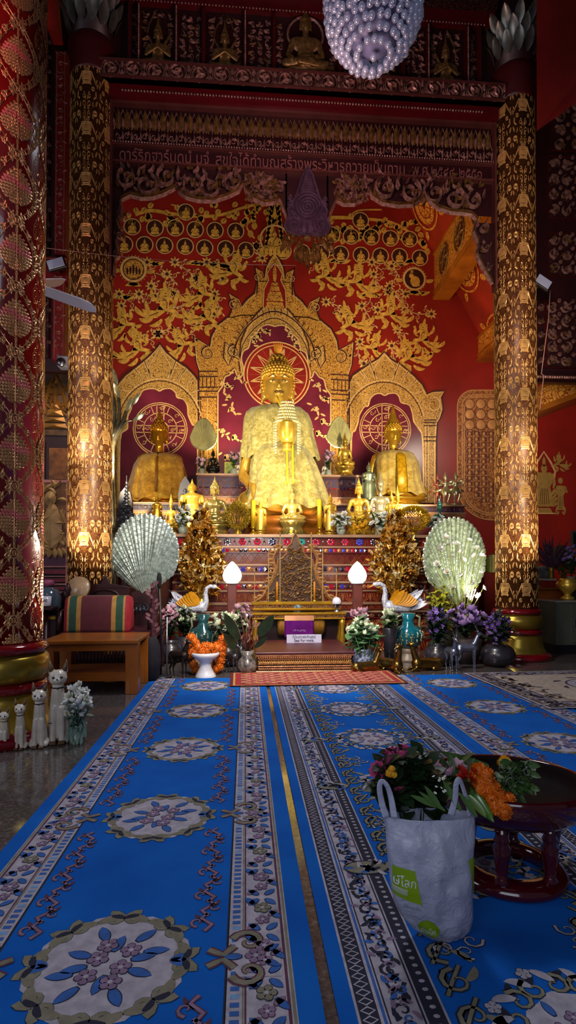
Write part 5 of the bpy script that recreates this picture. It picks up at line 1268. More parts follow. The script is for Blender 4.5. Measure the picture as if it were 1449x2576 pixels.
mb = MB(); mb.tube([P(997, y, 10.85) + Vector((0, -.04 - S(d, 10.9), 0)) for y, d in ((1138, 20), (1160, 40), (1200, 48), (1246, 55))], [.08, .09, .1, .1], 8, 0, True, .25); mb.build('gold_sash', mat('dark yellow silk', '#c09010', .35, .3, .2, 20), br_, True)
# --- statues on the altar
silg = mat('pale silver gold', '#c8b060', .2, .7, .15, 8); whg = mat('white gold', '#f0e6b0', .2, .8, .1, 8); brz = mat('dark bronze', '#3c3a34', .3, .8, .2); jade = mat('dark green glass', '#123c38', .08, 0, .1, 6, coat=.8); slate = mat('black slate', '#23222c', .4, 0, .2)
Gs = 'statues on the altar'
statue('seated_buddha', 'broad shouldered olive gold seated Buddha left of the main Buddha', 540, 1342, 1200, 8.95, 'lap', silg, z=ZA, voxel=.015, ped=.26, wk=.95, curls=12)
statue('seated_buddha', 'polished seated Buddha on a tall stepped base directly in front of the main Buddha', 735, 1342, 1226, 8.75, 'lap', silg, z=ZA, voxel=.018, ped=.5, wk=1.1)
statue('seated_buddha', 'bright gold seated Buddha above white bouquets, just right of the main Buddha', 903, 1342, 1203, 9.2, 'lap', goldp, z=ZA, voxel=.016, ped=.42, wk=.95)
statue('crowned_buddha', 'white gold crowned seated Buddha in front of the right side Buddha', 957, 1342, 1193, 9.6, 'lap', whg, z=ZA, voxel=.016, ped=.42, wk=.85, crown=True)
statue('green_buddha', 'dark green glass Buddha behind the right peacock tail fan', 1106, 1340, 1248, 9.2, 'lap', jade, z=ZA, voxel=.016, ped=.1, wk=.75)
statue('standing_buddha', 'gold standing Buddha with folded hands beside the left seated Buddha', 483, 1342, 1204, 9.45, 'stand', goldp, z=ZA, voxel=.014, ped=.08, wk=1.35)
statue('standing_buddha', 'small gold standing Buddha with lowered arms left of the centre figure', 655, 1342, 1256, 8.8, 'stand', goldp, z=ZA, voxel=.016, ped=.16, wk=1.1)
statue('standing_buddha', 'slim gold standing Buddha at the right foot of the main Buddha', 831, 1342, 1240, 8.9, 'stand', goldp, z=ZA, voxel=.016, ped=.12, wk=.95)
statue('seated_buddha', 'small bright gold seated Buddha beside the pink and white bouquet', 430, 1342, 1246, 9.1, 'lap', goldp, z=ZA, voxel=.03, ped=.35, wk=.62, crown=True)
statue('standing_buddha', 'tiny gold standing Buddha below the mantle of the left side Buddha', 395, 1342, 1242, 9.6, 'stand', gold, z=ZA, voxel=.02, ped=.35, wk=.9)
statue('crowned_figure', 'small yellow gold crowned figure left of the round gold bush', 1000, 1342, 1225, 9.0, 'lap', goldp, z=ZA, voxel=.02, ped=.35, wk=.6, crown=True)
statue('crowned_figure', 'slender crowned gold figure between the white gold Buddha and the round gold bush', 985, 1342, 1240, 8.8, 'stand', goldp, z=ZA, voxel=.02, ped=.16, wk=1.0, crown=True)
statue('seated_buddha', 'dark bronze seated Buddha under the heart shaped leaf fan on the upper shelf, left', 536, 1194, 1128, 11.55, 'lap', brz, z=Z3, voxel=.02, ped=.4, wk=.9)
statue('seated_buddha', 'bright gold seated Buddha under the heart shaped leaf fan on the upper shelf, right', 868, 1194, 1092, 11.55, 'lap', goldp, z=Z3, voxel=.02, ped=.4, wk=.8, crown=True)
statue('seated_buddha', 'small white stone Buddha on the upper shelf by the left arm of the main Buddha', 605, 1194, 1150, 11.55, 'lap', mat('white stone', '#e8e4c8', .3), z=Z3, voxel=.03, ped=.25, wk=.9)
statue('seated_buddha', 'small white stone Buddha on the upper shelf beside the right leaf fan', 818, 1194, 1152, 11.55, 'lap', mat('white stone', ''), z=Z3, voxel=.03, ped=.2, wk=.7)
statue('dancing_deity', 'gold dancing deity at the right end of the shelf, left of a pair', 1121, 1267, 1188, 10.65, 'dance', whg, z=Z2, voxel=.018, ped=.1, wk=1.3, crown=True, cat='deity statue')
statue('dancing_deity', 'gold dancing deity at the right end of the shelf, nearest the footprint relief', 1147, 1267, 1186, 10.65, 'dance', whg, z=Z2, voxel=.018, ped=.1, wk=1.2, crown=True, cat='deity statue')
statue('red_deity', 'small rosy standing deity beside the right niche pilaster', 1101, 1267, 1190, 10.8, 'dance', mat('rosy gilt', '#b06048', .35, .4, .1), z=Z2, voxel=.02, ped=.1, wk=1.0, crown=True, cat='deity statue')
statue('standing_buddha', 'grey green standing Buddha between the bowls and the right side Buddha', 928, 1267, 1160, 10.55, 'stand', mat('grey green bronze', '#7c8468', .35, .6, .2), z=Z2, voxel=.02, ped=.1, wk=1.05)
# slate stela and dark peaked tablet
for (x, y0, y1, Y, lab) in [(466, 1198, 1342, 9.5, 'black slate tablet with a carved figure behind the standing Buddha'), (316, 1225, 1342, 8.9, 'dark pointed tablet behind the silver tree at the left end')]:
    b = P(x, y1, Y); b.z = ZA; t = thing('slate_tablet', lab, 'tablet', b); w_ = S(17, Y); h_ = P(x, y0, Y).z - b.z
    mb = MB(); mb.ext([(-w_, 0), (w_, 0), (w_, h_ * .7), (w_ * .7, h_ * .88), (0, h_), (-w_ * .7, h_ * .88), (-w_, h_ * .7)], -.04, .04, lambda u, v, h: Vector((u, h, v))); mb.build('slab', slate, t)
    o = mesh_obj('carved_figure', withmat(proto('lap', .03), slate), t); k = h_ * .3; o.scale = (k, k * .4, k); o.location = (0, -.05, h_ * .55)
    mb = MB()
    for i in range(9): mb.box((0, -.05, h_ * (.05 + i * .05)), (w_ * 1.7, .03, h_ * .025))
    mb.build('carved_lines', slate, t)
# talipot leaf fans
def leaf_fan(x, y0, y1, w, lab):
    Y = 11.8; b = P(x, 1194, Y); b.z = Z3; t = thing('leaf_fan', lab, 'ceremonial fan', b); cz = P(x, y1 - (y1 - y0) * .35, Y).z - b.z; r = S(w / 2, Y); hh = P(x, y0, Y).z - b.z
    out = []
    for i in range(41):
        a = -pi / 2 + tau * i / 40; rr_ = r * (1 if sin(a) < .3 else 1); x_ = r * cos(a); z_ = cz + r * sin(a) * 1.0
        if sin(a) > 0: z_ = cz + (hh - cz) * sin(a) ** 1.6; x_ = r * cos(a) * (1 - .12 * sin(a))
        out.append((x_, z_))
    p = Pat(); p.poly(out[:-1], 0, 0, 0); p.stroke(out[:-1], .03, 1, .02, 0, True)
    for i in range(25): a = radians(-40 + 260 * i / 24); e = min(out, key=lambda q: abs(atan2(q[1] - cz + r * .5, q[0]) - (a if a <= pi else a - tau))); p.stroke([(0, cz - r * .5), (e[0] * .95, (e[1] - cz) * .95 + cz)], .018, 1, .012)
    p.build('fan_leaf', [mat('fan cream', '#d8d088', .4, .2, .1), mat('fan rib', '#f0e8a8', .35, .3, .1)], lambda u, v, h: Vector((b.x + u, Y - .02 - h, b.z + v)), t)
    mb = MB(); mb.tube([(0, 0, .14), (0, 0, cz)], .018, 8); mb.lathe([(.08, 0), (.07, .04), (.03, .08), (.02, .16)], (0, 0, 0), 16); mb.build('handle', gold, t)
leaf_fan(512, 1054, 1124, 66, 'pale heart shaped ceremonial fan on the upper shelf, left of the main Buddha')
leaf_fan(853, 1050, 1120, 62, 'pale heart shaped ceremonial fan on the upper shelf, right of the main Buddha')
b = P(577, 1194, 11.55); b.z = Z3; t = thing('picture_tablet', 'small upright yellow green picture tablet on the upper shelf', 'picture', b); h_ = S(40, 11); w_ = S(26, 11)
mb = MB(); mb.box((0, 0, h_ / 2), (w_, .04, h_), 0, bev=.008); mb.build('frame', mat('yellow frame', '#cfc040', .4), t); mb = MB(); mb.box((0, -.022, h_ / 2), (w_ * .75, .006, h_ * .8)); mb.build('picture', mat('picture green gold', '#7c8a20', .4, 0, .6, 14), t)
# driftwood naga horn at the left column
t = thing('naga_finial', 'tall dark silvery naga flame finial curling up beside the left column', 'finial', P(290, 1330, 8.0)); t.location.z = 0
sv = mat('tarnished silver gilt', '#8a8064', .3, .8, .3, 12)
mb = MB()
for pts, r in [([(284, 1340), (280, 1180), (286, 1110), (310, 1060), (318, 1035), (330, 1020)], .06), ([(280, 1180), (284, 1080), (288, 1020), (282, 985), (292, 960)], .05), ([(284, 1100), (300, 1050), (298, 1000), (290, 975)], .04), ([(282, 1120), (300, 1085), (318, 1062), (335, 1058)], .035)]:
    q = smooth_pts([(a_, b_) for a_, b_ in pts], 4); n_ = len(q); mb.tube([P(a_, b_, 8.0) for a_, b_ in q], [r * max(.12, 1 - .8 * i / n_) for i in range(n_)], 8)
mb.tube([P(284, 1340, 8.0), Vector((P(284, 1340, 8.0).x, 8.0, 0))], [.06, .09], 10)
mb.build('curling_horn', sv, t, True)
mb = MB()
for (x, y, a_) in [(330, 1020, .9), (292, 962, 1.8), (290, 978, 1.5), (335, 1058, .5), (318, 1035, 1.2), (300, 1000, 1.9)]: mb.leaf(P(x, y, 7.98), (cos(a_), 0, sin(a_)), .2, .07, 0, (0, -1, 0), .3)
mb.build('flame_tip', whg, t, True)
# ================================================================== FLOWERS AND FIGURE KITS
def V(px, py, Y): return P(px, py, Y)
yel = mat('flower yellow', '#e0a010', .5, 0, .15, 30); orgm = mat('marigold orange', '#e0700a', .55, 0, .18, 60)
pinkm = mat('flower pink', '#c84a7c', .5, 0, .25, 40); lpink = mat('pale pink petals', '#d8a8bc', .5, 0, .15, 30); purpf = mat('orchid violet', '#7a58c0', .5, 0, .2, 40); mauve = mat('mauve petals', '#b08ccc', .5, 0, .15, 30); redf = mat('flower red', '#b02014', .5, 0, .2, 40); cremf = mat('cream petals', '#d8e0c0', .5, 0, .1, 30)
def fl_rose(m1, r=1.0, k=(6, 6, 5), ctr=True):
    mb = MB()
    for j, n_ in enumerate(k):
        for i in range(n_):
            a = tau * (i + .5 * j) / n_; el = .15 + .5 * j
            mb.leaf((0, 0, 0), (cos(a), sin(a), el), r * (1 - .18 * j), r * .75, 0, (-cos(a) * el, -sin(a) * el, 1), .45, .4, 4)
    if ctr: mb.ball((0, 0, r * .25), r * .28, 1, 8, 5)
    return mb
def fl_bud(r=1.0):
    mb = MB(); mb.lathe([(.02, -.8), (.45, -.55), (.62, 0), (.5, .5), (.2, .9), (.01, 1.05)], (0, 0, 0), 10)
    mb.v = [v * r for v in mb.v]
    for i in range(6): a = tau * i / 6; mb.leaf((.3 * r * cos(a), .3 * r * sin(a), -.6 * r), (cos(a) * .5, sin(a) * .5, 1), r * 1.5, r * .6, 0, (-cos(a), -sin(a), .5), .1, .5, 4)
    return mb
def fl_marigold(r=1.0, seed=0, n_=150):
    mb = MB(); rr = random.Random(seed); mb.ball((0, 0, 0), r * .72, 0, 12, 8)
    for i in range(n_):
        z = 1 - 2 * (i + .5) / n_; a = i * 2.39996; q = sqrt(1 - z * z); d = Vector((q * cos(a), q * sin(a), z)); t = frame(d)[0]
        mb.leaf(d * r * .6, d + t * (rr.random() - .5) * .8, r * .46, r * .26, 0, t, .3, .3, 2)
    return mb
def fl_orchid(r=1.0):
    mb = MB()
    for i in range(5): a = tau * i / 5; mb.leaf((0, 0, 0), (cos(a), .25, sin(a)), r, r * .75, 0, (0, -1, 0), .2, .2, 4)
    mb.ball((0, -.1 * r, 0), r * .2, 1, 7, 5); return mb
MESHC = {}
def fmesh(key, mb, mats):
    if key not in MESHC:
        o = mb.build(key, mats); MESHC[key] = o.data; bpy.data.objects.remove(o)
    return MESHC[key]
FM = {
 'white': lambda: fmesh('white rose', fl_rose(0), [whitep, yel]), 'cream': lambda: fmesh('cream rose', fl_rose(0), [cremf, green]), 'pink': lambda: fmesh('pink bloom', fl_rose(0, 1, (9, 8, 7)), [pinkm, lpink]),
 'lpink': lambda: fmesh('pale pink lotus', fl_rose(0, 1, (7, 6, 5), False), [lpink, pinkm]), 'mauve': lambda: fmesh('mauve bloom', fl_rose(0, 1, (7, 6, 5)), [mauve, purpf]), 'violet': lambda: fmesh('violet orchid', fl_orchid(), [purpf, yel]),
 'bud': lambda: fmesh('white lotus bud', fl_bud(), [cremf]), 'marigold': lambda: fmesh('marigold head', fl_marigold(), [orgm]), 'marigold2': lambda: fmesh('marigold puff', fl_marigold(1, 3, 60), [orgm]), 'yellow': lambda: fmesh('yellow bloom', fl_marigold(1, 5, 90), [yel]), 'red': lambda: fmesh('red bloom', fl_rose(0, 1, (8, 7, 6)), [redf, redf])}
def put_flowers(t, kind, spots, r, name='flower', Y=None, tilt=.5, seed=0):
    rr = random.Random(seed); me = FM[kind]()
    for q in spots:
        o = mesh_obj(name, me, t); k = r * (.85 + .3 * rr.random()); o.scale = (k, k, k)
        o.location = Vector(q) - t.location
        o.rotation_euler = (pi / 2 * tilt + (rr.random() - .5) * .7, (rr.random() - .5) * .7, rr.random() * 6) if kind != 'violet' else ((rr.random() - .5) * .6, 0, (rr.random() - .5) * .8)
def spread(cx, cy, rx, ry, n_, Y, seed, dy=.12):
    rr = random.Random(seed); out = []
    for i in range(n_):
        a = i * 2.39996; q = sqrt((i + .5) / n_); out.append(P(cx + rx * q * cos(a), cy + ry * q * sin(a), Y + (rr.random() - .6) * dy - dy * (1 - q)))
    return out
def foliage(t, base, tips, m, n_leaf=5, L=.09, W=.04, seed=0, name='foliage', stem=.004, km=.35):
    mb = MB(); rr = random.Random(seed); b = Vector(base)
    for q in tips:
        q = Vector(q); mid = b.lerp(q, .5) + Vector((0, 0, .02)); mb.tube([b, mid, q], stem, 5)
        for i in range(n_leaf):
            k = km + (1 - km) * rr.random(); c = b.lerp(q, k); d = Vector((rr.random() - .5, rr.random() - .7, rr.random() * .8 - .1)); mb.leaf(c, d, L * (.7 + .6 * rr.random()), W, 0, (0, -.3, 1), -.2, .2, 4)
    return mb.build(name, m, t, True)
def vase(t, prof, m, name='vase', n_=28, ribs=0, k=1.0):
    mb = MB(); wob = (lambda a, z: 1 + .06 * abs(cos(a * ribs / 2)) - .03) if ribs else None
    mb.lathe([(r * k, z * k) for r, z in prof], (0, 0, 0), n_ if not ribs else ribs * 4, 0, 1, 1, True, wob); return mb.build(name, m, t)
# ---- deer kit
def deer_mesh(kind):
    key = 'deer ' + kind
    if key in MESHC: return MESHC[key]
    mb = MB(); c = mb.cap
    if kind == 'lying':     # body along +x, head at +x end, unit = total height
        c((-.42, 0, .17), (.2, 0, .2), .16, .15); c((.2, 0, .25), (.33, -.02, .6), .11, .06)
        mb.ball((.36, -.06, .68), (.07, .1, .065)); c((.36, -.1, .68), (.37, -.2, .64), .045, .03)
        for sg in (-1, 1):
            c((.33, sg * .05, .7), (.3, sg * .15, .76), .022, .01); c((.25, sg * .1, .1), (.42, sg * .1, .04), .045, .028); c((.42, sg * .1, .04), (.2, sg * .13, .03), .03, .022)
            c((-.4, sg * .1, .13), (-.2, sg * .15, .05), .08, .035); c((-.2, sg * .15, .05), (-.45, sg * .16, .03), .03, .022)
            pts = [(.34, sg * .03, .73), (.32, sg * .07, .86), (.34, sg * .06, 1.0)]; mb.tube(pts, [.018, .014, .006], 6); mb.tube([(.325, sg * .06, .82), (.38, sg * .1, .9)], [.012, .005], 6)
        c((-.55, 0, .22), (-.6, 0, .28), .03, .015)
    else:
        c((-.2, 0, .52), (.14, 0, .54), .12, .12); c((.14, 0, .58), (.25, -.0, .84), .085, .05); mb.ball((.28, -.02, .88), (.07, .055, .055)); c((.31, -.02, .88), (.4, -.02, .84), .035, .024)
        for sg in (-1, 1):
            c((.25, sg * .04, .9), (.2, sg * .1, .95), .018, .008)
            c((.14, sg * .06, .48), (.15, sg * .06, .25), .05, .026); c((.15, sg * .06, .25), (.15, sg * .06, .02), .024, .02); c((.15, sg * .06, .015), (.17, sg * .06, .015), .022, .018)
            c((-.22, sg * .06, .48), (-.19, sg * .06, .32), .08, .04); c((-.19, sg * .06, .32), (-.27, sg * .06, .2), .034, .024); c((-.27, sg * .06, .2), (-.24, sg * .06, .02), .022, .018); c((-.24, sg * .06, .015), (-.22, sg * .06, .015), .022, .018)
            mb.tube([(.26, sg * .02, .92), (.2, sg * .05, 1.05), (.14, sg * .05, 1.14)], [.016, .012, .005], 6)
        c((-.31, 0, .58), (-.36, 0, .52), .022, .012)
    o = blob('body', mb, gold, None, .016, 3); MESHC[key] = o.data; bpy.data.objects.remove(o); return MESHC[key]
def deer(name, lab, x, yb, yt, kind, m, rz, Y=None, group=None, horns=True):
    b = G(x, yb); Y = b.y; s = 1.12 * S(yb - yt, Y) / (1.0 if kind == 'lying' else 1.14)
    t = thing(name, lab, 'deer figurine', b, rz); o = mesh_obj('body', withmat(deer_mesh(kind), m), t); o.scale = (s, s, s); return t
# ================================================================== FRONT OF THE ALTAR
# --- gold leaf trees
glf = NT('gold foil leaves'); co = glf.coord(); f = glf.vor(co, 14, 'F1', 'Color'); s_ = glf.n('ShaderNodeSeparateColor'); glf.l(f, s_.inputs[0])
glf.set(glf.ramp(s_.outputs[0], [(.1, C('#7a4408')), (.45, C('#d08c20')), (.8, C('#ffd070')), (1, C('#fff0c0'))]), .25, .5)
def gold_tree(lab, x, y0, y1, w, Y, seed, zb=None):
    b = P(x, y1, Y); b.z = ZL; t = thing('gold_foil_tree', lab, 'ornament', b); rr = random.Random(seed); H = P(x, y0, Y).z - b.z; W = S(w / 2, Y)
    mb = MB(); fl_spots = []
    for i in range(2300):
        z = rr.random() ** .9; wz = W * (min(1, (1 - z) * 1.5 + .12) if z > .35 else (.55 + z * 1.3)); a = rr.random() * tau; q = rr.random() ** .4
        p_ = Vector((wz * q * cos(a), wz * q * sin(a) * .5, H * (.16 + z * .84))); d = Vector((rr.random() - .5, rr.random() - .7, rr.random() - .3))
        mb.leaf(p_, d, .055 + .05 * rr.random(), .036, 0, (rr.random() - .5, -1, rr.random() - .5), .3, .3, 2)
        if i % 5 == 0: mb.ball(p_, .014, 0, 6, 4)
    mb.build('foil_leaves', glf.m, t)
    mb = MB()
    for i in range(26): a = tau * i / 26; mb.tube([(0.02 * cos(a), .02 * sin(a) - .04, .1), (.08 * cos(a), -.04 + .05 * sin(a), H * .32), (W * .5 * cos(a), -.05 + .25 * W * sin(a), H * (.5 + .12 * rr.random()))], [.012, .009, .004], 5)
    mb.build('gilt_stems', goldp, t)
    bl_ = MB(); bl_.flower = None
    for i in range(9):
        fm = fmesh('foil rosette', fl_rose(0, 1, (8, 7, 6)), [mat('dark foil', '#6a3a0c', .3, .8, .2, 20), glf.m]); o = mesh_obj('foil_rosette', fm, t); a = rr.random() * tau; z = .3 + .5 * rr.random(); o.location = (W * .6 * (rr.random() - .5) * 2 * (1 - z * .6), -W * .55, H * z); o.scale = (.05,) * 3; o.rotation_euler = (pi / 2, 0, a)
    vase(t, [(.07, 0), (.11, .03), (.12, .08), (.08, .15), (.05, .19), (.07, .22)], gold, 'pot'); return t
gold_tree('tall gold foil leaf tree behind the left swan', 506, 1288, 1520, 124, 7.98, 1)
gold_tree('tall gold foil leaf tree behind the right swan', 995, 1290, 1520, 138, 7.98, 2)
def gold_bush(lab, x, y0, y1, w, Y, seed, bright):
    b = P(x, y1, Y); b.z = ZA; t = thing('gold_bush', lab, 'ornament', b); rr = random.Random(seed); H = P(x, y0, Y).z - b.z; W = S(w / 2, Y); mb = MB()
    for i in range(700):
        a = i * 2.4; zz = 1 - 2 * (i + .5) / 700; q = sqrt(1 - zz * zz) * (.75 + .3 * rr.random()); p_ = Vector((W * q * cos(a), W * q * sin(a), H * .62 + H * .4 * zz))
        mb.leaf(p_, p_ - Vector((0, 0, H * .5)), .04, .025, 0, (0, -1, .2), .3, .2, 2)
    mb.build('foil_leaves', mat('bright foil', '#f4b828', .25, .5, .3, 30) if bright else mat('olive foil', '#c8a838', .25, .4, .4, 30), t)
    mb = MB()
    for i in range(12): a = tau * i / 12; mb.tube([(.01 * cos(a), .01 * sin(a), H * .12), (W * .6 * cos(a), W * .6 * sin(a), H * .6)], .006, 5)
    mb.build('stems', gold, t); vase(t, [(.05, 0), (.07, .02), (.05, .06), (.035, .1), (.06, .14)], gold, 'pot')
gold_bush('round bright gold foil bush at the right end of the altar', 1040, 1278, 1345, 76, 8.6, 4, True)
gold_bush('small olive gold foil bush left of the centre statues', 598, 1268, 1345, 56, 8.65, 5, False)
# silver tree
b = P(318, 1345, 8.3); b.z = P(318, 1345, 8.3).z; t = thing('silver_tree', 'glittering silver foil tree with a tiered spire above the left peacock tail fan', 'ornament', (b.x, 8.3, 0)); rr = random.Random(9)
mb = MB()
for i in range(700):
    z = rr.random(); w_ = .28 * (1 - z * .8); a = rr.random() * tau; p_ = Vector((w_ * rr.random() ** .5 * cos(a), w_ * .6 * sin(a), b.z - .1 + .5 * z)); mb.leaf(p_, (rr.random() - .5, -.4, rr.random() - .2), .06, .03, 0, (0, -1, .3), .2, .3, 2)
mb.build('foil_leaves', silver, t); mb = MB()
for i in range(7): mb.lathe([(.06 - i * .007, b.z + .42 + i * .05), (.02, b.z + .46 + i * .05)], (0, 0, 0), 12)
mb.tube([(0, 0, 0), (0, 0, b.z + .85)], [.05, .008], 8); mb.build('spire', silver, t)
# --- peacock tail fans
def peacock(lab, x, y0, y1, w, Y, m1, m2, seed):
    b = P(x, 1500, Y); b.z = 0; t = thing('peacock_tail_fan', lab, 'ornament', b); rr = random.Random(seed)
    zc = P(x, y1, Y).z; zt = P(x, y0, Y).z; H = zt - zc; W = S(w / 2, Y); o0 = Vector((b.x, Y, zc + H * .02))
    N = 29
    for i in range(N):
        a = radians(-32 + 244 * i / (N - 1)); ex = W * cos(a); ez = zc + H * .55 + H * .45 * sin(a)
        e = Vector((b.x + ex, Y + .04, ez)); p = Pat(); d = e - o0; L = d.length; k = int(L / .055)
        for j in range(2, k):
            u = L * j / k; wd = .017 + .055 * (j / k) * min(1, W / .4)
            p.leaf(u, 0, 0, L / k * 1.25, wd * 1.25, 0, .012, 0, (rr.random() - .5) * .3, 3); p.poly([(u, -wd * .5), (u + L / k * .5, -wd * .62), (u + L / k * .9, 0), (u + L / k * .5, wd * .62), (u, wd * .5)], 0 if rr.random() < .7 else 1, .01)
        p.disc(L, 0, .024, 1, .012, 0, 8); p.stroke([(.02, 0), (L, 0)], .009, 1, .012, .008)
        ux = d.normalized(); uy = Vector((-ux.z, 0, ux.x))
        p.build('feather', [m1, m2], lambda u, v, h, i=i: o0 + ux * u + uy * v + Vector((0, -.02 - h - .004 * (i % 3), 0)), t)
    out = [(W * .97 * cos(a), zc + H * .55 + H * .44 * sin(a)) for a in [radians(-45 + 270 * i / 40) for i in range(41)]]
    p = Pat(); p.poly(out, 0); p.build('backing_board', [mat('fan backing', '#5a5c58', .5, .3, .2, 10)], lambda u, v, h: Vector((b.x + u, Y + .06, v)), t)
    mb = MB(); mb.tube([(0, .1, 0), (0, .1, zc + H * .3)], .03, 8); mb.lathe([(.22, 0), (.2, .04), (.06, .08), (.03, .2)], (0, .1, 0), 20); mb.build('stand', dkwood, t)
    return t
pf1 = mat('peacock grey silver', '#9aa8a4', .35, .45, .3, 16); pf2 = mat('peacock rib silver', '#d0d8d0', .3, .7, .15, 10)
peacock('large grey silver peacock tail fan at the left of the altar behind the microphone', 365, 1294, 1505, 158, 7.35, pf1, pf2, 1)
peacock('large green silver peacock tail fan at the right of the altar, dotted with white flowers', 1145, 1303, 1525, 160, 7.35, mat('peacock sage silver', '#98a684', .35, .4, .3, 16), pf2, 2)
# white sprigs before the right tail fan
b = G(1150, 1690); b = Vector((P(1150, 1500, 7.1).x, 7.1, 0)); t = thing('white_flower_sprays', 'tall sprays of small white flowers lit by the floodlight before the right peacock tail fan', 'flower arrangement', b)
tips = [P(x, y, 7.0) for x, y in [(1105, 1380), (1120, 1352), (1135, 1400), (1150, 1370), (1165, 1410), (1180, 1360), (1195, 1400), (1210, 1440), (1215, 1480), (1100, 1420), (1125, 1440), (1160, 1450), (1190, 1470), (1205, 1500), (1140, 1480), (1170, 1500), (1212, 1400), (1130, 1370), (1160, 1390), (1200, 1380)]]
foliage(t, P(1165, 1585, 7.0), tips, mat('pale stem', '#a8b060', .5), 3, .06, .02, 1, stem=.006); put_flowers(t, 'white', tips, .05, seed=2)
vase(t, [(.1, 0), (.15, .1), (.14, .25), (.08, .36), (.1, .42)], mat('dark pot', '#2a2824', .5), 'pot')  # pot in a dark grey brown
b = Vector((P(1112, 1500, 7.0).x, 7.0, 0)); t = thing('yellow_green_shrub', 'glowing yellow green leafy shrub between the right swan and the white sprays', 'plant', b)
foliage(t, P(1112, 1600, 7.0), spread(1112, 1510, 34, 62, 26, 7.0, 4), mat('yellow green leaf', '#a8a828', .5, 0, .3, 20), 9, .09, .05, 3); vase(t, [(.08, 0), (.12, .1), (.12, .24), (.1, .3)], mat('dark pot', ''), 'pot')
# --- rosette tops of the tail fan: white blooms behind
b = P(1095, 1345, 8.55); b.z = ZA
def bouquet(name, lab, x, y, rx, ry, n_, kind, r, Y, z, pot, pm, seed=0, leaf_m=None, cat='flower arrangement', yb=None, nl=5, dy=.12, L=.09, W=.045, tilt=.5, extra=None):
    b = P(x, yb or y, Y); b.z = z; t = thing(name, lab, cat, b); sp = spread(x, y, rx, ry, n_, Y, seed, dy)
    k = pot; ph = max(q[1] for q in k)
    foliage(t, (b.x, Y, z + ph * .95), sp, leaf_m or green, nl, L, W, seed); put_flowers(t, kind, sp, r, seed=seed, tilt=tilt)
    if extra: put_flowers(t, extra[0], spread(x + extra[3], y + extra[4], rx * extra[5], ry * extra[5], extra[1], Y - .03, seed + 9, dy), extra[2], seed=seed, tilt=tilt)
    vase(t, k, pm, 'vase' if cat != 'plant' else 'pot'); return t
potS = [(.04, 0), (.06, .02), (.075, .08), (.05, .13), (.06, .16)]
gv = mat('pale glass vase', '#a8b09c', .15, 0, .1, 8, coat=.4)
bouquet('white_bouquet', 'pink and white rose bunch on the altar beside the left peacock tail fan', 460, 1305, 20, 26, 11, 'white', .07, 8.55, ZA, potS, gv, 1)
bouquet('white_bouquet', 'white rose bunch on the altar edge right of the main Buddha', 858, 1312, 24, 22, 14, 'white', .06, 8.5, ZA, potS, gv, 2)
bouquet('cream_bouquet', 'yellow and cream flower bunch on the altar edge under the bright seated Buddha', 906, 1322, 20, 18, 12, 'yellow', .045, 8.48, ZA, potS, goldp, 3)
bouquet('white_bouquet', 'white rose bunch on the altar edge in front of the crowned Buddha', 958, 1312, 26, 22, 14, 'white', .06, 8.5, ZA, potS, gv, 4)
bouquet('white_bouquet', 'white rose cluster in front of the green glass Buddha', 1100, 1318, 26, 16, 12, 'white', .065, 8.75, ZA, potS, gv, 5)
bouquet('pink_bouquet', 'small pink flower bunch on the upper shelf left of the main Buddha', 588, 1150, 16, 10, 8, 'lpink', .07, 11.5, Z3, potS, gv, 6)
bouquet('pink_bouquet', 'small pink and white flower bunch on the upper shelf right of the main Buddha', 826, 1150, 12, 14, 8, 'lpink', .07, 11.5, Z3, potS, gv, 7)
bouquet('pink_bouquet', 'small dusky pink flower bunch on the upper shelf behind the bronze Buddha', 508, 1168, 14, 14, 8, 'lpink', .07, 11.55, Z3, potS, gv, 8)
# candlesticks and offering stands in front row of altar
for (x, y0, lab) in [(637, 1258, 'thick yellow candle left of the slim standing Buddha on the altar'), (804, 1256, 'thick yellow candle right of the silver gold seated Buddha on the altar')]:
    b = P(x, 1342, 8.6); b.z = ZA; t = thing('yellow_candle', lab, 'candle', b); h_ = P(x, y0, 8.6).z - ZA
    mb = MB(); mb.lathe([(.07, 0), (.06, .03), (.025, .05), (.02, .1), (.05, .12)], (0, 0, 0), 16); mb.build('candlestick', gold, t); mb = MB(); mb.lathe([(.035, .12), (.035, h_ - .01), (.02, h_)], (0, 0, 0), 14); mb.build('candle', mat('candle yellow', '#e8b818', .4), t)
# --- carved triangular rack on the gilt table
tbl = thing('gilt_offering_table', 'long low gilt carved offering table in front of the altar under the triangular rack', 'table', (P(743, 1500, 7.55).x, 7.55, 0))
zt1 = P(743, 1513, 7.5).z; zt2 = P(743, 1541, 7.4).z
gt = filigree('gilt table carving', '#b8863c', '#4a2410', 30, .1, .6, .3)
mb = MB(); xl, xr = P(633, 1513, 7.5).x, P(858, 1513, 7.5).x; mb.box(((xl + xr) / 2, 7.58, zt1 - .02), (xr - xl, .26, .04), 0, bev=.01); mb.box(((xl + xr) / 2, 7.58, zt1 - .06), (xr - xl - .06, .22, .05), 1); mb.box(((xl + xr) / 2, 7.58, zt1 - .1), (xr - xl - .02, .25, .03), 0, bev=.01); mb.build('upper_board', [gold, gt], tbl, True)
mb = MB(); xl, xr = P(633, 1541, 7.4).x, P(872, 1541, 7.4).x; mb.box(((xl + xr) / 2, 7.55, zt2 - .015), (xr - xl, .32, .03), 0, bev=.008); mb.box(((xl + xr) / 2, 7.55, zt2 - .05), (xr - xl - .06, .28, .04), 1); mb.box(((xl + xr) / 2, 7.55, zt2 - .08), (xr - xl - .03, .31, .02), 0, bev=.006); mb.build('lower_board', [gold, gt], tbl, True)
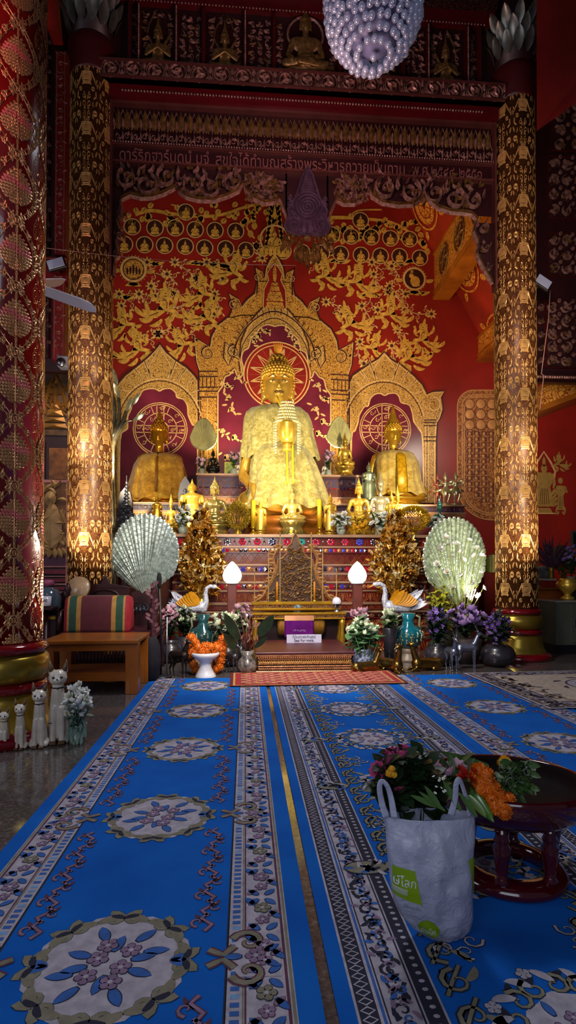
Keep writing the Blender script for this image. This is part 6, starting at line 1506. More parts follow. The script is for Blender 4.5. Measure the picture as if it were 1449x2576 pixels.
for sx in (0, 1):
    for sy in (7.45, 7.66):
        mb = MB(); x = xl + .05 if sx == 0 else xr - .05; mb.lathe([(.05, 0), (.035, .03), (.025, .1), (.045, .2), (.025, .3), (.04, .4), (.045, zt2 - .08)], (x, sy, 0), 14); mb.build('leg', gold, tbl, True)
mb = MB(); mb.box(((xl + xr) / 2, 7.66, .28), (xr - xl - .12, .02, .4)); mb.build('back_board', dkwood, tbl, True)
rk = thing('carved_triangular_rack', 'dark gilt triangular candle rack carved with scrolls in the middle of the altar front', 'candle rack', (P(743, 1500, 7.57).x, 7.57, zt1))
p = Pat(); Yr = 7.57; xc = P(743, 1400, Yr).x
def rp(x, y): q = P(x, y, Yr); return (q.x, q.z)
half = [(672, 1512), (676, 1480), (690, 1455), (697, 1430), (700, 1408), (712, 1404), (722, 1392), (724, 1375), (733, 1368), (737, 1352), (743, 1344)]
o = [rp(*q) for q in half]; oo = o + [(2 * xc - x, z) for x, z in o[-2::-1]]
rkm = [mat('rack dark bronze', '#4c3020', .45, .2, .2, 20), mat('rack gilt scroll', '#cc9c68', .32, .4, .25, 30), mat('rack bright gilt', '#ecc880', .3, .4, .2, 30), teal]
p.poly(oo, 0); p.stroke(oo, .03, 1, .03); 
for sg in (-1, 1):
    X = lambda x: xc + sg * (rp(x, 1400)[0] - xc)
    for (x, y, r, d) in [(717, 1447, .085, 1), (730, 1415, .04, -1), (700, 1487, .07, -1), (726, 1487, .07, 1), (733, 1385, .035, 1), (714, 1415, .035, 1), (738, 1462, .04, -1), (684, 1500, .045, 1)]:
        q = rp(x, y); xx = xc + sg * (q[0] - xc); p.spiral(xx, q[1], r, pi / 2, 1.6, d * sg, r * .22, 1, .03); p.ring(xx, q[1], r * 1.08, r * .16, 1, .02)
    for i in range(110):
        y = 1380 + R.random() * 130; wmax = (y - 1345) * .42; x = 743 - R.random() * wmax; q = rp(x, y); p.leaf(xc + sg * (q[0] - xc), q[1], R.random() * 6, .045, .02, R.choice((1, 1, 1, 2)), .035, .01, 1, 3)
    s2 = smooth_pts([(744 + (x - 743), y) for x, y in [(642, 1512), (660, 1500), (672, 1478), (684, 1455), (690, 1432), (686, 1408), (694, 1388), (708, 1372)]], 4)
    pts = [rp(*q) for q in s2]; pts = [(xc + sg * (x - xc), z) for x, z in pts]; p.stroke(pts, .045, 1, .04, .0, False); 
    for i, (x, z) in enumerate(pts[2::2]): p.leaf(x, z, pi / 2 + sg * (1.0 + .3 * (i % 2)), .09, .04, 1, .03, 0, sg); p.disc(x, z, .01, 3 if i % 3 == 0 else 2, .05, 0, 6)
    for (x, y0) in [(675, 1390), (704, 1350), (640, 1440)]:
        a = rp(x, 1512); b_ = rp(x, y0); xx = xc + sg * (a[0] - xc); p.stroke([(xx, a[1]), (xx, b_[1])], .014, 2, .012, .05); p.leaf(xx, b_[1], pi / 2, .06, .02, 2, .02, .05)
    a = rp(694, 1500); xx = xc + sg * (a[0] - xc)
p.build('carved_panel', rkm, lambda u, v, h: Vector((u, Yr - .01 - h, v)), rk)
mb = MB(); mb.box((0, .03, .3), (.5, .03, .6)); mb.ext([(-.3, 0), (.3, 0), (.12, .5), (0, .85), (-.12, .5)], 0, .03, lambda u, v, h: Vector((u, h, v))); mb.build('back_support', dkwood, rk)
for x in (697, 791):
    a = P(x, 1506, 7.5); t = thing('orange_candle', 'thin orange candle standing %s side of the triangular rack' % ('on the left' if x < 743 else 'on the right'), 'candle', (a.x, 7.5, zt1)); mb = MB(); mb.lathe([(.014, 0), (.014, .25), (.004, .265)], (0, 0, 0), 8); mb.build('wax', mat('candle orange', '#d88820', .4), t)
    mb = MB(); mb.lathe([(.03, 0), (.02, .01), (.02, .02)], (0, 0, 0), 10); mb.build('holder', gold, t)
# --- lamps
for (x, lab) in [(584, 'glowing white bud shaped lamp on a brown post left of the rack'), (899, 'glowing white bud shaped lamp on a brown post right of the rack')]:
    Y = 7.15; b = P(x, 1500, Y); t = thing('bud_lamp', lab, 'lamp', (b.x, Y, 0)); z1, z2 = P(x, 1468, Y).z, P(x, 1414, Y).z; r = S(24, Y); h = z2 - z1; w_ = S(24, Y) / 2 * .98
    mb = MB(); mb.box((0, 0, z1 / 2), (w_ * 2, w_ * 2, z1), 0, bev=.01); mb.build('post', mat('post brown', '#6a342c', .4), t)
    mb = MB(); mb.lathe([(r * .6, 0), (r * .72, .01), (r * .6, .02)], (0, 0, z1 - .005), 20); mb.build('collar', white, t)
    mb = MB(); mb.lathe([(r * .55, .0), (r * .88, h * .12), (r, h * .32), (r * .9, h * .52), (r * .6, h * .74), (r * .25, h * .92), (.002, h)], (0, 0, z1 + .01), 28); mb.build('bud_globe', glow('lamp glow', '#fff4e0', 5.0), t)
# --- swans
swhite = mat('swan white', '#c8ccdc', .35, .1, .25, 60); sdot = mat('swan blue dots', '#4c5c8c', .5); syel = mat('swan yellow feathers', '#d08c08', .45, .1, .2, 8); beakm = mat('beak orange', '#d8901c', .4)
def swan(lab, x, s, flip):
    Y = 7.45; b = P(x, 1542, Y); b.z = 0; t = thing('swan_figure', lab, 'swan figurine', b); zb = P(x, 1545, Y).z; k = S(1, Y) * s
    def q(dx, dy, dd=0): return Vector((dx * k * flip, dd, zb + dy * k))
    mb = MB(); mb.cap(q(18, 18), q(-22, 14), 14 * k, 11 * k); mb.ball(q(22, 16), (12 * k, 12 * k, 15 * k))
    mb.tube([q(24, 18), q(30, 34), q(28, 50), q(31, 64), q(40, 70), q(50, 67)], [10 * k, 7 * k, 5.5 * k, 5 * k, 5 * k, 5 * k], 12); mb.ball(q(50, 68), (8 * k, 6 * k, 6 * k))
    blob('body', mb, swhite, t, .008, 2, dec=.5).location = (0, 0, 0)
    mb = MB(); mb.cap(q(56, 66), q(66, 61), 3 * k, 1.2 * k, 8); mb.build('beak', beakm, t)
    mb = MB()
    for sg in (-1, 1):
        for i in range(7): mb.leaf(q(14 - i * 4, 22, sg * 11 * k), (flip * (-.8 - .1 * i), sg * .25, 1.1 - i * .13), (44 - i * 1.5) * k, 16 * k, 0, (0, sg, .3), .1, .12, 5)
    mb.build('wing_feathers', syel, t)
    mb = MB()
    for sg in (-1, 1):
        for i in range(5): mb.leaf(q(-22, 26 + i * 2, sg * 8 * k), (flip * -1, sg * .2, .9 - i * .1), (46 - i * 3) * k, 13 * k, 0, (0, sg, .3), .1, .1, 5)
    for i in range(6): mb.leaf(q(-18, 10 + i * 2), (flip * -1, (i - 2.5) * .08, .25 + i * .1), (52 - i * 3) * k, 13 * k, 0, (0, -1, .5), .15, .1, 5)
    mb.build('white_wing_tips', swhite, t)
    mb = MB(); rr = random.Random(3)
    for i in range(36): u = rr.random(); mb.ball(q(-34 - 26 * u, (16 + 18 * u + 6 * rr.random()) if i % 2 else (42 + 18 * u), -.055 - .02 * rr.random()), 1.1 * k, 0, 5, 3)
    for i in range(10): mb.ball(q(26 + 4 * sin(i), 20 + i * 4.5, -.055 if i < 4 else -.038), 1.0 * k, 0, 5, 3)
    mb.build('blue_dots', sdot, t)
    mb = MB(); mb.lathe([(.16, 0), (.14, .05), (.08, .1), (.06, zb - .1), (.13, zb - .04), (.14, zb + .02)], (0, 0, 0), 18); mb.build('pedestal', dkwood, t)
swan('white spotted swan with yellow wings facing right, left of the altar front', 488, 1.0, 1)
swan('white spotted swan with yellow wings facing left, right of the altar front', 1000, 1.12, -1)
# --- teal vases
def teal_vase(lab, x, yt, yb, Y, m, flowers=None):
    b = P(x, 1600, Y); b.z = 0; t = thing('teal_vase', lab, 'vase', b); zt = P(x, yt, Y).z; zb = P(x, yb, Y).z
    h = zt - zb; r = h * .42
    mb = MB(); mb.lathe([(r * .5, zb), (r * .8, zb + h * .12), (r, zb + h * .38), (r * .85, zb + h * .56), (r * .42, zb + h * .66), (r * .36, zb + h * .8), (r * .5, zb + h), (r * .4, zb + h * .98)], (0, 0, 0), 32); mb.build('vase_body', m, t)
    p = Pat(); 
    for i in range(8):
        for (v, rr_) in ((.3, .05), (.46, .03)): p.spiral(i, v, rr_ * 2.4, i, 1.2, 1 if i % 2 else -1, .05, 0, .01)
        p.leaf(i + .5, .2, pi / 2, .3, .2, 0, .008)
    def rad(v): return r * (1.005 if .3 < v < .45 else .93 if v < .3 else .88)
    p.build('relief_swirl', [mat('vase relief', '#9aa080', .35, .3, .15)], lambda u, v, hh: Vector((b.x + (rad(v) + hh) * cos(u * tau / 8), Y + (rad(v) + hh) * sin(u * tau / 8), zb + v * h)), t)
    for sg in (-1, 1):
        mb = MB(); mb.tube([(sg * r * .4, 0, zb + h * .95), (sg * r * .8, 0, zb + h * .88), (sg * r * .75, 0, zb + h * .65), (sg * r * .9, 0, zb + h * .55)], [.012, .015, .012, .01], 8); mb.build('handle', mat('vase relief', ''), t)
    mb = MB(); mb.lathe([(r * .9, 0), (r * .8, .03), (r * .55, .08), (r * .5, zb - .05), (r * .7, zb)], (0, 0, 0), 20); mb.build('stand', mat('stone stand', '#7a6a5c', .4, 0, .2), t); return t
teal_vase('dark teal vase with handles behind the orange marigolds', 511, 1545, 1632, 6.75, mat('dark teal glaze', '#1e4448', .15, 0, .2, 10, coat=.5))
teal_vase('bright teal vase with handles below the right swan', 1027, 1542, 1630, 6.85, mat('teal glaze', '#126070', .12, 0, .2, 10, coat=.5))
# ================================================================== DAIS, SIGN, SMALL THINGS
ds = thing('low_dais', 'low maroon topped dais with rows of gilt carving at the foot of the altar', 'dais', (P(772, 1690, 6.1).x, 6.1, 0))
xl, xr = G(648, 1692).x, G(886, 1692).x; W = xr - xl; zd = .225; mat('x', '#000000')
mb = MB(); mb.box(((xl + xr) / 2, 6.62, zd - .012), (W + .06, 1.1, .024), 0, bev=.006); mb.box(((xl + xr) / 2, 6.66, zd / 2 - .01), (W - .08, 1.0, zd - .03), 1)
for (z, h, e) in [(.19, .022, .0), (.145, .016, -.03), (.105, .03, -.03), (.07, .016, -.02), (.012, .024, .0)]: mb.box(((xl + xr) / 2, 6.62, z), (W + .04 + e * 2, 1.08 + e, h), 2, bev=.005)
mb.build('dais_body', [mat('dais top maroon', '#4a1822', .4, 0, .15, 6), dred, mat('dais rose gilt', '#c8926c', .35, .5, .15, 20)], ds, True)
p = Pat()
for i in range(44):
    x = xl + W * (i + .5) / 44
    p.leaf(x, .155, pi / 2, .028, .02, 0, .01); p.disc(x, .128, .008, 1, .01, 0, 6); p.spiral(x, .105, .013, i, 1.1, 1 if i % 2 else -1, .005, 1, .006, .0, 7); p.disc(x, .048, .009, 0, .01, 0, 6); p.leaf(x + .01, .03, pi / 2, .03, .012, 0, .008)
p.build('gilt_carving', [mat('dais rose gilt', ''), goldp], lambda u, v, h: Vector((u, 6.085 - h, v)), ds)
def on(px, py, z): return G(px, py, z)
b = on(765, 1617, zd); t = thing('seat_sign', 'white card sign reading Seat For monk on the dais', 'sign', b); w_, h_ = S(88, b.y), S(21, b.y)
mb = MB(); mb.box((0, 0, h_ / 2), (w_, .006, h_), 0); mb.ext([(0, 0), (.05, 0), (0, h_ * .9)], -w_ / 2, w_ / 2, lambda u, v, h: Vector((h, .003 + u, v))); mb.build('card', mat('card white', '#c8c4e0', .6, 0, .03), t)
ink = mat('black ink', '#16141c', .6, 0, .02)
text('ที่นั่งเฉพาะพระภิกษุสงฆ์', .05, .0008, ink, t, facing((b.x, b.y - .005, h_ * .7 + zd)), wfit=w_ * .66)
text('Seat For monk.', .052, .0016, ink, t, facing((b.x, b.y - .005, h_ * .28 + zd)), wfit=w_ * .57)
b = on(752, 1604, zd); b.y -= .01; t = thing('purple_cloth_pack', 'shiny purple wrapped pack leaning on the gold bolster behind the sign', 'package', b); w_ = S(74, b.y); h_ = .29
mb = MB(); mb.box((0, 0, h_ * .4), (w_, .1, h_ * .8), 0, bev=.02); mb.ext([(0, h_ * .78), (.1, h_ * .78), (.12, h_), (.02, h_)], -w_ / 2, w_ / 2, lambda u, v, h: Vector((h, u - .05, v)), 1); mb.build('wrapping', [mat('shiny purple foil', '#6a1a78', .15, .1, .15, 10, coat=.5), mat('amber edge', '#b07048', .3, .2, .1)], t)
text('ทำบุญ', .03, .0006, mat('pale violet ink', '#b090c8', .5), t, facing((b.x, b.y - .052, zd + .1)), wfit=w_ * .4)
b2 = Vector((P(756, 1590, b.y + .2).x, b.y + .2, zd)); t = thing('gold_bolster', 'gold brocade bolster cushion on the dais with a tasselled end on each side', 'cushion', b2); r = .165; w2 = S(118, b2.y) / 2
mb = MB(); mb.lathe([(.02, -w2), (r * .8, -w2), (r, -w2 + .03), (r, w2 - .03), (r * .8, w2), (.02, w2)], (0, 0, 0), 8); mb.v = [Vector((v.z, v.y, v.x + r)) for v in mb.v]; mb.build('bolster', filigree('gold brocade', '#c08c34', '#7c5018', 40, .08, .3, .5), t)
# incense pot
b = Vector((P(748, 1541, b2.y - .05).x, b2.y - .02, zd + .31)); t = thing('incense_pot', 'small celadon blue patterned incense pot on the bolster', 'incense pot', b); r = S(19, b.y)
vase(t, [(r * .5, 0), (r * .6, .02), (r * .95, r * .6), (r, r), (r * .8, r * 1.35), (r * .95, r * 1.5), (r * .8, r * 1.5), (r * .7, r * 1.2)], mat('celadon glaze', '#8aa0b0', .15, 0, .5, 30, coat=.5), 'pot')
for i in range(3): mb = MB(); a = tau * i / 3 - pi / 2; mb.cap((r * .5 * cos(a), r * .5 * sin(a), .02), (r * .62 * cos(a), r * .62 * sin(a), 0.006), .014, .008); mb.build('foot', mat('celadon glaze', ''), t)
for sg in (-1, 1): mb = MB(); mb.tube([(sg * r * .6, 0, r * 1.5), (sg * r * .62, 0, r * 2), (sg * r * .3, 0, r * 2)], .006, 6); mb.build('handle', dkwood, t)
# tiny lamp
b = P(847, 1541, 7.46); b.z = zt2; t = thing('small_table_lamp', 'tiny white domed lamp at the right end of the gilt table', 'lamp', b); k = S(1, 7.46)
mb = MB(); mb.lathe([(11 * k, 20 * k), (12 * k, 22 * k), (11 * k, 30 * k), (7 * k, 36 * k), (.001, 38 * k)], (0, 0, 0), 20); mb.build('dome_shade', mat('white shade', '#dcdcee', .35, 0, .04), t)
mb = MB(); mb.lathe([(9 * k, 0), (9 * k, 3 * k), (3 * k, 5 * k), (3 * k, 20 * k)], (0, 0, 0), 14)
for i in range(3): a = tau * i / 3; mb.tube([(8 * k * cos(a), 8 * k * sin(a), 3 * k), (9 * k * cos(a), 9 * k * sin(a), 21 * k)], .004, 5)
mb.build('stand', silver, t)
# ================================================================== PLANTS ON THE FLOOR
def floorY(py): return G(724, py).y
potM = [(.08, 0), (.13, .04), (.16, .12), (.13, .2), (.09, .24), (.11, .27)]
dpot = mat('dark ribbed pot', '#2c2830', .3, 0, .2, 12, coat=.3); cpot = mat('grey patterned jar', '#6a6460', .3, 0, .5, 24, coat=.3)
bouquet('lotus_bouquet', 'big bunch of white lotus buds in a blue white jar right of the dais', 912, 1592, 42, 34, 30, 'bud', .042, 6.35, 0, [(.08, 0), (.13, .05), (.14, .12), (.1, .19), (.12, .22)], mat('blue white jar', '#8890b0', .2, 0, .6, 40, coat=.4), 21, mat('lotus leaf green', '#4c7848', .5, 0, .2), L=.12, W=.09)
t = thing('lotus_leaves', 'round green lotus leaves around the white buds beside the dais', 'plant', (P(925, 1620, 6.28).x, 6.22, 0)); mb = MB()
for (x, y, r) in [(893, 1600, .07), (930, 1610, .075), (955, 1605, .08), (915, 1622, .06)]:
    c = P(x, y, 6.2); mb.lathe([(.003, .0), (r * .6, .012), (r, .03)], c, 16, 0, 1, .7); mb.tube([c, (P(925, 1620, 6.2).x, 6.25, 0)], .004, 5)
mb.build('leaf_pads', mat('lotus leaf green', ''), t, True)
bouquet('yellow_green_bunch', 'pale yellow green flower bunch in a dark wrapped vase under the right swan head', 980, 1560, 20, 26, 12, 'cream', .055, 6.7, 0, [(.06, 0), (.07, .2), (.09, .4), (.07, .45)], dpot, 22)
bouquet('pink_lotus_bunch', 'pale pink lotus flowers beside the right lamp post', 905, 1548, 22, 14, 7, 'lpink', .07, 6.9, 0, [(.06, 0), (.09, .1), (.06, .3), (.07, .4)], dpot, 23)
bouquet('orchid_pot', 'tall violet orchid spikes in a round black pot between the golden and silver deer', 1100, 1568, 24, 42, 34, 'violet', .032, 6.45, 0, potM, dpot, 24, dgreen, nl=7, L=.13, W=.035)
bouquet('mauve_rose_pot', 'large mauve roses above the silver deer in a dark basket', 1172, 1556, 48, 30, 18, 'mauve', .075, 6.6, 0, [(.12, 0), (.16, .1), (.18, .28), (.15, .3)], mat('dark wicker', '#2a1a1c', .7, 0, .4, 60), 25, dgreen, nl=6)
bouquet('orchid_pot', 'violet orchids in a ribbed grey black pot beside the right column base', 1252, 1578, 34, 36, 30, 'violet', .034, 6.35, 0, [(.08, 0), (.17, .05), (.2, .13), (.17, .21), (.1, .26)], dpot, 26, dgreen, nl=7, L=.12, W=.035, extra=('mauve', 8, .045, 0, 22, .8))
mb = MB(); t = thing('bowl_filler', 'x', 'x'); bpy.data.objects.remove(t)
bouquet('green_white_bunch', 'white and pale green roses behind the leafy plant left of the dais', 572, 1575, 46, 30, 22, 'cream', .062, 6.6, 0, potM, dpot, 27, dgreen, nl=5)
bouquet('white_orchid_spray', 'spray of pale pink white orchids beside the left lamp post', 606, 1545, 26, 22, 12, 'lpink', .05, 6.75, 0, [(.06, 0), (.08, .1), (.05, .3)], dpot, 28, nl=3)
bouquet('green_leaf_clump', 'dull green leafy clump behind the left teal vase', 465, 1555, 30, 28, 16, 'cream', .045, 7.0, 0, [(.1, 0), (.14, .15), (.12, .3)], dpot, 29, dgreen, nl=8)
bouquet('pink_flower_pot', 'dusky pink flowers behind the microphone stand', 428, 1560, 18, 40, 14, 'lpink', .05, 6.9, 0, potM, dpot, 30, dgreen, nl=4)
# broad leaved plant left of the dais
b = G(622, 1693); t = thing('broad_leaf_plant', 'reddish stemmed plant with broad green leaves in a mottled grey jar left of the dais', 'potted plant', b)
vase(t, [(.07, 0), (.1, .03), (.115, .08), (.09, .14), (.06, .18), (.075, .24), (.06, .24)], cpot, 'jar')
mb = MB(); rr = random.Random(6)
for (x, y) in [(590, 1560), (605, 1545), (620, 1570), (640, 1560), (655, 1590), (600, 1590), (630, 1540), (648, 1600), (612, 1600)]: q = P(x, y, 6.1); mb.tube([(b.x, b.y, .2), ((b.x * 1.2 + q.x * .8) / 2, 6.08, (q.z + .2) / 2 - .02), q], [.01, .008, .005], 6)
mb.build('red_stems', mat('red brown stems', '#4c2820', .5, 0, .2), t, True)
mb = MB()
for (x, y, x2, y2, w_) in [(600, 1610, 563, 1540, .11), (650, 1600, 690, 1545, .12), (600, 1640, 560, 1590, .09), (640, 1630, 675, 1600, .06)]: a, c = P(x, y, 6.08), P(x2, y2, 6.0); mb.leaf(a, c - a, (c - a).length, w_, 0, (0, -1, .2), .1, .15, 7)
mb.build('broad_leaves', dgreen, t, True)
mb = MB()
for i in range(14): a = P(600 + rr.random() * 60, 1560 + rr.random() * 60, 6.05); mb.leaf(a, (rr.random() - .5, -.2, .6), .07, .015, 0, (0, -1, 0), .2)
mb.build('pale_bracts', mat('pale bract', '#b88c70', .5), t, True)
# deer
dgold = mat('dull deer gold', '#8c6c34', .25, .95, .2, 10); dsil = mat('deer silver', '#8c94ac', .3, .9, .2, 12)
deer('reclining_deer', 'dull gold reclining deer nearest the dais, head turned right', 928, 1691, 1618, 'lying', dgold, .15)
deer('reclining_deer', 'dull gold reclining deer facing the viewer, middle of the three golden deer', 988, 1690, 1602, 'lying', dgold, -1.2)
deer('reclining_deer', 'dull gold reclining deer with antlers, rightmost of the three golden deer', 1066, 1687, 1598, 'lying', dgold, pi + .3)
deer('standing_deer', 'silver standing deer facing the viewer before the black orchid pot', 1137, 1687, 1592, 'standing', dsil, -1.5)
deer('standing_deer', 'silver standing deer in side view with long swept horns', 1178, 1682, 1578, 'standing', dsil, -.1)
deer('standing_deer', 'dark silver prancing deer left of the grey jar', 584, 1693, 1612, 'standing', mat('dark deer silver', '#6c6c74', .35, .9, .3, 14), -.9)
deer('standing_deer', 'dark bronze thin legged deer left of the white offering bowl', 452, 1702, 1600, 'standing', mat('dark deer bronze', '#3c302c', .4, .8, .3, 14), -.6)
# white pedestal bowl with marigolds
b = G(517, 1703); t = thing('offering_bowl', 'white ceramic pedestal bowl on the left blue carpet holding marigolds', 'bowl', b); k = S(1, b.y)
vase(t, [(26 * k, 0), (27 * k, 2 * k), (22 * k, 10 * k), (15 * k, 24 * k), (14 * k, 36 * k), (20 * k, 44 * k), (33 * k, 52 * k), (35 * k, 62 * k), (34 * k, 62 * k), (30 * k, 54 * k), (.01, 50 * k)], white, 'bowl', 40)
mb = MB(); mb.lathe([(26.6 * k, 49 * k), (27.2 * k, 49.5 * k), (26.6 * k, 50 * k)], (0, 0, 0), 40); mb.build('blue_line', mat('blue line', '#303c80', .3), t)
Gm = 'marigolds of the offering bowl'; bo = b; me = FM['marigold2'](); rr = random.Random(12); n_ = 0
def mg(x, y, Y, r=.06):
    o = bpy.data.objects.new('marigold', me); COL.objects.link(o); q = P(x, y, Y); o.location = q; o.scale = (r, r, r * .9); o.rotation_euler = (rr.random() * 3, rr.random() * 3, 0)
    tag(o, 'orange marigold head heaped on or hanging beside the white offering bowl', 'flower', Gm)
for x, y in [(492, 1638), (506, 1636), (522, 1636), (538, 1637), (499, 1628), (515, 1626), (531, 1627), (546, 1630)]: mg(x, y, bo.y - .03 + rr.random() * .05, .056)
t = thing('marigold_garland', 'string of orange marigolds draped from the teal vase down behind the bowl', 'garland', (bo.x, bo.y + .22, 0))
for i, (x, y) in enumerate([(480, 1604), (487, 1612), (494, 1618), (478, 1618), (482, 1640), (476, 1648), (560, 1616), (553, 1622), (545, 1624), (562, 1606), (560, 1630), (558, 1645), (555, 1660), (552, 1675), (543, 1684), (535, 1688), (487, 1672), (492, 1684)]):
    o = mesh_obj('marigold_head', me, t); q = P(x, y, bo.y + .16); o.location = q - t.location; o.scale = (.056,) * 3; o.rotation_euler = (i, i * 2, 0)
mb = MB(); mb.tube([P(x, y, bo.y + .18) for x, y in [(480, 1604), (494, 1618), (520, 1632), (545, 1624), (562, 1606)]], .006, 5); mb.tube([P(x, y, bo.y + .18) for x, y in [(560, 1616), (558, 1645), (552, 1675), (535, 1690)]], .006, 5); mb.tube([(bo.x, bo.y + .18, 0), P(520, 1632, bo.y + .18)], .008, 5); mb.build('string', orgm, t, True)
# ================================================================== LEFT: TABLE, DAYBED, CUSHION
T0 = G(331, 1747); zt = .485; Yf = T0.y; 
t = thing('tea_table', 'orange varnished wooden tea table with a lower shelf beside the near pillar', 'table', (P(230, 1700, Yf).x, Yf, 0))
xr = P(347, 1700, Yf).x; xl = P(102, 1700, Yf).x; Yb_ = Yf + .62; lw = S(31, Yf)
mb = MB(); mb.box(((xl + xr) / 2, (Yf + Yb_) / 2 - .02, zt - .0175), (xr - xl, Yb_ - Yf + .04, .035), 0, bev=.006); mb.build('tabletop', orwood, t, True)
mb = MB(); mb.box(((xl + xr) / 2, Yf + .015, zt - .06), (xr - xl - lw, .025, .075)); mb.build('apron', orwood, t, True)
for sx in (0, 1):
    for sy in (0, 1): mb = MB(); mb.box((xl + lw / 2 if sx == 0 else xr - lw / 2, Yf + lw / 2 if sy == 0 else Yb_ - lw / 2, (zt - .035) / 2), (lw, lw, zt - .035), 0, bev=.004); mb.build('leg', orwood, t, True)
mb = MB(); mb.box(((xl + xr) / 2, (Yf + Yb_) / 2, .175), (xr - xl - lw * 1.2, Yb_ - Yf - lw, .025)); mb.box(((xl + xr) / 2, Yf + .04, .14), (xr - xl - lw * 1.4, .025, .05)); mb.build('lower_shelf', orwood, t, True)
# daybed
Yd = 6.0; zs = P(724, 1588, Yd).z; t = thing('carved_daybed', 'dark carved wooden daybed behind the tea table', 'daybed', (P(280, 1600, Yd).x, Yd, 0)); xl, xr = P(148, 1600, Yd).x, P(392, 1600, Yd).x
mb = MB(); mb.box(((xl + xr) / 2, Yd + .35, zs - .03), (xr - xl, .72, .06), 0, bev=.01); mb.build('seat', mat('daybed maroon seat', '#4a1a26', .35, 0, .15, 6), t, True)
mb = MB(); mb.box(((xl + xr) / 2, Yd + .03, zs - .1), (xr - xl, .04, .08)); mb.box(((xl + xr) / 2, Yd + .03, .1), (xr - xl, .04, .08))
for i in range(26): mb.lathe([(.012, .14), (.02, .2), (.01, .26), (.018, zs - .16), (.012, zs - .13)], (xl + .06 + (xr - xl - .12) * i / 25, Yd + .03, 0), 8)
mb.build('front_rail', dkwood, t, True)
for sx in (0, 1):
    for sy in (0.06, .66): mb = MB(); mb.lathe([(.05, 0), (.04, .04), (.06, .1), (.035, .2), (.055, zs - .05)], (xl + .05 if sx == 0 else xr - .05, Yd + sy, 0), 12); mb.build('leg', dkwood, t, True)
zbk = P(724, 1478, Yd + .7).z
mb = MB(); a, c = P(205, 1500, Yd + .7).x, P(325, 1500, Yd + .7).x; mb.box(((a + c) / 2, Yd + .7, (zs + zbk) / 2), (c - a, .05, zbk - zs), 0, bev=.01); mb.tube([((a + c) / 2 + .16 * cos(i * pi / 12), Yd + .665, zbk - .1 + .08 * sin(i * pi / 12)) for i in range(13)], .012, 6)
p_ = [(a - .02, zbk), (a + .1, zbk + .03), ((a + c) / 2 - .05, zbk + .05), ((a + c) / 2, zbk + .14), ((a + c) / 2 + .05, zbk + .05), (c - .1, zbk + .03), (c + .02, zbk)]; mb.ext(p_, 0, .05, lambda u, v, h: Vector((u, Yd + .68 + h, v))); mb.build('back_panel', dkwood, t, True)
for (x0, x1) in ((330, 385), (152, 200)):
    mb = MB(); a, c = P(x0, 1500, Yd + .7).x, P(x1, 1500, Yd + .7).x; zt_ = P(724, 1490, Yd + .7).z; mb.ext([(a, zs), (c, zs), (c, zt_ - .02), ((a + c) / 2 + .03, zt_ + .02), ((a + c) / 2, zt_ - .01), ((a + c) / 2 - .04, zt_ + .03), (a, zt_)], 0, .05, lambda u, v, h: Vector((u, Yd + .7 + h, v))); 
    p = Pat()
    for i in range(6): p.spiral(a + (c - a) * (i + .5) / 6, zs + .2 + .05 * (i % 2), .03, i, 1.2, 1 if i % 2 else -1, .012, 0, .02); p.leaf(a + (c - a) * (i + .5) / 6, zs + .15, pi / 2, .1, .03, 0, .02)
    mb.build('side_panel', dkwood, t, True); p.build('panel_carving', [silver], lambda u, v, h: Vector((u, Yd + .695 - h, v)), t)
for x in (171, 388):
    mb = MB(); q = P(x, 1500, Yd + .35); z1 = P(724, 1470, Yd + .35).z; mb.lathe([(.035, zs), (.03, zs + .1), (.045, zs + .2), (.025, z1 - .1), (.04, z1 - .05), (.01, z1 + .02)], (q.x, q.y, 0), 12)
    mb.tube([(q.x, q.y, zs + .22), (q.x, q.y - .25, zs + .2), (q.x, q.y - .3, zs + .02)], .025, 8); mb.build('armrest', dkwood, t, True)
# cushion
b = P(252, 1576, Yd + .22); b.z = zs; t = thing('triangular_cushion', 'maroon cushion with green and gold end bands standing on the daybed', 'cushion', b); w = S(152, b.y) / 2; h = P(252, 1498, b.y).z - zs
cu_ = [mat('cushion maroon', '#5c1420', .7, 0, .1, 20, sheen=.2), mat('cushion red', '#a01c2c', .7, 0, .1, 20), mat('cushion gold', '#b8863c', .6, 0, .1, 20), mat('cushion green', '#28503c', .7, 0, .1, 20)]
secs = [(-1, -.9, 1), (-.9, -.84, 2), (-.84, -.62, 3), (-.62, -.48, 2), (-.48, .46, 0), (.46, .6, 2), (.6, .82, 3), (.82, .88, 2), (.88, 1, 1)]
prof = [(-.17, .0), (-.175, .03), (-.16, h * .6), (-.13, h * .93), (-.09, h), (.06, h), (.11, h * .9), (.16, .04), (.15, 0)]
mb = MB()
for (u0, u1, m_) in secs:
    k0 = .93 if u0 == -1 else 1; k1 = .93 if u1 == 1 else 1; n_ = len(prof)
    vs = [(u0 * w, y * k0, z * k0) for y, z in prof] + [(u1 * w, y * k1, z * k1) for y, z in prof]
    fs = [(i, (i + 1) % n_, n_ + (i + 1) % n_, n_ + i) for i in range(n_)]
    if u0 == -1: fs.append(tuple(range(n_))[::-1])
    if u1 == 1: fs.append(tuple(range(n_, 2 * n_)))
    mb.add(vs, fs, m_)
mb.build('cushion_body', cu_, t)
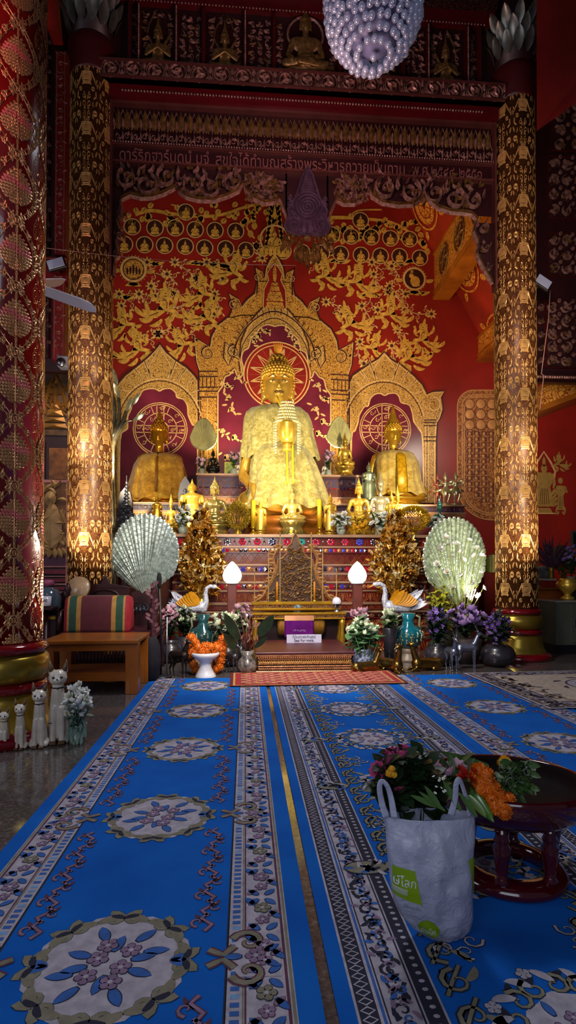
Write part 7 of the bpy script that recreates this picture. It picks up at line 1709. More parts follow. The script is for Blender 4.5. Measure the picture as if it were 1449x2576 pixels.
# woven dish propped on the daybed
b = P(207, 1468, Yd + .6); t = thing('tan_dish', 'pale tan shallow dish tilted on top of the daybed back', 'dish', (b.x, b.y, b.z - .1)); r = S(34, b.y)
mb = MB(); mb.lathe([(.01, .02), (r * .7, .015), (r * .95, .0), (r, -.012), (r * .93, .02), (.01, .04)], (0, 0, .1), 36); o = mb.build('dish', mat('tan bowl', '#b89a74', .3, 0, .12, 8, coat=.3), t); o.rotation_euler = (radians(62), radians(-38), 0)
mb = MB(); mb.tube([(0, .08, -.1), (0, .08, .1)], .01, 6); mb.build('prop', dkwood, t)
# pale round jar with mug left
b = P(122, 1545, 6.5); b.z = P(122, 1545, 6.5).z; t = thing('glass_jar', 'big round blue grey jar with pink lid left of the daybed', 'jar', (b.x, 6.5, 0)); z0 = b.z; k = S(1, 6.5)
vs_ = [(20 * k, z0), (28 * k, z0 + 16 * k), (30 * k, z0 + 38 * k), (24 * k, z0 + 58 * k), (12 * k, z0 + 66 * k), (9 * k, z0 + 70 * k)]; vase(t, vs_, mat('blue grey glass', '#4c5c68', .12, 0, .15, 8, coat=.4), 'jar'); mb = MB(); mb.lathe([(13 * k, z0 + 68 * k), (13 * k, z0 + 80 * k), (9 * k, z0 + 84 * k)], (0, 0, 0), 20); mb.build('lid', mat('pink lid', '#a04c6c', .5), t)
mb = MB(); mb.box((-.03, 0, z0 / 2), (.3, .26, z0 - .005)); mb.build('stand', dkwood, t)
mb = MB(); mb.box((-.03, -.14, z0 - .03), (.3, .02, .03)); mb.build('gilt_edge', gold, t)
b = P(115, 1525, 6.3); t = thing('white_mug', 'white mug with dark lettering in front of the round jar', 'mug', (b.x, 6.3, b.z)); k = S(1, 6.3)
vase(t, [(11 * k, 0), (12 * k, 2 * k), (13.5 * k, 24 * k), (12.5 * k, 24 * k), (11 * k, 3 * k)], white, 'mug'); mb = MB(); mb.tube([(-12 * k, 0, 19 * k), (-20 * k, 0, 17 * k), (-20 * k, 0, 8 * k), (-12 * k, 0, 5 * k)], .008, 7); mb.build('handle', white, t); text('LOVE', .05, .001, ink, t, facing((b.x, 6.3 - 13.2 * k, b.z + 14 * k)), wfit=17 * k)
b = P(115, 1526, 6.3); t = thing('side_stand', 'small dark stand carrying the white mug', 'stand', (b.x, 6.3, 0)); mb = MB(); mb.box((0, .0, b.z - .02), (.2, .2, .035), 0, bev=.008); mb.build('stand_top', dkwood, t); mb = MB(); mb.lathe([(.09, 0), (.03, .05), (.025, b.z - .03)], (0, 0, 0), 12); mb.build('stand_post', dkwood, t)
# microphone on stand, black draped stand
b = G(412, 1692); b.y = 5.95; b.x = P(405, 1600, 5.95).x; t = thing('microphone_stand', 'thin stand holding a black foam microphone in front of the left peacock tail fan', 'microphone', (b.x, 5.95, 0)); z1 = P(400, 1475, 5.95).z
mb = MB(); mb.lathe([(.12, 0), (.11, .02), (.02, .03)], (0, 0, 0), 20); mb.build('base', blk, t); mb = MB(); mb.tube([(.06, 0, .02), (.06, 0, .62)], .009, 8); mb.build('chrome_pole', silver, t); mb = MB(); mb.tube([(0, 0, .02), (0, 0, .5), (-.02, 0, z1)], [.012, .012, .014], 8); mb.build('black_pole', blk, t)
mb = MB(); mb.lathe([(.014, 0), (.024, .02), (.026, .1), (.018, .15), (.001, .165)], (-.02, 0, z1 - .02), 16); mb.build('foam_cap', mat('foam black', '#0c0f10', .9, 0, .2, 60, .3, 200), t)
b = P(372, 1650, 5.75); t = thing('draped_black_chair', 'black cloth covered chair side at the right end of the daybed', 'chair', (b.x, 5.75, 0)); mb = MB(); w0 = S(30, 5.75)
mb.lathe([(w0 * .8, .02), (w0 * 1.0, .2), (w0 * .95, .34), (w0 * .75, zs - .04), (w0 * .6, zs - .02)], (0, 0, 0), 40, 0, 1, .6, True, lambda a, z: 1 + .08 * sin(a * 9) * (1 - z)); mb.build('drape', mat('black cloth', '#14101c', .8, 0, .2, 20), t)
t = thing('carved_chair_post', 'dark red carved post with pale inlay right of the daybed', 'post', (P(388, 1500, 5.9).x, 5.86, 0)); mb = MB(); z1 = P(388, 1465, 5.86).z; mb.lathe([(.05, 0), (.03, .1), (.045, .3), (.025, .5), (.04, .65), (.02, z1 - .06), (.03, z1 - .02), (.005, z1)], (0, 0, 0), 12); mb.build('post', mat('carved red wood', '#4c2830', .4, 0, .5, 40), t)
mb = MB()
for i in range(14): a = i * .9; mb.leaf((.03 * cos(a), -.03, .5 + i * .035), (cos(a), -.3, .7), .06, .03, 0, (0, -1, 0), .2)
mb.build('inlay_leaf', mat('rose inlay', '#9c6c74', .5), t)
# cats
def cat_proto():
    mb = MB(); c = mb.cap
    mb.ball((0, .03, .13), (.12, .14, .13)); c((0, .02, .14), (0, -.02, .52), .125, .085); c((0, -.02, .5), (0, -.03, .68), .088, .07)
    mb.ball((0, -.035, .775), (.112, .1, .1)); mb.ball((0, -.12, .75), (.05, .04, .035)); mb.ball((0, -.155, .765), (.012, .012, .01))
    for sg in (-1, 1):
        c((sg * .05, -.1, .03), (sg * .045, -.075, .42), .036, .04); c((sg * .1, .0, .07), (sg * .1, -.06, .04), .06, .04)
        mb.tube([(sg * .07, -.02, .84), (sg * .085, -.02, .9), (sg * .095, -.015, .985)], [.045, .03, .004], 8)
    c((.1, .12, .04), (-.05, .16, .05), .03, .025)
    return mb
o = blob('body', cat_proto(), mat('cat cream glaze', '#d0c4b4', .25, 0, .1, 5, coat=.3), None, .011, 3); catb = o.data; bpy.data.objects.remove(o)
catbr = mat('cat brown patch', '#6a4a30', .4, 0, .2, 10, .1, 60); catdk = mat('cat eye', '#1c1820', .15, 0, .05)
def cat(x, yb, yt, lab, rz):
    b = G(x, yb); s = S(yb - yt, b.y); b.y += s * .1; t = thing('cat_figurine', lab, 'cat figurine', b, rz, None); K = (s, s, s)
    o = mesh_obj('body', catb, t); o.scale = K
    for sg in (-1, 1):
        mb = MB(); mb.tube([(sg * .072, -.024, .855), (sg * .086, -.026, .91), (sg * .096, -.02, .99)], [.04, .027, .003], 8); mb.build('ear', catbr, t).scale = K
        mb = MB(); mb.ball((sg * .045, -.125, .79), (.016, .01, .015), 0, 10, 6); mb.build('eye', catdk, t).scale = K
        mb = MB(); mb.ball((sg * .05, -.115, .022), (.045, .05, .026), 0, 12, 6)
        for j in range(3): mb.ball((sg * .05 + (j - 1) * .024, -.155, .018), .017, 0, 8, 5)
        mb.build('paw', catbr, t).scale = K
    mb = MB(); mb.lathe([(.079, .655), (.084, .662), (.079, .669)], (0, -.028, 0), 20); mb.ball((0, -.115, .66), .012, 0, 8, 5); mb.build('collar', catdk, t).scale = K
    mb = MB(); mb.ball((0, -.158, .772), (.014, .01, .009), 0, 8, 5); mb.tube([(-.02, -.15, .75), (0, -.157, .757), (.02, -.15, .75)], .003, 5); mb.build('nose', catdk, t).scale = K
    mb = MB(); mb.tube([(.1, .1, .3), (.16, .04, .32), (.17, -.02, .35), (.13, -.02, .34)], .006, 6); mb.build('tail_tip', catdk, t).scale = K
cat(138, 1872, 1667, 'tallest cream cat figurine at the right end of the row by the pillar', .25)
cat(93, 1882, 1722, 'second tallest cream cat figurine in the row by the pillar', .15)
cat(46, 1886, 1762, 'small cream cat figurine, third from the right in the row by the pillar', .1)
cat(6, 1890, 1783, 'smallest cream cat figurine cut by the left edge of the picture', .05)
b = G(195, 1850); b = Vector((P(195, 1800, 3.75).x, 3.75, 0)); t = thing('white_flower_bunch', 'bunch of artificial white roses on the floor beside the tallest cat', 'flower arrangement', b)
sp = spread(194, 1770, 30, 48, 24, 3.75, 31, .14); foliage(t, (b.x, b.y, .03), sp, mat('grey green leaf', '#5c7868', .5, 0, .2), 3, .06, .035, 31, stem=.003); put_flowers(t, 'white', sp, .036, seed=31)
mb = MB(); rr = random.Random(1)
for i in range(26): q = P(170 + rr.random() * 52, 1790 + rr.random() * 60, 3.7); mb.leaf(q, (rr.random() - .5, -.1, -1), .07, .02, 0, (0, -1, 0), .1)
mb.build('trailing_leaves', mat('grey green leaf', ''), t, True)
vase(t, [(.05, 0), (.055, .04), (.05, .1), (.06, .12)], gv, 'cup')
# ================================================================== RIGHT AISLE FURNITURE
t = thing('orange_cabinet', 'orange brown wooden cabinet behind the right column base', 'cabinet', (P(1400, 1600, 8.0).x, 8.0, 0)); zc = P(1400, 1478, 8.0).z; xl, xr = P(1345, 1500, 8.0).x, P(1560, 1500, 8.0).x
cab = mat('cabinet orange', '#a85410', .4, 0, .1, 3)
mb = MB(); mb.box(((xl + xr) / 2, 8.3, zc / 2 + .04), (xr - xl, .6, zc - .08)); mb.build('carcass', cab, t, True); mb = MB(); mb.box(((xl + xr) / 2, 8.28, zc - .015), (xr - xl + .06, .68, .035), 0, bev=.006); mb.build('cabinet_top', orwood, t, True)
for i in range(3): mb = MB(); w_ = (xr - xl) / 3; mb.box((xl + w_ * (i + .5), 7.99, zc / 2), (w_ - .03, .02, zc - .2), 0, bev=.005); d_ = mb.build('door', cab, t, True); mb = MB(); mb.ball((xl + w_ * (i + .85), 7.965, zc * .6), .015, 0, 10, 6); subpart(mb.build('knob', brass, t, True), d_)
for x in (xl + .06, xr - .06): mb = MB(); mb.box((x, 8.1, .03), (.08, .1, .06)); mb.build('foot', dkwood, t, True)
t = thing('grey_cabinet', 'grey green metal cabinet at the right edge in front of the orange cabinet', 'cabinet', (P(1430, 1600, 7.2).x, 7.2, 0)); zg = P(1400, 1511, 7.2).z; xl, xr = P(1397, 1500, 7.2).x, P(1560, 1500, 7.2).x
gc = mat('cabinet grey green', '#585c50', .4, .1, .08, 3); mb = MB(); mb.box(((xl + xr) / 2, 7.42, zg / 2 + .06), (xr - xl, .45, zg - .12)); mb.build('carcass', gc, t, True); mb = MB(); mb.box(((xl + xr) / 2, 7.42, zg - .012), (xr - xl + .02, .48, .025), 0, bev=.005); mb.build('cabinet_top', mat('top grey', '#8c8c84', .35), t, True)
mb = MB(); mb.box(((xl + xr) / 2 + .05, 7.19, zg / 2 + .05), (xr - xl - .3, .015, zg - .2), 0, bev=.004); d_ = mb.build('door', gc, t, True); mb = MB(); mb.box((xl + .24, 7.175, zg * .6), (.015, .02, .1), 0, bev=.003); subpart(mb.build('handle', silver, t, True), d_)
mb = MB(); mb.box(((xl + xr) / 2, 7.42, .06), (xr - xl - .06, .4, .12)); mb.build('plinth', blk, t, True)
def setz(x, Y, z): q = P(x, 1500, Y); return Vector((q.x, Y, z))
b = setz(1388, 8.2, zc); t = thing('brass_flower_vase', 'slim brass vase with dark purple plumes on the orange cabinet', 'vase', b); vase(t, [(.05, 0), (.02, .04), (.025, .1), (.04, .16), (.03, .25), (.045, .3)], brass, 'vase')
mb = MB(); rr = random.Random(3)
for i in range(22): a = radians(30 + 120 * rr.random()); mb.leaf((0, 0, .28), (cos(a), (rr.random() - .5) * .5, sin(a)), .3 + .25 * rr.random(), .04, 0, (0, -1, 0), .1, .2, 5)
mb.build('plumes', mat('purple plume', '#4c2c40', .7, 0, .4, 30), t)
b = setz(1366, 8.25, zc); t = thing('framed_picture', 'grey framed picture leaning on the wall side of the orange cabinet', 'picture frame', b); mb = MB(); mb.box((0, .03, .16), (.24, .02, .32), 0, bev=.004); mb.build('frame', mat('frame grey', '#8c8878', .4), t); mb = MB(); mb.box((0, .018, .16), (.19, .008, .26)); mb.build('picture', mat('picture dim', '#5c5a58', .5, 0, .4, 12), t)
b = setz(1372, 8.1, zc); t = thing('red_box', 'small red box with a pale lid on the orange cabinet', 'box', b); mb = MB(); mb.box((.02, -.04, .05), (.18, .1, .1), 0, bev=.006); mb.build('box_body', mat('box red', '#8c1c10', .4), t); mb = MB(); mb.box((.02, -.04, .115), (.2, .12, .03), 0, bev=.006); mb.build('lid', mat('lid cream', '#b8ac98', .5), t)
b = setz(1418, 8.3, zc); t = thing('round_wicker_fan', 'round brown wicker fan standing behind the plumes on the orange cabinet', 'fan', b); mb = MB(); r = .2
mb.lathe([(.01, -.01), (r, -.01), (r, .01), (.01, .01)], (0, 0, 0), 32); mb.v = [Vector((v.x, v.z + .05, v.y + .44)) for v in mb.v]; mb.tube([(0, .05, 0), (0, .05, .28)], .012, 6); mb.build('fan_disc', filigree('wicker brown', '#9c6c40', '#5c3820', 50, .1, 0, .6), t)
bouquet('violet_flower_vase', 'violet flowers beside the plumes at the right edge', 1437, 1400, 18, 26, 12, 'mauve', .05, 8.05, zc, potS, gv, 41)
b = setz(1428, 7.4, zg); t = thing('gold_incense_burner', 'polished gold burner on the grey cabinet at the right edge', 'incense burner', b); vase(t, [(.08, 0), (.09, .03), (.04, .06), (.05, .09), (.11, .15), (.12, .22), (.09, .26), (.1, .29)], goldp, 'burner')
for sg in (-1, 1): mb = MB(); mb.tube([(sg * .1, 0, .18), (sg * .16, 0, .22), (sg * .1, 0, .27)], .012, 6); mb.build('handle', goldp, t)
b = setz(1420, 7.7, zc if False else zg); b = setz(1419, 8.05, zc); t = thing('small_gold_bowl', 'small gold pedestal bowl holding a green plant on the orange cabinet', 'bowl', b); vase(t, [(.06, 0), (.03, .03), (.07, .08), (.08, .12)], gold, 'bowl'); foliage(t, (b.x, b.y, b.z + .1), [b + Vector((.03 * i - .06, 0, .2 + .04 * (i % 3))) for i in range(5)], green, 5, .06, .03, 3)
b = setz(1441, 7.45, zg); t = thing('green_glass_bottle', 'dark green glass bottle at the right edge on the grey cabinet', 'bottle', b + Vector((.12, .1, 0))); vase(t, [(.04, 0), (.05, .02), (.05, .2), (.02, .3), (.02, .36)], jade, 'bottle')
b = P(1440, 1358, 8.9); t = thing('wall_panel_box', 'dark framed notice board on the right aisle edge', 'notice board', (b.x + .15, 8.9, b.z)); mb = MB(); mb.box((0, 0, 0), (.35, .04, .3), 0, bev=.006); mb.tube([(0, 0, -.15), (0, 0, -b.z)], .012, 6); mb.build('board_frame', mat('board frame', '#4c5044', .5), t); mb = MB(); mb.box((0, -.022, 0), (.28, .006, .23)); mb.build('board_face', blk, t)
# books and red shelf behind right tail fan
b = P(1238, 1445, 9.2); t = thing('red_shelf_unit', 'red shelf between the right tail fan and column with a row of books', 'shelf', (b.x, 9.2, 0)); z_ = P(1238, 1440, 9.2).z; mb = MB(); mb.box((0, 0, z_ / 2), (.4, .3, z_)); mb.build('unit', mat('shelf red', '#7c1c14', .5), t)
me = None
for i in range(5):
    mb = MB(); h = .26 + .03 * (i % 3); mb.box((0, 0, h / 2), (.04, .16, h), 0, bev=.004); o = mb.build('book', mat('book %d' % i, ['#8c9040', '#c8b878', '#5c6c3c', '#a89c70', '#7c7c50'][i], .5), None); o.location = (b.x - .1 + i * .05, 9.1, z_); tag(o, 'yellow green book standing in the row on the red shelf', 'book', 'books on the red shelf')
# ================================================================== CARPETS
blue = NT('blue pile'); co = blue.coord(); blue.bump(blue.noise(co, 420, 2), .35, .004)
blue.set(blue.ramp(blue.noise(co, 3, 4), [(.3, C('#0a4fa6')), (.7, C('#1260b8'))]), .9, 0, spec=.1)
def pile(k, c, v=.12):
    m = mat('pile ' + k, c, .9, 0, v, 30, .2, 300); return m
CM = [blue.m, pile('pale', '#8c8898'), pile('navy', '#141830'), pile('maroon', '#54283c'), pile('beige', '#787260'), pile('blue accent', '#2858a0'), pile('mauve', '#7c6480'), pile('cream', '#a49ca8'), pile('light blue band', '#6c94c0')]
BL, PA, NV, MA, BE, BA, MV, CRM, LB = range(9)
L1, L2, L3, L4, L5, L6 = .0006, .0012, .0018, .0024, .003, .0036
def blossom(p, x, y, r, c=MV, o=MA, a0=0):
    p.flower(x, y, r * 1.1, 5, o, o, 0, L4, a0); p.flower(x, y, r, 5, c, CRM, 0, L5, a0)
def cleaf(p, x, y, a, L, W, c=BA, o=NV):
    p.leaf(x - cos(a) * L * .06, y - sin(a) * L * .06, a, L * 1.08, W * 1.2, o, 0, L3); p.leaf(x, y, a, L, W, c, 0, L4)
def medallion1(R_=.22):
    p = Pat(); N = 48
    out = [(R_ * (1 + .045 * sin(8 * a) + .03 * sin(16 * a + 1)) * cos(a) * 1.0, R_ * (1 + .045 * sin(8 * a) + .03 * sin(16 * a + 1)) * sin(a)) for a in [tau * i / N for i in range(N)]]
    p.poly(out, CRM, 0, L2); 
    for i in range(8):
        a = tau * (i + .5) / 8; x, y = R_ * .9 * cos(a), R_ * .9 * sin(a)
        for sg in (-1, 1):
            p.spiral(x + sg * .045 * -sin(a), y + sg * .045 * cos(a), .038, a, .9, sg, .026, NV, 0, L3 - .0002, 10); p.spiral(x + sg * .045 * -sin(a), y + sg * .045 * cos(a), .038, a, .9, sg, .022, BE, 0, L3 + .0002, 10)
            p.leaf(x, y, a + sg * 1.3, .09, .035, BE, 0, L3 + .0001, sg * .8)
            p.leaf(R_ * 1.0 * cos(a + sg * .2), R_ * 1.0 * sin(a + sg * .2), a + sg * 1.9, .05, .02, NV, 0, L4, sg)
        if i % 4 == 3 or i % 4 == 1: pass
    for (x, y, a) in [(-.17, 0, 0), (.17, 0, pi)]:
        for d in (-.6, 0, .6): cleaf(p, x, y, a + pi + d, .045, .02, BA, MV)
    for (x, y) in [(-.035, .02), (.035, -.02), (-.02, .075), (.02, -.075), (.05, .05), (-.05, -.05)]: blossom(p, x, y, .03, MV, NV, x * 9)
    for (x, y, a) in [(-.06, .03, 2.8), (-.06, -.01, 3.4), (.06, .01, .3), (.06, -.03, -.4), (-.03, .1, 2.0), (.03, -.1, -1.1), (.06, .09, .8), (-.06, -.09, -2.3), (0, -.05, -1.8), (0, .05, 1.3), (.09, .04, .1), (-.09, -.04, 3.2)]: cleaf(p, x, y, a, .07, .03)
    return p
def medallion2(R_=.2):
    p = Pat(); N = 40
    out = [(R_ * .72 * (1 + .05 * sin(8 * a)) * cos(a), R_ * .72 * (1 + .05 * sin(8 * a)) * sin(a)) for a in [tau * i / N for i in range(N)]]; p.poly(out, CRM, 0, L2)
    rr = random.Random(2)
    for i in range(16):
        a = tau * i / 16; p.spiral(R_ * .85 * cos(a), R_ * .85 * sin(a), .04, a, 1.1, 1 if i % 2 else -1, .022, NV, 0, L3, 10); p.spiral(R_ * .85 * cos(a), R_ * .85 * sin(a), .04, a, 1.1, 1 if i % 2 else -1, .014, BE, 0, L4, 10)
        p.leaf(R_ * .9 * cos(a), R_ * .9 * sin(a), a + .5, .07, .028, CRM, 0, L4, .8); p.leaf(R_ * .9 * cos(a), R_ * .9 * sin(a), a - .5, .06, .024, NV, 0, L3, -.8)
    for i in range(7): a = tau * i / 7; blossom(p, .075 * cos(a), .06 * sin(a), .022, MV, NV, a); cleaf(p, .1 * cos(a + .4), .085 * sin(a + .4), a, .05, .02, BA)
    for i in range(8): a = tau * i / 8 + .3; blossom(p, R_ * 1.12 * cos(a), R_ * 1.12 * sin(a), .022, CRM, NV, a)
    return p
def bracket(s=1):
    """paired scroll clasp on the border, opening toward +x"""
    p = Pat()
    p.poly([(-.09, -.085), (.03, -.08), (.055, 0), (.03, .08), (-.09, .085)], CRM, 0, L2)
    for sg in (-1, 1):
        for (w, c, l) in ((.034, MA, L3), (.02, BE, L4)): p.spiral(.0, sg * .062, .05, sg * pi / 2 * .2 + (pi if sg < 0 else 0) * 0, 1.1, sg, w, c, 0, l, 14); p.stroke([(.04, sg * .045), (.07, sg * .01), (.09, sg * .02), (.115, sg * .035)], w * .9, c, 0, l)
    blossom(p, -.02, 0, .03, MV, MA); cleaf(p, .02, 0, 0, .05, .025); cleaf(p, -.045, .02, 2.6, .05, .022); cleaf(p, -.045, -.02, 3.7, .05, .022); return p
def scroll_vine(p, x, y0, y1, sg, c=MV, o=MA, amp=.018, step=.075, w=.02):
    n_ = int((y1 - y0) / step)
    for i in range(n_):
        y = y0 + step * (i + .5); d = 1 if i % 2 else -1
        for (ww, cc, l) in ((w, o, L3), (w * .55, c, L4)): p.stroke([(x + d * amp * .2, y - step * .6), (x - d * amp, y - step * .2), (x + d * amp, y + step * .25), (x - d * amp * .2, y + step * .6)], ww, cc, 0, l); p.spiral(x + d * amp * 1.5, y, step * .33, d * pi / 2, .9, d, ww * .8, cc, 0, l, 8)
        p.leaf(x, y, pi / 2 - d * 1.1, step * .8, w * .8, o, 0, L3, d)
def carpet_a(Wd, Y0, Y1, med_Y, seed):
    p = Pat(); rr = random.Random(seed)
    p._a([(0, Y0, 0), (Wd, Y0, 0), (Wd, Y1, 0), (0, Y1, 0)], [(0, 1, 2, 3)], BL)
    for mir in (0, 1):
        X = lambda u: u if not mir else Wd - u; sg = 1 if not mir else -1
        def band(u0, u1, c, l): p._a([(X(u0), Y0, l), (X(u1), Y0, l), (X(u1), Y1, l), (X(u0), Y1, l)], [(0, 1, 2, 3)], c)
        band(.065, .245, CRM, L1); band(.068, .076, BE, L2); band(.08, .088, MA, L2); band(.192, .197, MA, L2); band(.199, .203, BE, L2); band(.243, .25, NV, L1)
        y = Y0
        while y < Y1: p._a([(X(.21), y, L2), (X(.234), y, L2), (X(.234), y + .016, L2), (X(.21), y + .016, L2)], [(0, 1, 2, 3)], BA if rr.random() < .8 else LB); y += .028
        y = Y0 + .04; k = 0
        while y < Y1 - .04:
            xc = X(.14); 
            if k % 3 == 0: blossom(p, xc, y, .028, BE if k % 2 else MV, NV); cleaf(p, xc - .025, y + .02, 2.2, .05, .022); cleaf(p, xc + .025, y - .02, -.9, .05, .022)
            elif k % 3 == 1:
                for j in range(4): cleaf(p, xc + .018 * cos(j * pi / 2 + .78), y + .018 * sin(j * pi / 2 + .78), j * pi / 2 + .78, .045, .022)
            else: blossom(p, xc, y, .022, MV, MA, .5); cleaf(p, xc + .02, y + .02, .8, .04, .02, MV, MA); cleaf(p, xc - .02, y - .02, 3.9, .04, .02, MV, MA)
            y += .062; k += 1
        for my in med_Y: p.add(BRK, X(.185), my, 1, 0, sg, dl=.0006)
        for a, b_ in zip([Y0 - .3] + med_Y, med_Y + [Y1 + .3]):
            a2, b2 = max(Y0 + .02, a + .13), min(Y1 - .02, b_ - .13)
            if b2 - a2 > .1:
                nseg = 6
                scroll_vine(p, X(.315), a2, b2, sg)
    for my in med_Y: p.add(MED1, Wd / 2, my)
    return p
def carpet_b(Wd, Y0, Y1, med_Y):
    p = Pat(); rr = random.Random(5); p._a([(0, Y0, 0), (Wd, Y0, 0), (Wd, Y1, 0), (0, Y1, 0)], [(0, 1, 2, 3)], BL)
    for mir in (0, 1):
        X = lambda u: u if not mir else Wd - u; sg = 1 if not mir else -1
        def band(u0, u1, c, l): p._a([(X(u0), Y0, l), (X(u1), Y0, l), (X(u1), Y1, l), (X(u0), Y1, l)], [(0, 1, 2, 3)], c)
        band(.045, .052, CRM, L1); band(.052, .1, NV, L1); band(.1, .108, CRM, L1); band(.108, .116, BA, L1); band(.116, .215, CRM, L1); band(.12, .124, NV, L2); band(.205, .21, NV, L2); band(.215, .262, NV, L1); band(.262, .268, CRM, L1)
        y = Y0
        while y < Y1 - .03:
            p.stroke([(X(.058), y), (X(.076), y + .012), (X(.094), y), (X(.076), y - .012)], .005, CRM, 0, L2, True); p.disc(X(.24), y, .009, CRM, 0, L2, 6, .007); y += .03
        y = Y0 + .03; k = 0
        while y < Y1 - .03:
            xc = X(.163); d = 1 if k % 2 else -1; p.spiral(xc, y, .03, k, 1.1, d, .013, NV, 0, L2, 9); p.spiral(xc + .01, y + .02, .018, k + 2, 1, -d, .009, BA if k % 3 else MV, 0, L3, 8)
            for j in range(3): p.leaf(xc + (rr.random() - .5) * .05, y + (rr.random() - .5) * .04, rr.random() * 6, .035, .014, rr.choice((NV, BA, MV)), 0, L3, d)
            y += .047; k += 1
        for my in med_Y:
            for off in (0,):
                p.disc(X(.215), my, .085, NV, 0, L3, 20, .05); p.disc(X(.215), my, .078, BE, 0, L3 + .0003, 20, .043)
                for j in range(14): p.leaf(X(.215) + (rr.random() - .5) * .12, my + (rr.random() - .5) * .06, rr.random() * 6, .045, .018, rr.choice((NV, CRM, BA)), 0, L4, 1)
        y = Y0 + .05; k = 0
        while y < Y1 - .05:
            d = 1 if k % 2 else -1
            for (w, c, l) in ((.026, NV, L3), (.014, BE, L4)): p.spiral(X(.335), y, .05, pi * .5 * d, 1.15, d * sg, w, c, 0, l, 12); p.stroke([(X(.29), y - .05), (X(.32), y), (X(.36), y + .06)], w * .7, c, 0, l)
            p.leaf(X(.36), y, (0 if not mir else pi) + .5 * d, .07, .025, BE, 0, L4, d); p.leaf(X(.3), y, 1.2, .05, .02, NV, 0, L3, d)
            y += .12; k += 1
    for my in med_Y:
        p.add(MED2, Wd / 2, my, 1.0)
        for sx in (-1, 1):
            for k in range(5):
                a = k * tau / 5; x, y = Wd / 2 + sx * .2 + .05 * cos(a), my + .36 + .05 * sin(a)
                p.spiral(x, y, .035, a, 1.1, sx, .016, NV, 0, L3, 9); p.spiral(x, y, .035, a, 1.1, sx, .009, CRM, 0, L4, 9)
    p.f, p.m = zip(*[(f, m) for f, m in zip(p.f, p.m) if all(0 <= p.v[q][0] <= Wd and Y0 <= p.v[q][1] <= Y1 for q in f)]); p.f = list(p.f); p.m = list(p.m)
    return p
MED1 = medallion1(); MED2 = medallion2(); BRK = bracket()
YN, YE = -.6, 5.83
medY = [1.63 + .952 * i for i in range(-2, 5)]
x1 = -.948; W1 = 1.143; zc_ = .008
def lay(p, name, x0, lab, rz=0, mats=CM, loc=None):
    cx = x0; o = p.build(name, mats, lambda u, v, h: Vector((u, v, zc_ + h)), None)
    if loc is not None: o.location = loc
    else: o.location = (x0, 0, 0)
    o.rotation_euler = (0, 0, rz)
    return tag(o, lab, 'carpet')
o1 = lay(carpet_a(W1, YN, YE, [m for m in medY if YN < m < YE], 1), 'blue_carpet', x1, 'long blue carpet with cream floral medallions, leftmost, under the white offering bowl')
x2 = .228; medY2 = [.5 + .79 * i for i in range(7)]
o2 = lay(carpet_b(1.175, YN, YE, [m for m in medY2 if m < YE]), 'blue_carpet', x2, 'middle long blue carpet with dark scroll borders, under the shopping bag and tray table')
x3 = 1.405
o3 = lay(carpet_a(1.175, YN, YE + .02, [m - .05 for m in medY], 3), 'blue_carpet', x3, 'right blue carpet with cream medallions, partly covered by the beige rug')
# beige rug
a = G(1165, 1693, .016); c = G(1383, 1783, .016); d = G(1449, 1787, .016)
u = Vector((c.x - a.x, c.y - a.y, 0)); L_ = u.length
BMs = [pile('rug beige', '#b0a090'), pile('rug dark', '#3c3440'), pile('rug brown', '#7c6450'), pile('rug grey', '#7c7484'), CM[7]]
p = Pat(); Wr = 2.2; p._a([(0, 0, 0), (Wr, 0, 0), (Wr, L_, 0), (0, L_, 0)], [(0, 1, 2, 3)], 0)
for k, (e, c_) in enumerate([(.0, 4), (.025, 1), (.045, 2), (.06, 3), (.2, 1), (.215, 0)]):
    p._a([(e, e, L1 * (1 + k)), (Wr - e, e, L1 * (1 + k)), (Wr - e, L_ - e, L1 * (1 + k)), (e, L_ - e, L1 * (1 + k))], [(0, 1, 2, 3)], c_)
rr = random.Random(6)
for i in range(400):
    s_ = rr.random(); side = rr.choice((0, 1, 2))
    x, y = ((.08 + rr.random() * .1, .05 + s_ * (L_ - .1)) if side == 0 else (s_ * Wr, .08 + rr.random() * .1) if side == 1 else (s_ * Wr, L_ - .08 - rr.random() * .1))
    p.leaf(x, y, rr.random() * 6, .07, .025, rr.choice((1, 2, 0, 4)), 0, .0045, 1); 
    if i % 3 == 0: p.spiral(x, y, .03, rr.random() * 6, 1, 1, .01, 1, 0, .0048, 8)
for i in range(60): p.leaf(.25 + rr.random() * .1, .25 + rr.random() * (L_ - .5), rr.random() * 6, .08, .03, rr.choice((1, 2)), 0, .0045, 1)
for k in range(3):
    cx, cy = 1.0 + k * .8, L_ * .5; p.disc(cx, cy, .3, 1, 0, .0045, 30, .3); p.disc(cx, cy, .28, 4, 0, .005, 30, .28); p.ring(cx, cy, .2, .02, 2, 0, .0055)
    for i in range(8): blos = tau * i / 8; p.leaf(cx + .1 * cos(blos), cy + .1 * sin(blos), blos, .12, .05, rr.choice((1, 2, 3)), 0, .0055); p.leaf(cx + .34 * cos(blos), cy + .34 * sin(blos), blos + .8, .12, .04, 1, 0, .0055, 1)
ang = atan2(d.y - c.y, d.x - c.x)
un = u.normalized(); vn = Vector((-un.y, un.x, 0)); vn = vn if vn.x > 0 else -vn
Lc = L_
o = p.build('beige_rug', BMs, lambda q, v, h: Vector((q * vn.x - (Lc - v) * 0 + (v) * -un.x, q * vn.y + v * -un.y, .016 + h)), None); o.location = (c.x, c.y, 0)
tag(o, 'beige patterned rug with dark floral border lying over the right carpet', 'rug')
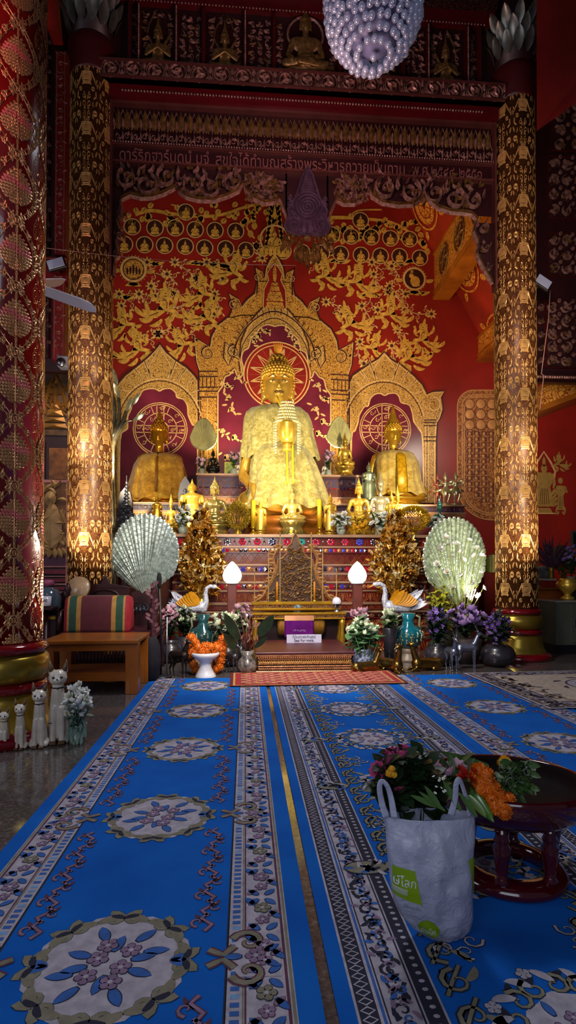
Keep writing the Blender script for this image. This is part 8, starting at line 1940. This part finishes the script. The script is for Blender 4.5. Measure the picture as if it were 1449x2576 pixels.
# red mat
a, b_, c, d = G(572, 1733), G(1035, 1722), G(1012, 1694), G(585, 1700)
p = Pat(); Wm, Lm = b_.x - a.x - .05, .72
for k, (e, c_) in enumerate([(0, 0), (.03, 1), (.05, 2), (.11, 1), (.125, 3)]): p._a([(e, e, L1 * k), (Wm - e, e, L1 * k), (Wm - e, Lm - e, L1 * k), (e, Lm - e, L1 * k)], [(0, 1, 2, 3)], c_)
for i in range(26):
    for j in range(9):
        x, y = .1 + (Wm - .2) * (i + .5) / 26, .08 + (Lm - .16) * (j + .5) / 9; r_ = .028
        if (i + j) % 2: p.flower(x, y, r_, 5, 4, 1, 0, .004)
        else: p.leaf(x - .02, y - .02, .8 + i, .06, .028, 1 if j % 2 else 5, 0, .0035, 1)
mm = [pile('mat dark red', '#5c0c14'), pile('mat gold', '#b08848'), pile('mat red', '#901c24'), pile('mat rose', '#98403c'), pile('mat pink', '#c08070'), pile('mat crimson', '#6c141c')]
o = p.build('red_mat', mm, lambda u_, v_, h: Vector((u_, v_, .018 + h)), None); o.location = (a.x + .02, a.y + .03, 0); o.rotation_euler = (0, 0, .012)
tag(o, 'red and gold patterned mat laid across the carpets in front of the dais', 'mat')
# ================================================================== FOREGROUND: TRAY TABLE, BAG, OFFERINGS
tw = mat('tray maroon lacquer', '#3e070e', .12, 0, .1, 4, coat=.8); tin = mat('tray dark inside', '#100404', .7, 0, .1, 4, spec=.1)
ctr = G(1275, 2232); ctr.y = 2.0; ctr.x = P(1278, 2200, 2.0).x
t = thing('pedestal_tray', 'round dark maroon lacquered pedestal tray on the middle carpet behind the plastic bag', 'tray table', (ctr.x, ctr.y, zc_ + .004))
mb = MB(); ri = .13; ro = .2
prof = [(ri, .0), (ro - .01, .0), (ro, .012), (ro - .004, .03), (ro - .03, .045), (ri + .01, .05), (ri, .045)]
vs = []; fs = []; n_ = 64
for r, z in prof:
    for i in range(n_): a = tau * i / n_; vs.append((r * cos(a), r * sin(a), z))
for j in range(len(prof)):
    for i in range(n_): k = (j + 1) % len(prof); fs.append((j * n_ + i, j * n_ + (i + 1) % n_, k * n_ + (i + 1) % n_, k * n_ + i))
mb.add(vs, fs); mb.build('base_ring', tw, t)
for i in range(6):
    a = radians(-62 + 60 * i); mb = MB(); mb.lathe([(.022, .04), (.026, .05), (.017, .06), (.02, .09), (.026, .13), (.03, .16), (.02, .175), (.027, .185), (.02, .2), (.028, .24)], (.165 * cos(a), .165 * sin(a), 0), 16); mb.build('leg', tw, t)
mb = MB(); mb.lathe([(.01, .225), (.19, .225), (.235, .235), (.262, .255), (.278, .285), (.283, .315), (.284, .335), (.278, .343), (.27, .338), (.262, .32), (.25, .295), (.22, .275), (.01, .268)], (0, 0, 0), 80)
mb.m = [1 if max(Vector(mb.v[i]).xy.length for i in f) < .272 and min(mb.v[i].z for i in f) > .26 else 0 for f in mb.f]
o = mb.build('bowl', [tw, tin], t); o.rotation_euler = (radians(-2.5), 0, 0)
# --- plastic bag
pb = NT('translucent white plastic'); co = pb.coord(); pb.bump(pb.noise(co, 16, 6, .6, 2.2), .55, .015)
pb.set(pb.ramp(pb.noise(co, 6, 5, .6, .8), [(.3, C('#8c90a8')), (.7, C('#c4c6da'))]), .22, 0, alpha=.93, coat=.3)
lime = mat('lime print', '#7c9c08', .35, 0, .08, 10); 
Yb0 = 1.66
bag = thing('plastic_bag', 'white translucent plastic shopping bag with lime green print leaning on the tray', 'bag', (P(1085, 2300, Yb0).x, Yb0, zc_ + .004))
rows_ = [ # y, xl, xr, front depth offset, half thickness
 (2048, 962, 1197, .0, .045), (2080, 968, 1197, -.005, .05), (2120, 972, 1194, -.01, .058), (2170, 976, 1190, -.012, .065), (2220, 982, 1189, -.01, .07), (2265, 990, 1188, .0, .07), (2300, 1008, 1188, .008, .068), (2325, 1030, 1184, .014, .06), (2345, 1058, 1168, .02, .045), (2358, 1085, 1140, .026, .03)]
def rowpt(y, xl, xr, dy, th, q, side):
    # q 0..1 across; side -1 front, +1 back
    z = None
    Yc_ = Yb0 + dy
    Yp = Yc_ + side * th * (sin(pi * q) ** .45 if 0 < q < 1 else 0)
    c = P(xl + (xr - xl) * q, y, Yc_)
    z = max(zc_ + .006, c.z)
    return Vector((c.x, Yp, z))
rr = random.Random(21); mb = MB(); NQ = 26; vs = []; fs = []
rows3 = []
for i in range(len(rows_) - 1):
    for j in range(4): k = j / 4; rows3.append(tuple(rows_[i][q] * (1 - k) + rows_[i + 1][q] * k for q in range(5)))
rows3.append(rows_[-1])
loop = [(q / NQ, -1) for q in range(NQ + 1)] + [(q / NQ, 1) for q in range(NQ - 1, 0, -1)]; Nl = len(loop)
def crk(q, y, s): return .45 * (.006 * sin(q * 17 + y * .03) + .005 * sin(q * 31 - y * .05 + s) + .004 * sin(y * .09 + q * 9) + (.010 * max(0, 1 - abs(q - .5 - .06 * sin(y * .01)) * 14))*-1) - .45 * .0
for (y, a, b_, dy, th) in rows3:
    for (q, s_) in loop:
        v = rowpt(y, a, b_, dy, th, q, s_); e = sin(pi * q); v.y += crk(q, y, s_) * e; v.x += .001 * sin(y * .07 + q * 5); vs.append(v)
for j in range(len(rows3) - 1):
    for i in range(Nl): fs.append((j * Nl + i, j * Nl + (i + 1) % Nl, (j + 1) * Nl + (i + 1) % Nl, (j + 1) * Nl + i))
fs.append(tuple((len(rows3) - 1) * Nl + i for i in range(Nl)))
mb.add(vs, fs); mb.build('bag_body', pb.m, bag, True)
def fpt(x, y, off=.0015):
    for i in range(len(rows_) - 1):
        if rows_[i][0] <= y <= rows_[i + 1][0]:
            k = (y - rows_[i][0]) / (rows_[i + 1][0] - rows_[i][0]); r_ = tuple(rows_[i][q] * (1 - k) + rows_[i + 1][q] * k for q in range(5)); q = min(.999, max(.001, (x - r_[1]) / (r_[2] - r_[1])))
            v = rowpt(y, r_[1], r_[2], r_[3], r_[4], q, -1); v.y += crk(q, y, -1) * sin(pi * q) - off; return v
    return P(x, y, Yb0 - .05)
def patch(name, x0, x1, y0, y1, m, off=.0015, shape=None):
    mb = MB(); NX, NY = 14, 14; vs = []; fs = []
    for j in range(NY + 1):
        for i in range(NX + 1):
            u_, v_ = i / NX, j / NY; x, y = (x0 + (x1 - x0) * u_, y0 + (y1 - y0) * v_) if shape is None else shape(u_, v_); vs.append(fpt(x, y, off))
    for j in range(NY):
        for i in range(NX): fs.append((j * (NX + 1) + i, j * (NX + 1) + i + 1, (j + 1) * (NX + 1) + i + 1, (j + 1) * (NX + 1) + i))
    mb.add(vs, fs); return mb.build(name, m, bag, True)
patch('green_logo', 0, 0, 0, 0, lime, .002, lambda u, v: (981 + v * 4 + u * (48 + 12 * v), 2164 + v * (74 + 6 * u) + 2 * u))
def rnd(u, v):
    a, b_ = u * 2 - 1, v * 2 - 1; x, y = a * sqrt(1 - b_ * b_ / 2), b_ * sqrt(1 - a * a / 2); return (1063 + x * 24 - y * 2, 2306 + y * 22 + x * 8)
patch('green_round_logo', 0, 0, 0, 0, lime, .002, rnd)
patch('green_side_logo', 0, 0, 0, 0, lime, .002, lambda u, v: (1164 + 14 * sin(v * pi / 2) * (1 if v < .9 else 1) - (0 if v < 1 else 0) + u * (25 - 17 * v), 2147 + v * 80))
def bagtext(body, x0, x1, y, hpx, m, thick=.0009):
    o = text(body, 1.0, 0.0, m, None, Matrix.Identity(4)); me = o.data; xs = [v.co.x for v in me.vertices]; ys = [v.co.y for v in me.vertices]; a, b_, c, d = min(xs), max(xs), min(ys), max(ys)
    for v in me.vertices:
        q = fpt(x0 + (x1 - x0) * (v.co.x - a) / (b_ - a), y - hpx * ((v.co.y - c) / (d - c) - .5), .0035); v.co = q - bag.location
    o.parent = bag; KIDS.setdefault(bag.name, []).append(o); return o
bagtext('ษ์โลก', 984, 1031, 2195, 26, mat('print white', '#dcdce8', .5))
patch('logo_strip', 983, 1013, 2213, 2229, mat('print pale', '#a8b490', .5), .003)
bagtext('รักษ์โลก', 1046, 1078, 2310, 17, mat('print white', '')); bagtext('ใช้ถุงผ้า', 1005, 1042, 2257, 11, mat('print faint', '#848898', .5))
def strap(pts, w=.011):
    pts = [(a, b_, min(c, -.03)) for a, b_, c in pts]
    mb = MB(); q = smooth_pts([(a, b_) for a, b_, c in pts], 5); n_ = len(q); ds = [pts[0][2] + (pts[-1][2] - pts[0][2]) * i / (n_ - 1) for i in range(n_)]
    mb.tube([P(a, b_, Yb0 + ds[i]) for i, (a, b_) in enumerate(q)], [w * (1 - .25 * sin(pi * i / (n_ - 1))) for i in range(n_)], 8, 0, True, .2, (0, 1, 0)); mb.build('handle', pb.m, bag, True)
strap([(972, 2056, .0), (962, 2025, .0), (955, 1985, .0), (960, 1965, 0), (974, 1978, 0), (984, 2010, 0), (992, 2058, -.045)])
strap([(1135, 2050, -.045), (1145, 2010, 0), (1148, 1972, 0), (1156, 1962, 0), (1166, 1985, 0), (1176, 2020, 0), (1184, 2052, .0)])
# --- offerings
def pp2(x, y, Y): return P(x, y, Y)
b = pp2(1060, 2040, 1.66); t = thing('offering_bouquet', 'bouquet of pink chrysanthemums and dark leaves standing in the plastic bag', 'bouquet', (b.x, 1.68, zc_ + .03)); base = Vector((b.x, 1.68, .1))
pk = [(975, 1925, 1.7), (992, 1912, 1.72), (1012, 1908, 1.72), (960, 1955, 1.7), (968, 1975, 1.7), (985, 1900, 1.76), (1000, 1995, 1.69), (955, 1940, 1.7), (1020, 1895, 1.76)]
sp = [P(*q) for q in pk]; put_flowers(t, 'pink', sp, .03, seed=3, name='pink_chrysanthemum'); tips = sp + [P(x, y, 1.73) for x, y in [(1030, 1930), (1050, 1920), (1070, 1930), (1040, 1960), (1065, 1970), (1090, 1960), (1020, 1980), (1080, 1990), (1100, 2000), (1010, 1955), (1060, 1900)]]
foliage(t, base, tips, dgreen, 12, .06, .045, 5, stem=.003, km=.82)
mb = MB()
for (x, y, x2, y2, w_) in [(1110, 2035, 1065, 1975, .018), (1120, 2040, 1050, 1990, .014), (1160, 2040, 1110, 1960, .02), (1100, 2030, 1030, 2000, .016), (1200, 2055, 1150, 1990, .018)]: a, c = P(x, y, 1.62), P(x2, y2, 1.62); mb.leaf(a, c - a, (c - a).length, w_, 0, (0, -1, .5), .05, .3, 7)
mb.build('long_green_blades', mat('blade green', '#4c6c34', .45, 0, .15), t, True)
put_flowers(t, 'yellow', [P(985, 1935, 1.62), P(990, 1948, 1.62), P(980, 1945, 1.63)], .012, seed=8, name='yellow_bloom')
rr = random.Random(4); put_flowers(t, 'white', [P(940 + rr.random() * 12, 1925 + rr.random() * 20, 1.7) for i in range(5)] + [P(1085 + rr.random() * 40, 1950 + rr.random() * 50, 1.6) for i in range(10)], .006, seed=4, name='tiny_white_flower')
b = P(1115, 1945, 1.9); t = thing('lotus_bunch', 'pale pink lotus blossoms lying over the tray edge behind the bag', 'bouquet', (b.x, 1.88, .33)); sp = [P(1095, 1932, 1.86), (P(1112, 1945, 1.84)), P(1128, 1938, 1.86), P(1135, 1950, 1.84), P(1085, 1945, 1.84), P(1150, 1930, 1.9)]
put_flowers(t, 'lpink', sp, .03, seed=6, name='lotus_blossom'); foliage(t, (b.x + .08, 1.95, .34), sp, green, 4, .08, .03, 7, stem=.004)
b = P(1240, 1900, 2.0); t = thing('leaf_spray', 'long green leaf and red flowers lying across the tray behind the marigolds', 'leaf spray', (P(1170, 1930, 2.0).x, 2.0, .33)); mb = MB(); a, c = P(1230, 1925, 2.0), P(1095, 1905, 1.95); mb.leaf(a, c - a, (c - a).length, .04, 0, (0, -.5, 1), .12, .2, 9); a, c = P(1240, 1940, 2.0), P(1150, 1912, 1.98); mb.leaf(a, c - a, (c - a).length, .035, 0, (0, -.5, 1), .1, .2, 9); mb.build('long_leaf', green, t, True)
put_flowers(t, 'red', [P(1168, 1958, 1.85), P(1185, 1962, 1.84), P(1160, 1945, 1.88), P(1190, 1945, 1.86)], .028, seed=9, name='red_flower'); put_flowers(t, 'yellow', [P(1270, 1912, 2.0), P(1278, 1922, 1.98), P(1262, 1918, 2.0)], .018, seed=10, name='yellow_flower')
t = thing('curly_herb_sprig', 'curly pale edged green herb sprig on the right of the marigolds', 'herb sprig', (P(1290, 1960, 1.95).x, 1.95, .32)); mb = MB(); mb2 = MB(); rr = random.Random(11)
for i in range(70):
    a = P(1245 + rr.random() * 90, 1915 + rr.random() * 75, 1.9 + rr.random() * .08); d = Vector((rr.random() - .5, -.4, rr.random() - .5)); L_ = .03 + .02 * rr.random(); mb.leaf(a, d, L_, .022, 0, (0, -1, .3), .5, .3, 4)
    r_ = .008 + .008 * rr.random(); ph = rr.random() * 6
    if i % 2: mb2.tube([a + Vector((r_ * cos(ph + k * .7), -.006, r_ * sin(ph + k * .7))) for k in range(8)], .0014, 4)
for (x, y, x2, y2) in [(1250, 1960, 1330, 2045), (1260, 1930, 1320, 2000), (1240, 1990, 1300, 1930)]: mb.tube([P(x, y, 1.93), P(x2, y2, 1.88)], .003, 5)
mb.leaf(P(1305, 1990, 1.88), P(1330, 2045, 1.86) - P(1305, 1990, 1.88), .07, .016, 0, (0, -1, 0)); mb.build('leaves', green, t, True); mb2.build('pale_curls', mat('pale sage', '#8ca48c', .5), t, True)
t = thing('marigold_garland', 'thick orange marigold garland lying in the maroon tray', 'garland', (P(1235, 2000, 1.86).x, 1.86, .3)); me = FM['marigold']()
for i, (x, y, Y, r) in enumerate([(1205, 1940, 1.86, .03), (1222, 1950, 1.84, .03), (1195, 1958, 1.85, .026), (1212, 1970, 1.83, .031), (1230, 1968, 1.85, .026), (1222, 1992, 1.8, .031), (1240, 1984, 1.83, .028), (1236, 2010, 1.78, .03), (1255, 2000, 1.82, .026), (1246, 2030, 1.75, .026), (1262, 2022, 1.78, .028), (1278, 2012, 1.8, .026), (1268, 2042, 1.74, .026), (1282, 2032, 1.77, .025)]):
    o = mesh_obj('marigold_head', me, t); o.location = P(x, y, Y) - t.location; o.scale = (r,) * 3; o.rotation_euler = (i * 1.3, i * .7, 0)
mb = MB(); mb.tube([P(1205, 1945, 1.87), P(1240, 1990, 1.84), P(1262, 2030, 1.8)], .004, 5); mb.build('string', orgm, t, True)
t = thing('banana_leaf_cone', 'folded green banana leaf cone lying on the tray rim beside the bag', 'leaf cone', (P(1215, 2040, 1.78).x, 1.78, .31)); mb = MB(); a, c = P(1190, 1995, 1.84), P(1242, 2068, 1.69); mb.tube([a, a.lerp(c, .4), a.lerp(c, .8), c], [.024, .022, .012, .002], 14); mb.build('cone', mat('banana leaf', '#48702c', .35, 0, .15, 4), t, True); mb = MB(); a, c = P(1178, 2000, 1.8), P(1222, 2068, 1.67); mb.leaf(a, c - a, (c - a).length, .03, 0, (0, -1, .5), .1, .3, 6); mb.build('folded_leaf', mat('banana leaf', ''), t, True)
# ================================================================== LIGHT AND CAMERA
def area(name, loc, tgt, size, e, col=(1, 1, 1), sy=None):
    L = bpy.data.lights.new(name, 'AREA'); L.size = size; L.energy = e; L.color = col
    if sy: L.shape = 'RECTANGLE'; L.size_y = sy
    o = bpy.data.objects.new(name, L); COL.objects.link(o); o.location = loc
    o.rotation_euler = (Vector(tgt) - Vector(loc)).to_track_quat('-Z', 'Y').to_euler(); return o
def spot(name, loc, tgt, e, ang, col=(1, 1, 1), r=.06, blend=.6):
    L = bpy.data.lights.new(name, 'SPOT'); L.energy = e; L.color = col; L.spot_size = radians(ang); L.spot_blend = blend; L.shadow_soft_size = r
    o = bpy.data.objects.new(name, L); COL.objects.link(o); o.location = loc
    o.rotation_euler = (Vector(tgt) - Vector(loc)).to_track_quat('-Z', 'Y').to_euler(); return o
area('doorway_daylight', (-1.5, -3.2, 3.2), (.2, 3.2, 0), 4.0, 125, (.78, .85, 1.0))
area('side_daylight', (-6.5, 2.5, 3.5), (0, 5.0, .8), 2.5, 60, (.88, .88, 1.0))
WARM = (1, .78, .5)
fl_l = P(262, 1440, 7.9); fl_r = P(1196, 1470, 7.9)
spot('floodlight_left', (fl_l.x, 7.7, 2.5), P(640, 1100, 12), 700, 85, (1, .84, .6), .08)
spot('floodlight_right', (fl_r.x + .1, 7.7, 2.5), P(760, 1100, 12), 700, 85, (1, .84, .6), .08)
spot('altar_uplight', (P(720, 1300, 8.1).x, 8.0, 2.0), P(700, 820, 13.3), 270, 115, (1, .78, .5), .2)
spot('centre_fill', (P(700, 0, 6.6).x, 6.3, 4.6), P(705, 1150, 10), 170, 44, (1, .9, .68), .1)  # added unseen spot that brightens the main Buddha from the front
for k_, (nm, px_, yy, tx) in enumerate([('left', 318, 6.0, 225), ('left', 150, 6.3, 225), ('right', 1160, 6.0, 1300), ('right', 1425, 6.0, 1300)]):
    for z_ in (1.25, 2.3, 3.4): spot('column_streak_fill_' + nm, (P(px_, 0, yy).x, yy, z_), P(tx, 1330 - 210 * (z_ - 1), YG), (62, 30, 36, 55)[k_] * (1.3 if z_ < 1.5 else 1 if z_ < 3 else .3), 80, (1, .88, .68), .03)  # added spots stacked in height to draw long streaks down the columns
spot('pillar_light', (P(330, 0, 4.6).x, 4.8, .75), P(60, 1250, 3.8), 190, 85, (1, .85, .62), .05)
spot('front_fill', (P(740, 0, 5).x, 4.6, 3.6), P(745, 1500, 8), 420, 80, (1, .88, .7), .4)
spot('red_gate_glow', (.6, 5.0, 5.0), P(760, 250, YG), 120, 120, (1, .6, .55), .4)
spot('red_side_glow', (-2.2, 2.6, 4.6), P(60, 300, 3.9), 60, 90, (1, .3, .25), .3)
spot('right_bay_glow', (P(1380, 0, 5).x, 4.8, 4.6), P(1420, 700, 7.4), 90, 100, (1, .75, .65), .3)  # added spot to bring out the dark carved panels on the right
spot('dais_fill', (P(700, 1500, 4.2).x, 4.0, 2.1), P(755, 1570, 7.2), 240, 95, (1, .9, .78), .3)
w = bpy.data.worlds.new('hall_air'); scene.world = w; w.use_nodes = True
w.node_tree.nodes['Background'].inputs[0].default_value = (.32, .3, .42, 1); w.node_tree.nodes['Background'].inputs[1].default_value = .17
spot('hall_down_fill', (.5, 4.8, 5.4), (.4, 5.1, 0), 520, 115, (.86, .9, 1.0), .5, 1)  # added unseen spot hung over the carpets to brighten their far end
spot('roof_glow', (1.6, 8.5, 5.2), P(1190, 720, 10), 260, 110, (1, .6, .3), .2)  # added warm spot so the roof lining and its flowers show
spot('mural_fill_left', (P(570, 0, 12).x, 11.95, 3.3), P(530, 820, 13.3), 330, 110, (1, .78, .45), .15)  # added spot behind the upper shelf, makes the glow on the mural
spot('mural_fill_right', (P(830, 0, 12).x, 11.95, 3.3), P(860, 820, 13.3), 300, 110, (1, .78, .45), .15)  # matching added spot for the right half of the mural glow
spot('right_tail_flood', (P(1200, 1500, 6.9).x, 6.95, .75), P(1170, 1430, 7.35), 90, 110, (1, .95, .8), .05)
spot('aisle_fill_left', (P(130, 1500, 8.4).x, 8.3, 4.2), P(130, 1350, 9.2), 60, 110, (1, .8, .6), .2)  # added spot to lift the left aisle panels out of the dark
spot('aisle_fill_right', (P(1400, 1500, 9).x, 9.5, 4.6), P(1390, 1250, 13.3), 260, 120, (1, .8, .65), .3)  # added spot to lift the wall beyond the right column
cam = bpy.data.cameras.new('camera'); co_ = bpy.data.objects.new('camera', cam); COL.objects.link(co_)
cam.sensor_fit = 'VERTICAL'; cam.sensor_height = 36; cam.sensor_width = 36 * 1449 / 2576; cam.lens = FP / 2576 * 36
cam.shift_y = (1410 - 1288) / 2576.0; cam.clip_end = 100; cam.clip_start = .05
co_.location = (0, 0, HC); co_.rotation_euler = (pi / 2 + TH, 0, -PSI); scene.camera = co_
vs_ = scene.view_settings; vs_.view_transform = 'Standard'; vs_.look = 'None'; vs_.exposure = 0.0
cy = scene.cycles; cy.max_bounces = 4; cy.diffuse_bounces = 2; cy.glossy_bounces = 3; cy.transmission_bounces = 3; cy.transparent_max_bounces = 6
cy.caustics_reflective = False; cy.caustics_refractive = False; cy.sample_clamp_indirect = 4.0
cy.use_adaptive_sampling = True; cy.adaptive_threshold = .04; cy.use_denoising = True
